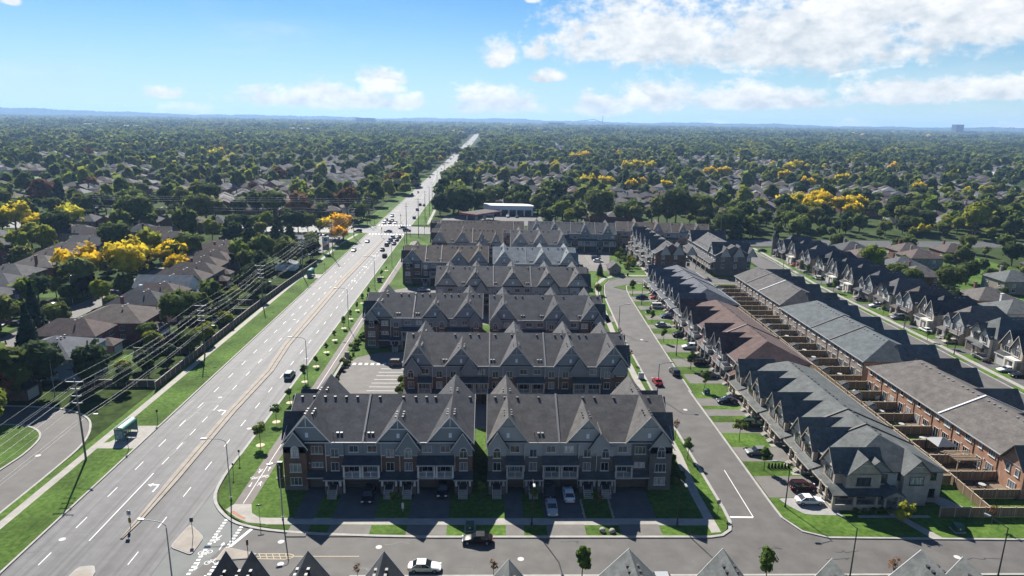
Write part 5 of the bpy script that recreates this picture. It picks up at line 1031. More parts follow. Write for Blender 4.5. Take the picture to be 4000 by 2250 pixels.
sign(-68.2, 132.8, 'bus stop sign by the kerb beyond the pad', 2.8, .4, .6, DARKM, .8); sign(-68.0, 120.6, 'bus stop flag before the green shelter', 2.6, .35, .5, DARKM, .5); sign(-68.2, 279.5, 'thin sign post on the grass past the pale shelter', 3, .4, .5)
# transformer boxes, cabinets, bins and other small things
BOXG = mat('transformer_green', (.03, .085, .05), rough=.5)
def tbox(x, y, label, w=1.3, d=1.2, h=1.1, m=BOXG):
    t = thing('utility_box', label, 'utility box', (x, y, ZW), 0)
    obj('pad', MB().box(-w*.7, w*.7, -d*.7, d*.7, 0, .1).mesh('pad', CONC), t); obj('cabinet', MB().box(-w/2, w/2, -d/2, d/2, .1, h*.8).vprism([(-d/2, h*.8), (d/2, h*.8), (d/2, h), (-d/2+.2, h)], -w/2, w/2, 0, 'x').mesh('cabinet', m), t); obj('decal', MB().box(-.12, .12, -d/2-.01, -d/2-.005, .45, .7).mesh('decal', WHITE), t)
tbox(74.5, 93.6, 'green transformer box on the shaded corner lawn'); tbox(-2.6, 94.4, 'dark transformer box behind the black parked car'); tbox(51.5, 149.0, 'green transformer box between driveways of the corner row'); tbox(53.4, 219, 'green transformer box before the blue-grey roofed row')
tbox(-36.4, 110.2, 'tall dark cabinet with pale top beside the slate row end', .9, .8, 3.0, DARKM); tbox(-42.5, 260, 'dark cabinet with pale top on the bike path lawn', 1.6, 1.2, 1.8, DARKM); tbox(38, 158.5, 'white community mailbox by the walk', 1.4, .5, 1.5, WHITE); tbox(-37, 171, 'tan brick entry pier by the curved lot', 1.1, 1.1, 2.2, BR_T)
t = thing('entry_wall', 'low brick entry wall with pale cap along the curved lot', 'wall', (-37.2, 160, .1)); obj('wall', MB().box(-.2, .2, -7, 10, 0, 1.0).mesh('wall', BR_D), t); obj('cap', MB().box(-.3, .3, -7.1, 10.1, 1.0, 1.12).mesh('cap', CONC), t)
for (x, y, c, lb) in ((57.5, 272.9, DARKM, 'dark litter bin by the hut walk'), (54.0, 273.4, DARKM, 'second dark litter bin by the hut walk')):
    t = thing('litter_bin', lb, 'bin', (x, y+1.9, ZW)); obj('body', MB().cyl((0, 0, 0), (0, 0, 1.1), .38, .42, 12).mesh('body', c), t); obj('lid', MB().cyl((0, 0, 1.1), (0, 0, 1.3), .44, .2, 12).mesh('lid', c), t)
for (x, y, lb) in ((137.4, 207.2, 'dark clipped topiary beside the stone house driveway'), (136.3, 207.6, 'second clipped topiary beside the stone house driveway')): pass
# gazebo and pergola in the yards
t = thing('gazebo', 'hard-top garden gazebo with pale pyramid roof in a fenced yard', 'gazebo', (88.6, 119.6, .12)); b = MB(); b.add([(-2, -2, 2.3), (2, -2, 2.3), (2, 2, 2.3), (-2, 2, 2.3), (0, 0, 3.4)], [(0, 1, 4), (1, 2, 4), (2, 3, 4), (3, 0, 4), (3, 2, 1, 0)]); obj('roof', b.mesh('roof', mat('gazebo_top', (.11, .12, .135), rough=.4)), t)
for sx in (-1.8, 1.8):
    for sy in (-1.8, 1.8): obj('post', cached('gzp', lambda: MB().box(-.07, .07, -.07, .07, 0, 2.35).mesh('post', DARKM)), t, (sx, sy, 0))
t = thing('pergola', 'timber pergola with pale rafters over a back yard patio', 'pergola', (88.5, 113.6, .12))
for sx in (-1.9, 1.9):
    obj('beam', MB().box(sx-.08, sx+.08, -2.2, 2.2, 2.3, 2.5).mesh('beam', WOODT), t)
    for sy in (-1.8, 1.8): obj('post', cached('pgp', lambda: MB().box(-.08, .08, -.08, .08, 0, 2.3).mesh('post', WOODT)), t, (sx, sy, 0))
for i in range(7): obj('rafter', cached('raft', lambda: MB().box(-2.3, 2.3, -.06, .06, 2.5, 2.66).mesh('rafter', WOODT)), t, (0, -1.8+i*.6, 0))
for (x, y) in ((93.6, 103.6), (91, 146.4)):
    t = thing('air_conditioner', 'white air conditioner unit beside the orange brick wall', 'air conditioner', (x-2.4 if y < 110 else x, y, .12), 0, 'air conditioner units'); obj('case', MB().box(-.45, .45, -.4, .4, 0, .85).mesh('case', SIDE_), t); obj('fan_grille', MB().cyl((0, 0, .85), (0, 0, .88), .33, .33, 14).mesh('fan_grille', DARKM), t)
slabobj('patio', rounded([(75.2, 103.5), (78.4, 103.5), (80.4, 99.8), (79.6, 98.9), (77, 99.2)], .15), ZW+.004, CONC)

# things standing in the fenced back yards
yr = random.Random(31)
for (xw0, y0, n, u, nm, gap) in ((92.1, 103, 8, 6.25, 'orange brick', (1, 2)), (93.1, 157, 8, 6.25, 'taupe brick', ()), (94.6, 210.5, 7, 6.0, 'mauve-grey roofed', ())):
    for i in range(n):
        yc = y0+u*(i+.5); xf = 83.6+(yc-103)*.02
        if i not in gap and not (yc < 116): slabobj('yard_grass', rect(xf+.5, xf+yr.uniform(4.5, 6.5), yc-u/2+.4, yc+u/2-.4), ZW+.006, GRASS)
        q = yr.random()
        if q < .6: slabobj('yard_deck', rect(xw0-yr.uniform(2.6, 3.6), xw0-.15, yc-u*.4, yc+u*.3), ZW+.25, mat('deck_boards', (.13, .095, .065), (.19, .145, .1), sc=1.5, stretch=(.4, 8, 1)))
        if q > .45 and i not in gap:
            t = thing('garden_shed', 'small %s shed in a yard of the %s row' % (yr.choice(['grey resin', 'brown timber', 'beige']), nm), 'shed', (xf+1.3, yc+u/2-1.2, ZW), 0, 'sheds behind the %s row' % nm)
            obj('wall', cached('shw', lambda: MB().box(-.9, .9, -.7, .7, 0, 1.7).mesh('wall', SIDG)), t); obj('roof', cached('shr', lambda: MB().gable(-1.05, 1.05, -.85, .85, 1.65, 2.2).mesh('roof', RF['grey'])), t); obj('door', cached('shd', lambda: MB().box(-.45, .45, -.74, -.7, .05, 1.55).mesh('door', GREYT)), t)
        if q < .5 or q > .8:
            t = thing('patio_table', 'round patio table with chairs behind the %s row' % nm, 'patio table', (xw0-4.4+yr.uniform(-.6, .6), yc+yr.uniform(-.9, .9), ZW+.02), 0, 'patio tables behind the %s row' % nm)
            obj('top', cached('ptt', lambda: MB().cyl((0, 0, .7), (0, 0, .75), .6, .6, 14).mesh('top', GREYT)), t); obj('leg', cached('ptl', lambda: MB().cyl((0, 0, 0), (0, 0, .7), .06, .06, 6).mesh('leg', DARKM)), t)
            for k_ in range(3):
                a = k_*2.1+yr.random(); c = thing('patio_chair', 'dark patio chair drawn up to a round table behind the %s row' % nm, 'chair', (t.location.x+1.0*math.cos(a), t.location.y+1.0*math.sin(a), ZW+.02), a-R(90), 'patio chairs behind the %s row' % nm)
                obj('seat', cached('pcs', lambda: MB().box(-.24, .24, -.24, .24, .4, .46).mesh('seat', DARKM)), c); obj('backrest', cached('pcb', lambda: MB().box(-.24, .24, .2, .25, .46, .95).mesh('backrest', DARKM)), c)
                for lx in (-.2, .2):
                    for ly in (-.2, .2): obj('leg', cached('pcl', lambda: MB().box(-.02, .02, -.02, .02, 0, .4).mesh('leg', DARKM)), c, (lx, ly, 0))
        if q > .7:
            t = thing('barbecue', 'covered black barbecue by the back wall of the %s row' % nm, 'barbecue', (xw0-.9, yc-u*.3, ZW+.26), R(90), 'barbecues behind the %s row' % nm)
            obj('cart', cached('bbc', lambda: MB().box(-.6, .6, -.28, .28, 0, .8).mesh('cart', DARKM)), t); obj('hood', cached('bbh', lambda: MB().vprism([(-.28, .8), (.28, .8), (.22, 1.1), (-.15, 1.15)], -.45, .45, 0, 'x').mesh('hood', DARKM)), t)
# garden edging of the grey stone row lawn, realtor sign, flag of the brown brick row lawn
for (x0, y0_, x1, y1_) in ((15.7, 102.4, 15.7, 97.6), (20.4, 102.4, 20.4, 97.6)):
    for k_ in range(7):
        o = tag(obj('edging_stone', cached('edg', lambda: MB().box(-.16, .16, -.26, .26, 0, .22).mesh('edging_stone', CONC)), None, (x0+yr.uniform(-.04, .04), y0_+(y1_-y0_)*k_/6, ZW), yr.uniform(-.2, .2)), 'pale stone in the lawn edging of the grey stone row', 'stone', 'lawn edging stones')
t = thing('yard_sign', 'narrow white yard sign on the shaded lawn of the brown brick row', 'sign', (-13.6, 99.4, ZW)); obj('post', MB().box(-.04, .04, -.04, .04, 0, 1.6).mesh('post', WHITE), t); obj('panel', MB().box(-.2, .2, -.06, -.03, .5, 1.5).mesh('panel', WHITE), t)

# ------------------------------------------------------------------ vehicles
def loft(b, secs, m=0, n=12, cap=True):
    # secs: (x, zc, half width, half height, power) super-ellipse sections along x
    k0 = len(b.v); vs = []; fs = []
    for (x, zc, hw, hh, p) in secs:
        for i in range(n):
            a = 2*math.pi*(i+.5)/n; c, s = math.cos(a), math.sin(a)
            vs.append((x, hw*math.copysign(abs(c)**(2/p), c), zc+hh*math.copysign(abs(s)**(2/p), s)))
    for j in range(len(secs)-1):
        for i in range(n): fs.append((j*n+i, j*n+(i+1) % n, (j+1)*n+(i+1) % n, (j+1)*n+i))
    if cap: fs.append(tuple(range(n-1, -1, -1))); fs.append(tuple((len(secs)-1)*n+i for i in range(n)))
    b.add(vs, fs, m)
for (x, y, lb) in ((18.0, 93.6, 'pale rounded landscape rock on the boulevard before the bordered lawn'), (19.5, 93.4, 'second pale rounded rock on the boulevard before the bordered lawn')):
    b = MB(); loft(b, [(-.55, .16, .12, .12, 2), (-.4, .26, .36, .26, 2.3), (0, .34, .46, .34, 2.2), (.3, .28, .36, .27, 2.5), (.5, .15, .1, .12, 2)], 0, 11); tag(obj('landscape_rock', b.mesh('landscape_rock', CONC, True), None, (x, y, ZW), x), lb, 'rock')
CARS = {}
def car_meshes(kind):
    if kind in CARS: return CARS[kind]
    L = dict(sedan=4.7, suv=4.65, pickup=5.6, hatch=4.3, van=5.0)[kind]; hl = L/2
    hood, deck, roof, w = dict(sedan=(.88, .95, 1.43, .91), suv=(1.02, 1.08, 1.68, .93), pickup=(1.15, 1.05, 1.82, .98), hatch=(.92, .95, 1.48, .9), van=(1.0, 1.1, 1.78, .96))[kind]
    b = MB()
    def sec(x, top, hw, low=.28): return (x, (top+low)/2, hw, (top-low)/2, 5)
    loft(b, [sec(-hl, .74, w*.7, .4), sec(-hl+.06, deck-.16, w*.84, .32), sec(-hl+.22, deck-.02, w*.95, .27), sec(-.6*hl, deck+.02, w), sec(0, hood+.08, w), sec(.42*hl, hood+.05, w*.99), sec(.66*hl, hood-.05, w*.97), sec(.86*hl, hood-.17, w*.92), sec(hl-.1, hood-.3, w*.8, .3), sec(hl, .58, w*.62, .38)], 0, 16)
    body = b.mesh('body', [mat('car_paint_white', (.6, .61, .62), rough=.32, spec=.12)], True)
    b = MB(); x0, x1, x2, x3 = dict(sedan=(-.84, -.44, .06, .5), suv=(-.97, -.82, .1, .52), pickup=(-.14, -.10, .26, .5), hatch=(-.96, -.72, .08, .54), van=(-.96, -.9, .3, .62))[kind]
    zb = min(hood, deck)-.1
    lo, tp = w*.93, w*.74
    def trap(b, xa, xb, xc, xd, zb, zt, lo, tp, m): b.add([(xa, -lo, zb), (xd, -lo, zb), (xd, lo, zb), (xa, lo, zb), (xb, -tp, zt), (xc, -tp, zt), (xc, tp, zt), (xb, tp, zt)], [(0, 1, 5, 4), (1, 2, 6, 5), (2, 3, 7, 6), (3, 0, 4, 7), (4, 5, 6, 7)], m)
    trap(b, x0*hl, x1*hl, x2*hl, x3*hl, zb, roof-.06, lo, tp, 0); glass = b.mesh('cabin_glass', CGLASS)
    b = MB(); e = .03
    b.box(x1*hl-.06, x2*hl+.06, -tp-.02, tp+.02, roof-.06, roof, 0)
    for s in (-1, 1):
        for (xa, xb) in ((x0, x1), (x3, x2), ((x0+x3)/2, (x1+x2)/2)):
            b.tube([(xa*hl, s*(lo+.01), zb), (xb*hl, s*(tp+.01), roof-.05)], .045, 5)
        if kind in ('suv', 'van'): b.box(x1*hl, x2*hl-.2, s*(tp-.08)-.03, s*(tp-.08)+.03, roof, roof+.06, 0)
    top = b.mesh('roof_panel', [MATS['car_paint_white']])
    wb = MB(); wb.cyl((0, -.11, 0), (0, .11, 0), .33, .33, 16); wm = wb.mesh('tyre', TYRE); rb = MB(); rb.cyl((0, -.12, 0), (0, .12, 0), .2, .2, 12); rm = rb.mesh('rim', RIM)
    hb = MB().box(hl-.22, hl-.06, -.2, .2, -.08, .08).mesh('headlight', LAMPW); tb = MB().box(-hl+.02, -hl+.16, -.17, .17, -.1, .1).mesh('taillight', LAMPR)
    pl = MB().box(-hl-.012, -hl+.02, -.16, .16, .62, .74).mesh('number_plate', WHITE)
    CARS[kind] = (body, glass, top, wm, rm, hb, tb, pl, hl, w, hood, deck, kind); return CARS[kind]
PAINTS = dict(white=(.6, .61, .62), black=(.012, .012, .014), grey=(.16, .165, .17), silver=(.33, .34, .35), red=(.30, .02, .025), blue=(.03, .05, .12), navy=(.018, .025, .05), green=(.02, .045, .03), tan=(.36, .32, .25), maroon=(.032, .011, .017), dkgrey=(.05, .052, .055))
def car(label, kind, col, x, y, heading, z=0.0, group=None, simple=False):
    body, glass, top, wm, rm, hb, tb, pl, hl, w, hood, deck, kd = car_meshes(kind)
    pm = mat('car_paint_'+col, PAINTS[col], rough=.32, spec=.12)
    t = thing({'suv': 'sport_utility_car', 'pickup': 'pickup_truck', 'sedan': 'sedan', 'hatch': 'hatchback', 'van': 'minivan'}[kind], label, 'pickup' if kind == 'pickup' else ('van' if kind == 'van' else 'car'), (x, y, z), R(heading), group)
    def part(nm, me, p=t, loc=(0, 0, 0), paint=False, rx=0):
        o = obj(nm, me, p, loc)
        if paint: o.material_slots[0].link = 'OBJECT'; o.material_slots[0].material = pm
        return o
    part('body', body, paint=True); part('cabin_glass', glass); part('roof_panel', top, paint=True)
    for sx in (-.62, .62):
        for s in (-1, 1): wh = part('wheel', wm, t, (sx*hl, s*(w-.1), .33)); simple or part('rim', rm, wh)
    for s in (-1, 1): part('headlight', hb, t, (0, s*w*.68, hood-.3)); part('taillight', tb, t, (0, s*w*.7, deck-.24))
    part('number_plate', pl); return t
ZD = ZW+.01
# heading: 0 faces +x, 90 faces away from the camera
CL_ = [('black sedan parked by the kerb in front of the charcoal row gap', 'sedan', 'black', -1.4, 91.2, 180, .01), ('white sedan parked on the south side of the street', 'sedan', 'white', -8.7, 84.6, 0, .01),
       ('black utility car in the driveway of the brown brick row', 'suv', 'black', -19.8, 103.2, -90, ZD), ('black car deep under a balcony of the brown brick row', 'suv', 'black', -7.5, 105.0, -90, ZD), ('white sedan in the driveway of the grey stone row', 'sedan', 'white', 13.8, 103.6, 90, ZD), ('silver-grey sedan at the foot of a grey stone row driveway', 'sedan', 'silver', 10.6, 99.6, -90, ZD), ('dark pickup parked tight before a grey stone row garage', 'pickup', 'dkgrey', 10.6, 105.2, 90, ZD),
       ('silver hatchback half hidden by the greenish gable across the street', 'hatch', 'silver', 23.5, 81.2, 180, ZD), ('maroon utility car on the corner driveway', 'suv', 'maroon', 55.2, 105.9, 0, ZD), ('white sedan parked on pale pavers at the corner house', 'sedan', 'white', 54.3, 101.6, 0, ZD+.01),
       ('red sedan driving on the centre street', 'sedan', 'red', 41.4, 155.6, 92, .012), ('dark grey utility car parked along the centre street kerb', 'suv', 'dkgrey', 47.4, 162.3, 92, .012), ('grey utility car in a driveway of the red roofed row', 'suv', 'grey', 55.9, 160.0, 0, ZD), ('black utility car in a red row driveway beside the black sedan', 'suv', 'black', 56.4, 168.7, 0, ZD), ('second black car side by side in a red row driveway', 'sedan', 'black', 56.0, 172.2, 0, ZD), ('white utility car in a driveway of the red roofed row', 'suv', 'white', 57.0, 181.8, 180, ZD), ('black sedan close to the red row garage doors', 'sedan', 'black', 57.2, 193, 0, ZD), ('dark blue sedan in a driveway at the street bend', 'sedan', 'navy', 55.2, 237.5, 180, ZD), ('red sedan in a driveway at the street bend', 'sedan', 'red', 60.6, 237.5, 180, ZD),
       ('navy sedan in a corner row driveway', 'sedan', 'navy', 54.6, 143.8, 180, ZD), ('dark green utility car in a corner row driveway', 'suv', 'green', 55.8, 131.2, 0, ZD), ('silver utility car driving alone up the main road', 'suv', 'silver', -48.5, 158.8, 90, .01), ('blue-grey utility car parked at the end of the lot', 'suv', 'grey', -23.2, 167.0, 0, ZD), ('silver car parked behind the second lot zebra', 'sedan', 'silver', -24, 245.5, 0, ZD),
       ('white long utility car in an east street driveway', 'suv', 'white', 136.6, 228.5, 180, ZD), ('grey wagon on an east street driveway', 'suv', 'grey', 135.6, 213.8, 190, ZD), ('white sedan on the pale east driveway', 'sedan', 'white', 136.2, 199.6, 90, ZD), ('tan sedan in an east street driveway', 'sedan', 'tan', 136.8, 188.4, 180, ZD), ('dark grey pickup on an east street driveway', 'pickup', 'dkgrey', 135.7, 174, 90, ZD), ('white coupe on an east street driveway', 'sedan', 'white', 135.9, 164.8, 180, ZD), ('black sedan beside the white coupe', 'sedan', 'black', 136.4, 161.0, 180, ZD), ('dark green pickup parked along the east street', 'pickup', 'green', 127.6, 241, 90, .015), ('green sedan in an east street driveway', 'sedan', 'green', 136.4, 259.5, 0, ZD), ('silver sedan in an east street driveway by the stone portico', 'sedan', 'silver', 138, 254.6, 0, ZD), ('black sedan by the turret house', 'sedan', 'black', 136.7, 333, 180, ZD),
       ('white utility car in the garage lane', 'suv', 'white', 91.2, 309, 90, ZD), ('silver car on the cross road by the lone pole', 'sedan', 'silver', 137.5, 357.5, 180, .01),
       ('white van in the crescent by the yellow trees', 'van', 'white', -140.4, 243, 180, ZD), ('white sedan on the crescent drive', 'sedan', 'white', -125.5, 243.5, 0, ZD), ('black sedan on the crescent drive', 'sedan', 'black', -127, 238.5, 0, ZD), ('dark car in the west crescent driveway', 'sedan', 'dkgrey', -140.5, 199.5, 0, ZD), ('white car in the west crescent driveway', 'hatch', 'white', -145.5, 198, 0, ZD), ('black car by the crescent garage', 'suv', 'black', -145, 222, 0, ZD)]
CL_ += [('grey hatchback in the second driveway of the corner row', 'hatch', 'grey', 52.0, 119, 180, ZD), ('white van backed into the blue-grey row driveway', 'van', 'white', 58.5, 225, 0, ZD), ('blue sedan in the blue-grey row driveway beside the dark lamp', 'sedan', 'blue', 58.5, 213, 180, ZD), ('silver sedan in a red row driveway', 'sedan', 'silver', 54.5, 203, 0, ZD), ('black sedan in a dark driveway of the east street', 'sedan', 'black', 136.2, 237.5, 0, ZD), ('white hatchback in an east street driveway', 'hatch', 'white', 137.2, 271.5, 0, ZD), ('grey sedan in an east street driveway by the maples', 'sedan', 'grey', 138, 285, 180, ZD), ('red hatchback in an east street driveway', 'hatch', 'red', 138.2, 298, 180, ZD), ('silver utility car parked along the east street kerb', 'suv', 'silver', 121, 222, -90, .015),
        ('white sedan in a courtyard bay by the hut', 'sedan', 'white', 49.5, 303, 0, ZD), ('grey utility car in a courtyard bay', 'suv', 'grey', 49.5, 308.5, 0, ZD), ('black sedan in a courtyard bay', 'sedan', 'black', 40, 290, 90, ZD), ('blue hatchback by the fuel canopy', 'hatch', 'blue', -12, 424, 40, ZD), ('white pickup before the car wash', 'pickup', 'white', 12, 447, 90, ZD), ('grey sedan before the car wash', 'sedan', 'grey', 18, 446, 90, ZD)]
for i in range(6): CL_.append(('parked car in the row by the cedar hedge', ('sedan', 'suv')[i % 2], ('white', 'silver', 'black', 'grey', 'white', 'dkgrey')[i], -121-(i % 2)*6.5, 283+i*2.8, 0, ZD))
for i in range(16): CL_.append(('parked car in the line of vehicles beyond the gas kiosk', ('sedan', 'suv')[i % 2], ('white', 'silver', 'grey', 'white', 'dkgrey')[i % 5], -136+i*3.4+rnd.uniform(-.3, .3), 366+rnd.uniform(-1, 1), 90, ZD))
for (lb, kd, c, x, y, h, z) in CL_:
    car(lb, kd, c, x, y, h, z, 'cars beside the cedar hedge' if 'cedar hedge' in lb else ('cars beyond the gas kiosk' if 'kiosk' in lb else None))
RC = [(-47.9, 309.7, 90, 'dkgrey', 'suv'), (-51.3, 325.2, 90, 'black', 'sedan'), (-51.2, 338.5, 90, 'silver', 'suv'), (-48, 342, 90, 'blue', 'sedan'), (-51.4, 345.5, 90, 'grey', 'sedan'), (-51.3, 353, 90, 'silver', 'suv'), (-48, 353.2, 90, 'black', 'sedan'), (-51.3, 361.6, 90, 'white', 'suv'), (-48, 362, 90, 'dkgrey', 'sedan'),
      (-62.5, 348, -90, 'white', 'sedan'), (-64.6, 323.3, -90, 'white', 'sedan'), (-56.5, 380.1, 180, 'blue', 'sedan'), (-50.3, 393.4, 180, 'black', 'sedan'), (-46.5, 384, 0, 'navy', 'suv'), (-73.2, 379.5, 180, 'black', 'suv'), (-63.4, 412, -90, 'white', 'suv'), (-64, 424, -90, 'black', 'sedan'), (-60.4, 413.6, -90, 'navy', 'suv'), (-60, 421.8, -90, 'grey', 'sedan'), (-57, 414, -90, 'white', 'sedan'), (-63, 442.7, -90, 'white', 'suv'),
      (-50.2, 476, 90, 'silver', 'van'), (-51, 504, 90, 'black', 'suv'), (-48, 502, 90, 'dkgrey', 'sedan'), (-48, 435.6, 90, 'silver', 'suv')]
for (x, y, h, c, k) in RC: car('%s %s in traffic at the junction' % (c, {'suv': 'utility car', 'sedan': 'sedan', 'van': 'minivan'}[k]), k, c, x, y, h, .012, 'cars at the main road junction', True)
for i in range(34):
    y = 560+i*48+rnd.uniform(-18, 18); s = rnd.random() < .45; c = rnd.choice(['white', 'black', 'dkgrey', 'silver', 'navy', 'red'])
    car('%s car in the stream of traffic on the far main road' % c, rnd.choice(['suv', 'sedan']), c, (-51, -48.2)[i % 2] if not s else (-64.8, -61.6)[i % 2], y, -90 if s else 90, .012, 'cars on the far main road', True)

# ------------------------------------------------------------------ trees
LEAF = dict(green=leafmat('green_leaves', [(.05, .078, .024), (.09, .125, .032), (.145, .185, .045), (.065, .098, .034), (.17, .2, .05), (.1, .138, .042), (.195, .205, .06), (.085, .122, .036)], .5),
            dark=leafmat('dark_leaves', [(.045, .072, .03), (.06, .088, .038), (.05, .078, .03)], .35), yellow=leafmat('golden_leaves', [(.71, .49, .024), (.61, .49, .04), (.74, .49, .028), (.53, .49, .05)], .4, .85, ((.16, .2, .035), 3.5, 8.5)),
            orange=leafmat('orange_leaves', [(.80, .38, .02), (.75, .44, .025)], .4, .85, ((.45, .38, .05), 2.5, 6.5)), lime=leafmat('yellow_green_leaves', [(.19, .23, .03), (.27, .27, .035), (.15, .21, .03)], .4), rust=leafmat('rusty_leaves', [(.22, .085, .045), (.16, .09, .04), (.24, .12, .06)], .3),
            plum=leafmat('dark_plum_leaves', [(.022, .014, .016), (.03, .018, .018)], .15), spruce=leafmat('spruce_needles', [(.022, .042, .03), (.03, .052, .034)], .1), street=leafmat('street_tree_leaves', [(.085, .145, .025), (.11, .17, .03), (.14, .18, .035)], .45))
def quadmesh(name, V, m):
    n = len(V)//4; me = bpy.data.meshes.new(name); me.vertices.add(4*n); me.vertices.foreach_set('co', V.astype(np.float32).ravel())
    me.loops.add(4*n); me.loops.foreach_set('vertex_index', np.arange(4*n, dtype=np.int32)); me.polygons.add(n); me.polygons.foreach_set('loop_start', np.arange(0, 4*n, 4, dtype=np.int32))
    me.materials.append(m); me.update(calc_edges=True); me.validate(); return me
def leafquads(rg, P, Nn, s):
    k = len(P); a = rg.normal(size=(k, 3)); a -= (a*Nn).sum(1)[:, None]*Nn; a /= np.linalg.norm(a, axis=1)[:, None]+1e-9; b_ = np.cross(Nn, a)
    sz = (s*rg.uniform(.55, 1.25, k))[:, None]; a = a*sz; b_ = b_*sz*rg.uniform(.5, .9, k)[:, None]
    return np.stack([P-a-b_, P+a-b_*.6, P+a*.8+b_, P-a*.9+b_*.8], 1).reshape(-1, 3)
def unit(v): return v/(np.linalg.norm(v, axis=-1)[..., None]+1e-9)
def broad(seed, n, H, rx, rzz, size, nl, flat=0.0, low=.28):
    rg = np.random.default_rng(seed); c = []; cz = H-rzz
    while len(c) < nl:
        p = rg.uniform(-1, 1, 3)
        if .15 < np.linalg.norm(p) < 1: c.append(p*np.array([rx*.68, rx*.68, rzz*.66])+[0, 0, cz])
    c = np.array(c); c[:, 2] = np.maximum(c[:, 2], H*low+.4); rl = rg.uniform(.30, .50, nl)*rx*(1-.25*flat); out = []
    per = int(n*1.9/nl)
    for i in range(nl):
        d = unit(rg.normal(size=(per, 3))); d[:, 2] = np.where(d[:, 2] < -.35, -d[:, 2], d[:, 2]); q = d*np.array([1, 1, .72-.35*flat])
        p = c[i]+q*rl[i]*rg.uniform(.8, 1.08, per)[:, None]
        keep = np.ones(per, bool)
        for j in range(nl):
            if j != i: keep &= np.linalg.norm((p-c[j])/np.array([1, 1, .8]), axis=1) > rl[j]*.72
        p = p[keep]; d = d[keep]
        dc = unit((p-[0, 0, cz-rzz*.3])/np.array([rx, rx, rzz])); nn = unit(d*.5+dc*.6+rg.normal(size=p.shape)*.24+[0, 0, .3]); out.append(leafquads(rg, p, nn, size))
    # sparse inner foliage so that the crown is not hollow
    p = c[rg.integers(0, nl, n//4)]+rg.normal(size=(n//4, 3))*rl.mean()*.4; out.append(leafquads(rg, p, unit(rg.normal(size=p.shape)), size*1.6))
    return np.concatenate(out)
def conifer(seed, n, H, r, size, low=.06, pw=1.0, droop=.5):
    rg = np.random.default_rng(seed); t = rg.uniform(0, 1, n)**.75; z = H*(low+(1-low)*(1-t)); tier = (1+.22*np.sin(z*4.2+rg.uniform(0, .6, n))); rr = r*t**pw*tier*rg.uniform(.55, 1.05, n); a = rg.uniform(0, 2*math.pi, n)
    a += .5*np.sin(a*5+z); p = np.stack([rr*np.cos(a), rr*np.sin(a), z-droop*rr*.4], 1); d = np.stack([np.cos(a), np.sin(a), np.full(n, .75)], 1)
    return leafquads(rg, p, unit(d+rg.normal(size=d.shape)*.45), size)
def trunk(H, h0, r, seed, limbs=4, spread=.5):
    b = MB(); rr = random.Random(seed); b.cyl((0, 0, -.2), (0, 0, h0), r*1.25, r, 8); b.cyl((0, 0, h0), (rr.uniform(-.3, .3), rr.uniform(-.3, .3), H*.8), r, r*.25, 7)
    for i in range(limbs):
        a = 2*math.pi*i/limbs+rr.uniform(-.4, .4); z = h0+rr.uniform(0, .15)*H; e = H*spread*rr.uniform(.5, .8); b.cyl((0, 0, z), (e*math.cos(a), e*math.sin(a), z+H*rr.uniform(.2, .34)), r*.55, r*.14, 6)
    return b.mesh('trunk', BARK)
PROTO = {}
def proto(kind, i, H, crownV, leaf, tr): PROTO.setdefault(kind, []).append((quadmesh('crown', crownV, LEAF[leaf]), tr, H))
for i, (H, rx, rz_, nl) in enumerate(((11, 4.6, 4.0, 16), (12.5, 4.2, 5.0, 18), (10, 5.4, 3.4, 18), (13.5, 5.6, 5.0, 22), (9, 3.6, 3.6, 13))):
    V = broad(20+i, 3000, H, rx, rz_, .40, nl); tr = trunk(H, H*.26, .24, i)
    for kd, lf in (('green', 'green'), ('dark', 'dark'), ('lime', 'lime'), ('rust', 'rust'), ('plum', 'plum')):
        if kd in ('green',) or i in (0, 1, 4): proto(kd, i, H, V, lf, tr)
for i, (H, rx, rz_, nl) in enumerate(((11.5, 6.2, 3.6, 20), (10.5, 5.4, 3.2, 17), (12, 5.8, 4.2, 20))):
    V = broad(50+i, 3600, H, rx, rz_, .36, nl, .7, .3); tr = trunk(H, H*.24, .26, 50+i, 5, .6)
    for kd in ('yellow', 'orange'): proto(kd, i, H, V, kd, tr)
for i, (H, r_) in enumerate(((15, 3.6), (12, 3.2))): proto('spruce', i, H, conifer(70+i, 3600, H, r_, .42, .05, .9), 'spruce', trunk(H, H*.4, .22, i, 0))
for i, (H, r_) in enumerate(((11, 3.4), (8, 1.7), (9.5, 2.6))): proto('cedar', i, H, conifer(80+i, 3000, H, r_, .34, .03, .48, .1), 'dark', trunk(H, H*.3, .18, i, 0))
for i, (H, r_, rz_) in enumerate(((4.6, 1.1, 1.5), (5.4, 1.4, 1.9), (4.2, .8, 1.5))): proto('young', i, H, broad(90+i, 210, H, r_*1.15, rz_, .2, 8), 'street', trunk(H, H*.45, .06, i, 3, .2))
for i, (H, r_) in enumerate(((6.2, 1.25), (7.0, 1.5))): proto('column', i, H, broad(95+i, 620, H, r_*1.05, H*.40, .17, 16), 'street', trunk(H, H*.25, .08, i, 0))
proto('sapling', 0, 4.2, broad(99, 70, 4.2, .95, 1.5, .11, 12), 'rust', trunk(4.2, 1.6, .045, 3, 5, .22))
for i, (H, r_) in enumerate(((1.6, 1.2), (2.4, 1.7))): proto('shrub', i, H, broad(110+i, 500, H, r_, H*.5, .2, 8, 0, .1), 'green', trunk(H, .3, .05, i, 3, .3))
NMS = dict(green='deciduous_tree', dark='deciduous_tree', lime='deciduous_tree', rust='maple_tree', plum='plum_tree', yellow='honey_locust', orange='honey_locust', spruce='spruce_tree', cedar='cedar_tree', young='street_tree', column='columnar_tree', sapling='sapling', shrub='shrub')
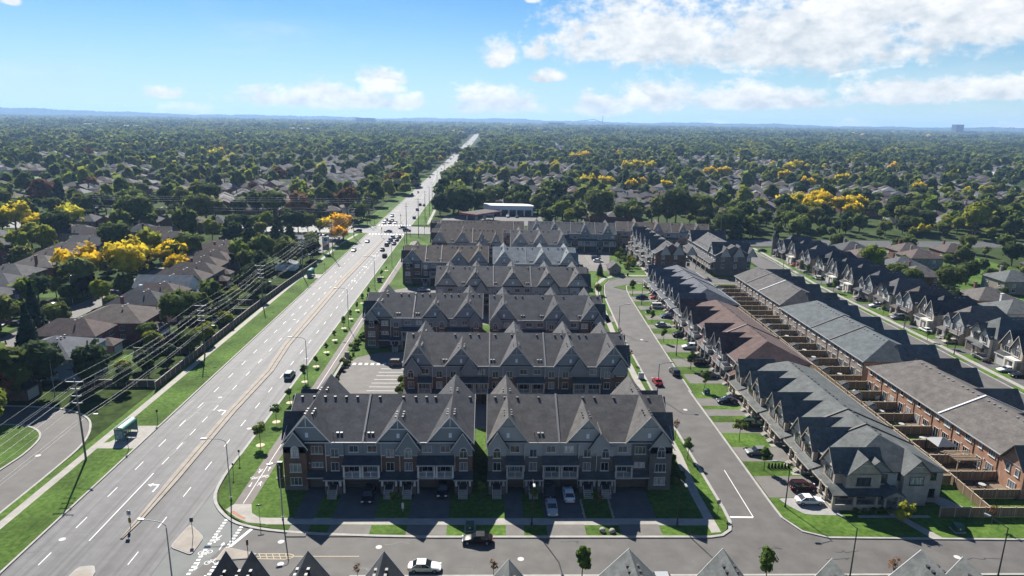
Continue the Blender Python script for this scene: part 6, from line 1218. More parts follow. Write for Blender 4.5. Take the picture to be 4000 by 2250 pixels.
def tree(kind, x, y, s=1.0, label='', group=None, i=None, z=0.0, cat='tree'):
    L = PROTO[kind]; c, tr, H = L[i % len(L) if i is not None else rnd.randrange(len(L))]
    t = thing(NMS[kind], label, cat, (x, y, z), rnd.uniform(0, 6.28), group); t.scale = (s*rnd.uniform(.93, 1.07), s*rnd.uniform(.93, 1.07), s*rnd.uniform(.95, 1.06))
    obj('crown', c, t); obj('trunk', tr, t); return t
# young trees between the bike path and the road
for i, (x, y) in enumerate([(-43.9, 122.5), (-44.0, 133), (-44, 143), (-44, 155.5), (-43.9, 166), (-43.8, 177), (-43.9, 187.5), (-43.7, 199), (-43.6, 209), (-43.4, 219), (-43.3, 228), (-43, 238), (-42.9, 268), (-42.8, 280)]):
    tree('young' if y < 150 or i % 4 == 1 else 'column', x, y, rnd.uniform(.8, 1.05) if y < 150 else rnd.uniform(.44, .68), 'slim young tree in a mulched ring between the bike path and the main road', 'young trees along the bike path', z=.1)
    o = obj('mulch_ring', cached('mulch', lambda: MB().cyl((0, 0, 0), (0, 0, .03), .85, .8, 14).mesh('mulch_ring', mat('pale_mulch', (.40, .34, .22), (.5, .44, .3), sc=6))), None, (x, y, ZW)); o['kind'] = 'structure'
for (x, y, k, s, lb) in ((-15.2, 99.7, 'young', .9, 'small leafy tree on the lawn between two driveways of the brown brick row'), (-1.0, 103.5, 'young', .85, 'small tree in the shaded gap between the two front rows'), (7.9, 101.8, 'young', .75, 'small sunlit tree before the grey stone row porch'), (18.2, 99.3, 'sapling', .9, 'thin sapling on the bordered lawn of the grey stone row'), (18.0, 101.8, 'young', .7, 'small pale tree on the bordered lawn of the grey stone row'),
        (37.9, 125.5, 'sapling', 1.1, 'rusty young maple on the centre street walk'), (38.0, 117, 'column', .85, 'dense green young tree on the centre street walk'), (34.0, 112.5, 'young', .9, 'young tree at the end wall of the grey stone row'), (66.5, 95.3, 'lime', .38, 'yellow-green small tree on the corner house lawn'), (81, 95.0, 'sapling', .9, 'bare sapling by the cedar fence of the corner lawn'),
        (13.2, 81.6, 'column', 1.0, 'columnar green maple across the street from the grey stone row'), (38.5, 80.6, 'column', .92, 'columnar green tree across the street from the corner lawn'), (56.2, 80.4, 'sapling', 1.2, 'rusty maple peeking behind the greenish gable'), (-17.6, 82.0, 'sapling', .8, 'bare sapling beside the white parked sedan'), (1, 82, 'sapling', .9, 'bare sapling across from the black parked car'),
        (51.0, 112.8, 'young', 1.0, 'bushy young tree beside the row of small cedars'), (50.6, 124.6, 'young', 1.0, 'young tree between corner row driveways'), (51.6, 150.8, 'column', .85, 'young tree by the parked utility car'), (52.4, 165.2, 'column', .95, 'leafy young tree before the black car driveway'), (50.9, 187.6, 'column', .75, 'slender young tree on a red row lawn'), (51.8, 206.5, 'column', .72, 'slender tree between the red and blue-grey rows'), (52.8, 241.8, 'column', .95, 'leafy columnar tree at the inside of the bend'), (54.0, 218, 'column', .5, 'small tree behind a transformer box'),
        (38.5, 190, 'sapling', 1.0, 'rusty young tree by the middle slate row walk'), (37.6, 170, 'sapling', 1.0, 'thin young tree by the walk near the lot entrance'), (40.4, 243, 'lime', .4, 'yellowing small tree at the corner of the gabled row'), (46.0, 275.5, 'cedar', .55, 'clipped dark evergreen beside the hut'),
        (133.8, 206, 'young', .9, 'young tree before the stone house on the east street'), (131, 190.5, 'young', .85, 'young tree beside the tan sedan'), (133.3, 184.5, 'young', 1.0, 'leafy young tree by the hipped porch'), (133.5, 218.5, 'column', .7, 'young tree by the grey wagon'), (132, 250, 'young', 1.1, 'round young tree before the portico house'), (133, 262, 'young', 1.1, 'round young tree before the paired gables'), (134, 277, 'column', .8, 'young maple on the east verge'), (135, 285, 'column', .8, 'second young maple on the east verge'), (118.3, 196, 'lime', .36, 'thin yellow tree on the east street kerb'), (117.8, 158, 'lime', .3, 'yellow-leaved tree between rows on the east street'), (118, 228, 'lime', .33, 'yellowing young tree behind the mauve-grey row')):
    tree(k, x, y, s, lb, None, z=.1)
for i in range(7): tree('cedar', 52.2+i*.62, 113.6, .13, 'tiny clipped cedar in the planted line on the corner row lawn', 'line of tiny cedars', 1, .1, 'shrub')
for (x, y) in ((137.0, 206.4), (136.2, 206.9)): tree('cedar', x, y, .16, 'dark clipped topiary standing by the stone house driveway', 'driveway topiaries', 0, .1, 'shrub')
# hedges and shrubs at row ends and the hut
for i in range(16): tree('shrub', -36.4+rnd.uniform(-.4, .4), 150+i*4.2+rnd.uniform(-1, 1), rnd.uniform(.5, .9), 'garden shrub between the bike path and the curved lot', 'shrubs along the bike path', None, .1, 'shrub')
for i in range(22): tree('lime' if i % 3 == 0 else 'shrub', 61.5+rnd.uniform(-2.5, 3.5), 286+i*1.9, .32 if i % 3 == 0 else rnd.uniform(.6, 1.1), 'low plant in the garden bed beside the bay-windowed row', 'plants by the bay-windowed row', None, .1, 'shrub')
for i in range(16): tree('shrub', rnd.uniform(33, 34.6), 108+i*1.4 if i < 11 else 146+(i-11)*3, rnd.uniform(.5, .8), 'shrub against the row end wall by the centre street', 'end wall shrubs', None, .1, 'shrub')
for i in range(8): tree('shrub', 61+i*1.4, 98.7, .4, 'low shrub under the wrap-around porch', 'porch shrubs', None, .1, 'shrub')
for i in range(9): tree('shrub', -19.8+rnd.uniform(-.5, .5), 146+i*2.2, rnd.uniform(.6, 1.0), 'shrub beside the painted parking bays', 'parking bay shrubs', None, .1, 'shrub')
# named big trees west of the road
for (k, x, y, s, i, lb) in (('yellow', -146, 244, 1.5, 0, 'golden honey locust with green skirt, first of the crescent clump'), ('yellow', -129, 245, 1.5, 2, 'golden honey locust beside the crescent pavement'), ('yellow', -136, 258, 1.45, 0, 'golden honey locust at the back of the crescent clump'), ('yellow', -126, 268, 1.35, 1, 'paler golden tree by the parked cars'), ('yellow', -119, 259, 1.0, 1, 'thin golden tree at the edge of the clump'), ('lime', -141, 284, 1.4, 0, 'flat-topped light green tree behind the golden clump'), ('lime', -150, 268, .9, 1, 'light green tree among the golden clump'),
        ('yellow', -244, 357, 1.56, 0, 'yellow-green broad tree before the row of houses'), ('yellow', -231, 352, 1.19, 1, 'golden tree in the middle of three before the houses'), ('yellow', -218, 359, 1.50, 2, 'tall golden tree before the slate-roofed house'), ('lime', -203, 298, 1.19, 0, 'yellow-green round tree by the brown roofs'),
        ('orange', -75.5, 352, 1.25, 2, 'bright orange tree at the gas station corner'), ('yellow', -82, 360, 1.1, 0, 'yellow-green tree behind the orange one'), ('orange', -74.5, 338, .95, 1, 'smaller orange tree over the verge'),
        ('spruce', -122, 180, 1.15, 0, 'tall dark spruce beside the crescent road'), ('spruce', -108.5, 157, 1.15, 0, 'tall dark spruce next to the blue-sided house'), ('spruce', -116, 166, .9, 1, 'shorter spruce between the two tall ones'), ('cedar', -110, 313, 1.35, 0, 'large dome-shaped evergreen behind the brown roofs'), ('cedar', -101, 322, 1.2, 0, 'dome-shaped evergreen by the kiosk wall'), ('cedar', -92, 315, 1.2, 0, 'dark dome evergreen before the kiosk'), ('cedar', -132, 345, 1.1, 2, 'pointed evergreen before the parked line'),
        ('lime', -140, 346, 1.0, 1, 'light yellow-green tree by the pole'), ('lime', -134, 352, .9, 0, 'light green tree before the parked line'), ('green', -94, 285, 1.2, 1, 'tall olive green tree behind the wires near the shed'), ('green', -89, 203, 1.0, 2, 'broad garden tree behind the wires'), ('green', -88, 213, 1.05, 0, 'dense round garden tree behind the wires'), ('lime', -84, 222, .6, 1, 'yellowing bush tree by the fence'), ('plum', -139, 233, .9, 0, 'dark plum tree beside the crescent'), ('lime', -128, 223, .75, 1, 'bright green small tree by the crescent'), ('green', -147, 208, .7, 4, 'round green tree on the crescent lawn'), ('lime', -142, 206, .55, 0, 'light green small tree on the crescent lawn'), ('green', -143, 186, .7, 4, 'round green tree near the parked cars'), ('dark', -150, 225, .9, 0, 'dark tree by the garages'),
        ('dark', -119, 150, 1.25, 1, 'dark tree in deep shade beside the crescent bend'), ('dark', -128, 158, 1.35, 0, 'dark bushy tree left of the spruces'), ('plum', -133, 150, 1.2, 1, 'brown-leaved dark tree by the crescent bend'), ('lime', -98, 127, .85, 4, 'yellowing tree inside the crescent bend'), ('rust', -104, 136, .95, 0, 'rusty brown tree inside the crescent bend'), ('green', -97, 119, .7, 1, 'yellow-green shrub tree inside the bend'), ('rust', -82.5, 97.5, .5, 0, 'rusty small tree at the sidewalk end'), ('green', -79, 89, .6, 0, 'green tree casting shade on the verge'), ('plum', -83.5, 171, .5, 0, 'dark plum garden shrub tree behind the fence'), ('green', -82, 158, .45, 0, 'garden tree behind the board fence'), ('dark', -86, 163, .5, 0, 'dark garden bush beside the board fence'),
        ('dark', -85, 240, .9, 1, 'dark tree behind the fence under the wires'), ('dark', -83, 252, .9, 0, 'dark tree behind the second shelter'), ('dark', -81.5, 292, .8, 0, 'dark bush at the fence end'), ('plum', -79, 300, .75, 0, 'brown bush below the pylon sign'), ('dark', -90, 264, .9, 4, 'dark tree by the pale shed'), ('green', -80, 190, .55, 4, 'garden tree overhanging the board fence'), ('dark', -81, 180, .5, 0, 'dark shrub tree overhanging the board fence'), ('dark', -84, 150, .55, 0, 'dark tree shading the sidewalk by the bend'), ('dark', -81, 166, .5, 1, 'dark tree shading the sidewalk'), ('dark', -80.5, 205, .6, 1, 'dark tree shading the sidewalk further along'), ('dark', -91, 150, 1.0, 0, 'broad dark tree casting shade on the bend lawn'), ('dark', -101, 147.5, 1.15, 1, 'dark tree beside the shaded house'), ('green', -94, 156, .75, 0, 'round green tree behind the first pole'), ('lime', -87.5, 157, .42, 1, 'yellow-green bush behind the fence by the first pole'),
        # the yellow crowns among the roofs to the east
        ('yellow', 216, 480, 1.5, 0, 'golden tree at the edge of the east clump'), ('yellow', 230, 470, 1.6, 2, 'largest golden tree of the east clump'), ('yellow', 214, 446, 1.45, 0, 'golden tree beside the dark poplars'), ('yellow', 236, 495, 1.5, 1, 'golden tree at the back of the east clump'), ('yellow', 246, 470, 1.4, 2, 'golden tree leaning over the east belt'), ('yellow', 238, 438, 1.4, 1, 'lower golden tree over the east belt'),
        ('yellow', 89, 624, 1.35, 0, 'golden tree over the mid roofs'), ('yellow', 103, 615, 1.35, 2, 'golden tree between mid roofs'), ('lime', 78, 616, 1.2, 0, 'yellow-green tree by the mid roofs'), ('yellow', 126, 604, 1.3, 1, 'golden tree east of the mid roofs'), ('yellow', 160, 620, 1.1, 2, 'golden tree alone among roofs'), ('yellow', 165, 825, 1.6, 0, 'golden tree in the far street clump'), ('yellow', 180, 832, 1.6, 2, 'second golden tree in the far street clump'), ('yellow', 245, 760, 1.5, 1, 'third golden tree in the far street clump'), ('yellow', 128, 1030, 1.7, 0, 'golden tree at the end of the white far street'), ('yellow', 142, 1040, 1.7, 2, 'golden tree beside the white far street'), ('yellow', 360, 435, 1.7, 0, 'large yellow-green tree at the edge of the east gardens'), ('lime', 330, 400, 1.3, 1, 'olive-yellow tree at the edge of the east gardens'), ('lime', -330, 470, 1.2, 0, 'light green tree by the west park'), ('rust', -318, 560, 1.2, 0, 'rusty pink maple among western roofs'), ('rust', -262, 610, 1.2, 1, 'coral maple beside a pale house'), ('rust', -268, 640, 1.1, 0, 'coral maple behind a pale house'), ('yellow', 262, 478, 1.35, 1, 'golden tree at the eastern tip of the east clump'), ('yellow', 205, 470, 1.3, 2, 'golden tree at the western tip of the east clump'), ('yellow', 112, 640, 1.3, 1, 'golden tree behind the mid-roof pair'), ('yellow', 140, 640, 1.25, 0, 'golden tree standing over a mid roof'), ('yellow', 195, 835, 1.6, 1, 'broad golden tree ending the far street pair'), ('yellow', 258, 752, 1.5, 2, 'golden tree by the fourth far roof line'), ('yellow', 300, 640, 1.3, 0, 'golden tree in the eastern roof rows'), ('yellow', 312, 720, 1.4, 2, 'golden tree past the eastern roof rows'), ('yellow', -345, 395, 1.2, 2, 'golden tree at the western park edge'), ('yellow', 384, 860, 1.8, 0, 'large golden tree far among the eastern roofs'), ('yellow', 372, 850, 1.5, 1, 'golden tree left of the dark poplars far east'), ('yellow', 358, 690, 1.4, 2, 'golden tree beside dark evergreens far east'), ('yellow', 405, 635, 1.2, 1, 'small golden tree under the far wires'), ('lime', -140, 510, 1.7, 0, 'spreading light green tree in the belt by the cross road wires'), ('lime', -128, 500, 1.5, 2, 'light green tree beside the spreading one'), ('yellow', -358, 925, 1.8, 0, 'golden tree among the western crowns'), ('lime', -350, 905, 1.6, 1, 'yellow-green tree by the western golden one'), ('lime', 48, 1200, 2.2, 0, 'big pale willow beside the far main road'), ('lime', 40, 1150, 2.0, 1, 'second pale willow beside the far main road'), ('rust', -190, 560, 1.0, 1, 'rose-brown maple among western roofs')):
    tree(k, x, y, s, lb, None, i)

for i, x in enumerate((-143, -138, -132, -126, -121, -115, -110, -104, -99, -93, -150, -157)):
    tree(('cedar', 'green', 'dark', 'green', 'lime')[i % 5], x, 372.5+rnd.uniform(-1.5, 2), rnd.uniform(.75, 1.05), '%s tree in the screen between the parked line and the cross road' % ('pointed evergreen', 'leafy', 'dark', 'leafy', 'yellow-green')[i % 5], '%s screen trees by the parked line' % ('pointed evergreen', 'leafy', 'dark', 'leafy', 'yellow-green')[i % 5])
for i in range(26): tree('shrub', -262+i*6.4, 404.8, rnd.uniform(1.0, 1.5), 'dense clipped bush in the long hedge along the cross road', 'bushes of the cross road hedge', None, 0, 'shrub')
for (kd, x, y, s, lb) in (('dark', -86, 330, .8, 'dark bushy tree beside the kiosk forecourt'), ('green', -84, 322, .7, 'green tree behind the pylon sign'), ('dark', -126, 340, 1.0, 'dark tree before the parked line of cars'), ('green', -119, 352, .9, 'green tree by the parked line of cars'), ('dark', 37, 452, 1.0, 'dark tree at the end of the car wash'), ('green', -24, 462, 1.1, 'green tree behind the fuel canopy'), ('dark', -33, 455, 1.3, 'big dark tree between the main road and the car wash'), ('dark', -13, 474, 1.3, 'dark tree behind the car wash corner'), ('green', 36, 440, .9, 'green tree beside the car wash bays'), ('green', 42, 432, 1.15, 'round green tree behind the deck-railed row'), ('lime', 50, 424, .8, 'light green tree behind the deck-railed row')):
    tree(kd, x, y, s, lb)

# ------------------------------------------------------------------ houses and trees out to the horizon
YEL = [(o.location.x, o.location.y) for o in COL.objects if o.name.startswith('honey_locust') and o.location.y > 400]
occ = [(x, y, 10) for x, y in YEL]+[(x-x/y*13, y-13, 10) for x, y in YEL]+[(x, y, 9.5) for (x, y, *_r) in WH]+[(x, y, 9) for (x, y, _a) in EH]+[(x, 377, 8) for x in range(-245, -144, 6)]
def inview(x, y, m=30): return y > 60 and -0.80*y-m < x < 0.88*y+m
patches = [(40, 500, R(4), 10, 5, 11.7), (180, 545, R(-32), 12, 6, 12.2), (60, 640, R(0), 10, 8, 12.2), (290, 600, R(-20), 14, 7, 13.1), (330, 470, R(8), 9, 5, 13.1), (470, 560, R(-30), 12, 6, 13.1), (200, 820, R(-10), 18, 7, 13.1), (480, 800, R(-26), 16, 8, 13.5), (60, 900, R(5), 12, 7, 13.1), (420, 1040, R(12), 21, 7, 13.9),
           (-150, 500, R(20), 8, 5, 13.1), (-260, 580, R(5), 12, 5, 14.8), (-130, 640, R(-8), 7, 7, 13.1), (-160, 830, R(-18), 10, 7, 13.1), (-380, 560, R(-12), 9, 4, 15.7), (-300, 760, R(15), 14, 5, 14.8), (-470, 760, R(0), 10, 4, 15.7), (-250, 1000, R(-10), 16, 6, 14.8), (-520, 1000, R(10), 14, 5, 16.5), (700, 1000, R(-15), 18, 6, 14.8), (240, 1180, R(0), 25, 5, 14.8)]
HH = []
for (px, py, a, nc, nr, sp) in patches:
    for r_ in range(nr):
        for c_ in range(nc):
            lx = (c_-nc/2)*sp+rnd.uniform(-1, 1); ly = (r_-nr/2)*(25)+(5.5 if r_ % 2 else -2)+rnd.uniform(-1.2, 1.2)
            x = px+lx*math.cos(a)-ly*math.sin(a); y = py+lx*math.sin(a)+ly*math.cos(a)
            if -78 < x < -30 and True: continue
            if y < 430 or (x < 60 and x > -40 and y < 488) or not inview(x, y): continue
            if any((x-h[0])**2+(y-h[1])**2 < 105 for h in HH) or rnd.random() < .03: continue
            HH.append((x, y, a+(0 if r_ % 2 else math.pi)+rnd.choice([0, 0, math.pi/2])))
HH.sort(key=lambda h: h[0]**2+h[1]**2)
RFL = [('brown', 'brown'), ('old', 'faded brown'), ('grey', 'grey'), ('warm', 'warm grey'), ('slate', 'slate'), ('pale', 'pale grey'), ('red', 'red-brown'), ('tan', 'tan')]
WLL = [(BR_R, 'brick'), (BR_T, 'taupe brick'), (BR_R, 'brick'), (BR_W, 'white-walled'), (BR_D, 'dark brick')]
fh = MB()
FHM = [RF['brown'], RF['old'], RF['grey'], RF['warm'], RF['slate'], RF['pale'], RF['tan'], BR_R, BR_T, BR_W]
for i, (x, y, a) in enumerate(HH):
    W_, D_ = rnd.uniform(10, 12.5), rnd.uniform(11, 14); ze, zr = rnd.choice([(5.2, 8.2), (5.4, 8.6), (3.2, 6.0)])
    if i < 290:
        (rk, rl_), (wm_, wl_) = rnd.choice(RFL), rnd.choice(WLL); gb = rnd.random() < .25
        hip_house('%s-roofed %s %s house among the trees %s of the main road' % (rl_, 'gabled' if gb else 'hipped', wl_, 'west' if x < -55 else 'east'), x, y, a, W_, D_, ze, zr, RF[rk], wm_, 'houses among the trees %s of the main road' % ('west' if x < -55 else 'east'), False, rnd.random() < .3, False, gb, 'suburban_house')
    else:
        b = MB(); b.box(-W_/2, W_/2, -D_/2, D_/2, 0, ze, rnd.choice((7, 7, 8, 9))); b.hip(-W_/2-.5, W_/2+.5, -D_/2-.5, D_/2+.5, ze, zr, rnd.randrange(7)); ca, sa = math.cos(a), math.sin(a)
        k = len(fh.v); fh.v += [(x+vx*ca-vy*sa, y+vx*sa+vy*ca, vz) for vx, vy, vz in b.v]; fh.f += [[j+k for j in f_] for f_ in b.f]; fh.m += b.m
for k_ in range(1500):
    y = 1150+2600*rnd.random()**1.2; x = rnd.uniform(-.8*y, .86*y)
    if abs(x+56) < 28: continue
    W_, D_ = rnd.uniform(10, 14), rnd.uniform(11, 16); ze = rnd.choice([3.2, 5.4]); a = rnd.choice([0, .3, -.5, 1.2])+rnd.uniform(-.1, .1); ca, sa = math.cos(a), math.sin(a)
    b = MB(); b.box(-W_/2, W_/2, -D_/2, D_/2, 0, ze, rnd.choice((7, 8, 9))); b.hip(-W_/2-.5, W_/2+.5, -D_/2-.5, D_/2+.5, ze, ze+3.2, rnd.randrange(7))
    k = len(fh.v); fh.v += [(x+vx*ca-vy*sa, y+vx*sa+vy*ca, vz) for vx, vy, vz in b.v]; fh.f += [[j+k for j in f_] for f_ in b.f]; fh.m += b.m
tag(obj('distant_houses', fh.mesh('distant_houses', FHM)), 'mass of small distant suburban roofs fading toward the horizon', 'houses', None, 'stuff')
occ += [(x, y, 9.3) for x, y, _ in HH]
from collections import defaultdict
cell = defaultdict(list)
for o_ in occ: cell[(int(o_[0]//20), int(o_[1]//20))].append(o_)
def blocked(x, y):
    ci, cj = int(x//20), int(y//20)
    return any((x-a)**2+(y-b)**2 < r_*r_ for i in (-1, 0, 1) for j in (-1, 0, 1) for (a, b, r_) in cell[(ci+i, cj+j)])
def zone(x, y):
    """0 = no wild trees here, else how densely trees grow."""
    if -69.5 < x < -40 and y < 3300: return 0
    if -77.5 < x < -36 and y < 520: return 0
    if -40 <= x < 118 and y < 412: return 0
    if 118 <= x < 160 and y < 345: return 0
    if x > 118 and 344 < y < 371+(x-118)*.02: return 0
    if 196 < x < 252 and 400 < y < 432: return .25
    if -500 < x < -77 and 379 < y < 404: return 0
    if -36 < x < 40 and y < 452: return 0
    if -8 < x < 31 and y < 470: return 0
    if x < -77 and y < 141: return 0
    if x > -95 and x < -76 and y < 160: return 0
    if -138 < x < -127 and y < 372: return 0
    if -128 < x < -77 and 312 < y < 372: return 0
    if -260 < x < -140 and 366 < y: 
        if y < 386: return 0
    if -95 < x < -78 and 150 < y < 312: return 1.2
    if x < -77 and y < 320: return 1.4 if x > -190 else 1.2
    if 335 < x < 440 and 1110 < y < 1250: return 0
    if -500 < x < -435 and 630 < y < 720: return 0
    if 126 < x < 141 and 1050 < y < 1300: return 0
    for (sx, y0, y1) in ((330, 560, 1200), (-190, 470, 900), (560, 400, 900)):
        if sx-1 < x < sx+10 and y0 < y < y1: return 0
    if x > 118 and y < 345: return 1.0
    if 404 <= y < 440 and x < -77: return 1.35
    if (371 <= y < 425 and x > 100) or (412 <= y < 520 and -36 < x < 100): return 1.9
    if -95 < x < -78 and y < 312: return 1.25
    if (-95 < x < -77 or -36 < x < -18) and y < 1500: return 1.5
    return .95
T = []
st = 11.6
for j in range(int((1250-140)/st)):
    y0 = 140+j*st
    for i in range(int(-.8*y0/st)-4, int(.9*y0/st)+5):
        x, y = i*st+rnd.uniform(-3.6, 3.6), y0+rnd.uniform(-3.6, 3.6); d = zone(x, y)
        if d and rnd.random() < d*.52 and not blocked(x, y) and inview(x, y): T.append((x, y))
T.sort(key=lambda p: p[0]**2+p[1]**2)
def kindat(x, y, yellow=.010):
    n = math.sin(x*.021+1.3)*math.cos(y*.017)+.4*math.sin(x*.05-y*.043); q = rnd.random()
    if q < yellow*(1.6 if n > .25 else .5): return 'yellow'
    if q < .035: return 'rust' if x < -60 else 'lime'
    if n > (.1 if x < -60 else .35) and q < .28: return 'lime'
    if q < .08: return 'dark'
    if q < .16: return 'cedar'
    if q < .20: return 'dark'
    if q < .30: return 'lime' if x < -60 and y > 420 else 'green'
    return 'green'
SHAPES = ('round', 'tall oval', 'wide', 'large', 'small')
NEAR = [(x, y, lb) for (x, y, w, d, rf, wl, lb) in WH]+[(x, y, 'older %s-roofed house' % rf) for (x, y, rf) in EH]+[(X_h, y_h, lb_h) for (y_h, _s, _r, _w, _g, lb_h) in DH for X_h in (148,)]
def nearest(x, y):
    q = min(NEAR, key=lambda h: (h[0]-x)**2+(h[1]-y)**2); return ' '.join(q[2].split()[:6]) if (q[0]-x)**2+(q[1]-y)**2 < 900 else None
DESC = dict(yellow='golden', rust='rusty', lime='yellow-green', dark='deep green', cedar='pointed evergreen', green='leafy green', plum='plum')
far = defaultdict(list); cnt = 0
for (x, y) in T:
    k = kindat(x, y); L = PROTO[k]; i = rnd.randrange(len(L)); s = rnd.choice((.7, .85, 1.0, 1.15, 1.3, 1.55))*rnd.uniform(.9, 1.1)*(1.15 if zone(x, y) > 1.3 and x > -55 else 1.0)
    if y < 330: s *= .76
    if 190 < x < 256 and 370 < y < 400: s *= .72
    if cnt < 300:
        cnt += 1; side = 'west' if x < -55 else 'east'
        where = ('gardens' if y < 400 else ('tree belt' if y < 460 else 'roofs'))
        nr = nearest(x, y) if y < 345 else None; ad = SHAPES[i % 5]
        if nr: lb = '%s %s tree near the %s' % (ad, DESC[k], nr)
        else: lb = '%s %s tree %s %s of the main road' % (ad, DESC[k], {'gardens': 'in the gardens', 'tree belt': 'in the dense cross-road belt', 'roofs': 'among the roofs beyond'}[where], side)
        tree(k, x, y, s, lb, lb.replace(' tree ', ' trees ', 1), i)
    else: far[k].append((x, y, s, i))
# ---- instanced masses of far trees (points carrying scale and turn)
def scatter(name, pts, src, label, cat='trees'):
    me = bpy.data.meshes.new(name); me.from_pydata([(p[0], p[1], p[3] if len(p) > 3 else 0) for p in pts], [], [])
    a = me.attributes.new('sc', 'FLOAT', 'POINT'); a.data.foreach_set('value', [p[2] for p in pts])
    a = me.attributes.new('rz', 'FLOAT', 'POINT'); a.data.foreach_set('value', [rnd.uniform(0, 6.28) for p in pts])
    o = obj(name, me); tag(o, label, cat, None, 'stuff')
    g_ = bpy.data.node_groups.new(name, 'GeometryNodeTree'); g_.interface.new_socket('Geometry', in_out='INPUT', socket_type='NodeSocketGeometry'); g_.interface.new_socket('Geometry', in_out='OUTPUT', socket_type='NodeSocketGeometry')
    n_ = g_.nodes.new; gi, go = n_('NodeGroupInput'), n_('NodeGroupOutput'); ip = n_('GeometryNodeInstanceOnPoints'); oi = n_('GeometryNodeObjectInfo'); oi.inputs[0].default_value = src; oi.transform_space = 'ORIGINAL'
    na = n_('GeometryNodeInputNamedAttribute'); na.data_type = 'FLOAT'; na.inputs[0].default_value = 'sc'; nb = n_('GeometryNodeInputNamedAttribute'); nb.data_type = 'FLOAT'; nb.inputs[0].default_value = 'rz'
    cx = n_('ShaderNodeCombineXYZ'); L = g_.links.new; L(nb.outputs[0], cx.inputs[2]); L(gi.outputs[0], ip.inputs['Points']); L(oi.outputs['Geometry'], ip.inputs['Instance']); L(cx.outputs[0], ip.inputs['Rotation']); L(na.outputs[0], ip.inputs['Scale']); L(ip.outputs[0], go.inputs[0])
    md = o.modifiers.new('scatter', 'NODES'); md.node_group = g_; return o
def source(kind, V, leaf, lab, x, y):
    """One real far tree or grove; the mass repeats its mesh."""
    t = thing('deciduous_tree' if kind != 'grove' else 'tree_grove', lab, 'tree', (x, y, 0)); c = obj('crown', quadmesh('crown', V, LEAF[leaf]), t); obj('trunk', PROTO['green'][0][1], t); return c
LOW = dict(green=[broad(201, 420, 11, 4.8, 4.1, 1.0, 11), broad(202, 420, 12, 4.3, 4.8, 1.0, 12), broad(203, 420, 10, 5.4, 3.6, 1.0, 12)], yellow=[broad(204, 420, 11, 5.8, 3.6, .95, 12, .6)], cedar=[conifer(205, 420, 11, 2.9, .9, .04, .6, .1)])
SRC = {}
k = 0
for (kd, leaf, lows) in (('green', 'green', LOW['green']), ('dark', 'dark', LOW['green'][:2]), ('lime', 'lime', LOW['green'][1:]), ('rust', 'rust', LOW['green'][:1]), ('yellow', 'yellow', LOW['yellow']), ('cedar', 'dark', LOW['cedar'])):
    for i, V in enumerate(lows):
        c = source(kd, V, leaf, '%s tree alone past the far tree belts, %s in build' % (DESC[kd], ('broad', 'tall', 'low')[i % 3]), -20-14*k, 1262+3*k); k += 1
        pts = [(x, y, s) for (x, y, s, ii) in far[kd] if ii % len(lows) == i]
        if pts: scatter('distant_trees', pts, c, 'mass of distant %s trees between the roofs' % DESC[kd])
def grove(seed, n, R_, per, size):
    rg = np.random.default_rng(seed); out = []
    for i in range(n):
        a, q = rg.uniform(0, 6.28), R_*math.sqrt(rg.uniform()); V = broad(seed*50+i, per, rg.uniform(9, 13.5), rg.uniform(4.2, 6), rg.uniform(3.4, 4.6), size, 7)
        out.append(V+np.array([q*math.cos(a), q*math.sin(a), -rg.uniform(0, 2)]))
    return np.concatenate(out)
G1 = [source('grove', grove(301+i, 9, 17, 90, 1.9), lf, '%s grove of close trees far out among the suburbs' % nm, -60+40*i, 1300) for i, (lf, nm) in enumerate((('green', 'mixed green'), ('dark', 'deep green'), ('lime', 'yellow-green'), ('green', 'second mixed green'), ('yellow', 'golden')))]
pt = [[] for _ in G1]; st = 31.0
for j in range(int((3100-1250)/st)):
    y0 = 1250+j*st
    for i in range(int(-.82*y0/st)-2, int(.92*y0/st)+3):
        x, y = i*st+rnd.uniform(-13, 13), y0+rnd.uniform(-13, 13)
        if -92 < x < -22 and y < 3300 or abs(x-(134+(y-1060)*.05)) < 22 and y < 2400: continue
        if rnd.random() < .86: n_ = math.sin(x*.006)*math.cos(y*.005+1); pt[rnd.choices(range(5), (5, 3.2, 2.2 if n_ > 0 else .5, 5, .06))[0]].append((x, y, rnd.choice((.6, .85, 1.0, 1.2, 1.5))))
for c, p in zip(G1, pt): scatter('far_woodland', p, c, 'far woodland mass thinning into haze')
pt = [[] for _ in G1]; st = 75.0
for j in range(int((10500-3100)/st)):
    y0 = 3100+j*st
    if y0 > 5500 and j % 2: continue
    for i in range(int(-.84*y0/st)-2, int(.94*y0/st)+3):
        if rnd.random() < .8: pt[rnd.choices(range(5), (5, 4, .6, 5, .02))[0]].append((i*st+rnd.uniform(-34, 34), y0+rnd.uniform(-34, 34), rnd.uniform(1.5, 2.3)*(1 if y0 < 6000 else 1.25)))
for c, p in zip(G1, pt): scatter('far_woodland', p, c, 'farthest woodland band below the horizon')
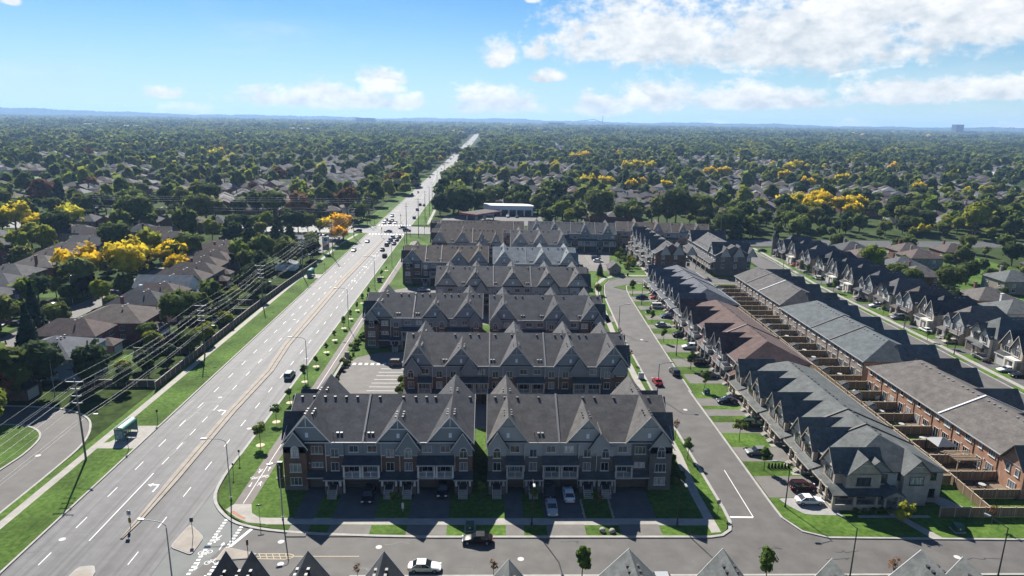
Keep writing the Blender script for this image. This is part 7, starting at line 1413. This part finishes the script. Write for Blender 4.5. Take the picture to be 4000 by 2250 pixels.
# ---- far buildings
ind = mat('far_roof_white', (.42, .44, .46), rough=.6); indg = mat('far_block_grey', (.25, .26, .28), rough=.8); indd = mat('far_block_dark', (.06, .065, .075), rough=.7)
def block(label, x, y, w, d, h, m, n=1, name='warehouse'):
    t = thing(name, label, 'building', (x, y, 0), 0, 'pale flat roofs near the horizon' if name == 'warehouse' else None)
    obj('wall', MB().box(-w/2, w/2, -d/2, d/2, 0, h).mesh('wall', m), t); obj('roof', MB().box(-w/2-1, w/2+1, -d/2-1, d/2+1, h, h+1.2).mesh('roof', ind if m is not indd else indd), t)
    for i in range(n): obj('window_band', MB().box(-w/2*.9, w/2*.9, -d/2-.3, -d/2-.1, h*(i+.35)/n, h*(i+.65)/n).mesh('window_band', indd), t)
for i in range(26):
    y = rnd.uniform(2300, 6200); x = rnd.uniform(.06*y, .8*y) if i % 3 else rnd.uniform(-.72*y, -.1*y); block('long pale warehouse roof among the far trees', x, y, rnd.uniform(40, 120), rnd.uniform(30, 60), rnd.uniform(11, 15), ind)
block('wide low plant with blue-white roof on the horizon', 950, 7200, 420, 150, 34, ind); block('dark square block on the horizon beside the plant', 620, 6600, 150, 80, 46, indd, 3, 'office_block'); block('pale slab block on the western horizon', -1130, 6400, 170, 50, 58, indg, 4, 'apartment_block'); block('dark stepped tower on the eastern horizon', 3805, 5600, 62, 60, 88, indd, 6, 'tower_block'); block('wide wing beside the stepped tower', 3900, 5650, 170, 60, 36, indd, 3, 'office_block')
t = thing('conveyor', 'sloping conveyor gantry rising over the horizon plant', 'gantry', (1050, 7300, 0)); obj('boom', MB().cyl((-150, 0, 62), (30, 0, 84), 4, 4, 6).cyl((30, 0, 84), (110, 0, 58), 4, 4, 6).mesh('boom', indg), t); obj('stack', MB().cyl((120, 0, 0), (120, 0, 128), 4, 3, 8).mesh('stack', indg), t)
# ---- the line of hills
b = MB(); n = 1100; prev = None
for r_, hb in ((11800, 0), (12800, 1)):
    vs = []; 
    for i in range(n+1):
        a = R(-52+104*i/n); dg = math.degrees(a); h = 52+9*math.sin(dg*.35+1)+6*math.sin(dg*.9)+4*math.sin(dg*2.3+hb)+2*math.sin(dg*5.1)+rnd.choice((0, 0, 3, 6, 10))*rnd.random()+(34*max(0, min(1, (-20-dg)/10)) if True else 0)+(14 if -7 < dg < 3 and hb else 0)
        vs += [(r_*math.sin(a), r_*math.cos(a), -2), ((r_+300)*math.sin(a), (r_+300)*math.cos(a), h+12), ((r_+900)*math.sin(a), (r_+900)*math.cos(a), -2)]
    b.add(vs, [f_ for i in range(n) for f_ in ((3*i, 3*i+3, 3*i+4, 3*i+1), (3*i+1, 3*i+4, 3*i+5, 3*i+2))])
struct('hills', b, mat('wooded_hills', (.018, .034, .014), (.05, .07, .03), rough=1, sc=.006, det=8, spec=0))
# ---- haze
hz = MB().box(-15500, 15500, -400, 15500, -1.1, 150).mesh('haze', []); hm = bpy.data.materials.new('haze_air'); hm.use_nodes = True; t_ = hm.node_tree; t_.nodes.clear()
ou = t_.nodes.new('ShaderNodeOutputMaterial'); pv = t_.nodes.new('ShaderNodeVolumePrincipled'); pv.inputs['Color'].default_value = (.40, .63, 1, 1); pv.inputs['Density'].default_value = 8e-5; pv.inputs['Anisotropy'].default_value = .2
t_.links.new(pv.outputs[0], ou.inputs['Volume']); hz.materials.append(hm); tag(obj('haze', hz), 'thin blue haze of the far distance', 'haze', None, 'stuff')
SC.cycles.use_denoising = True
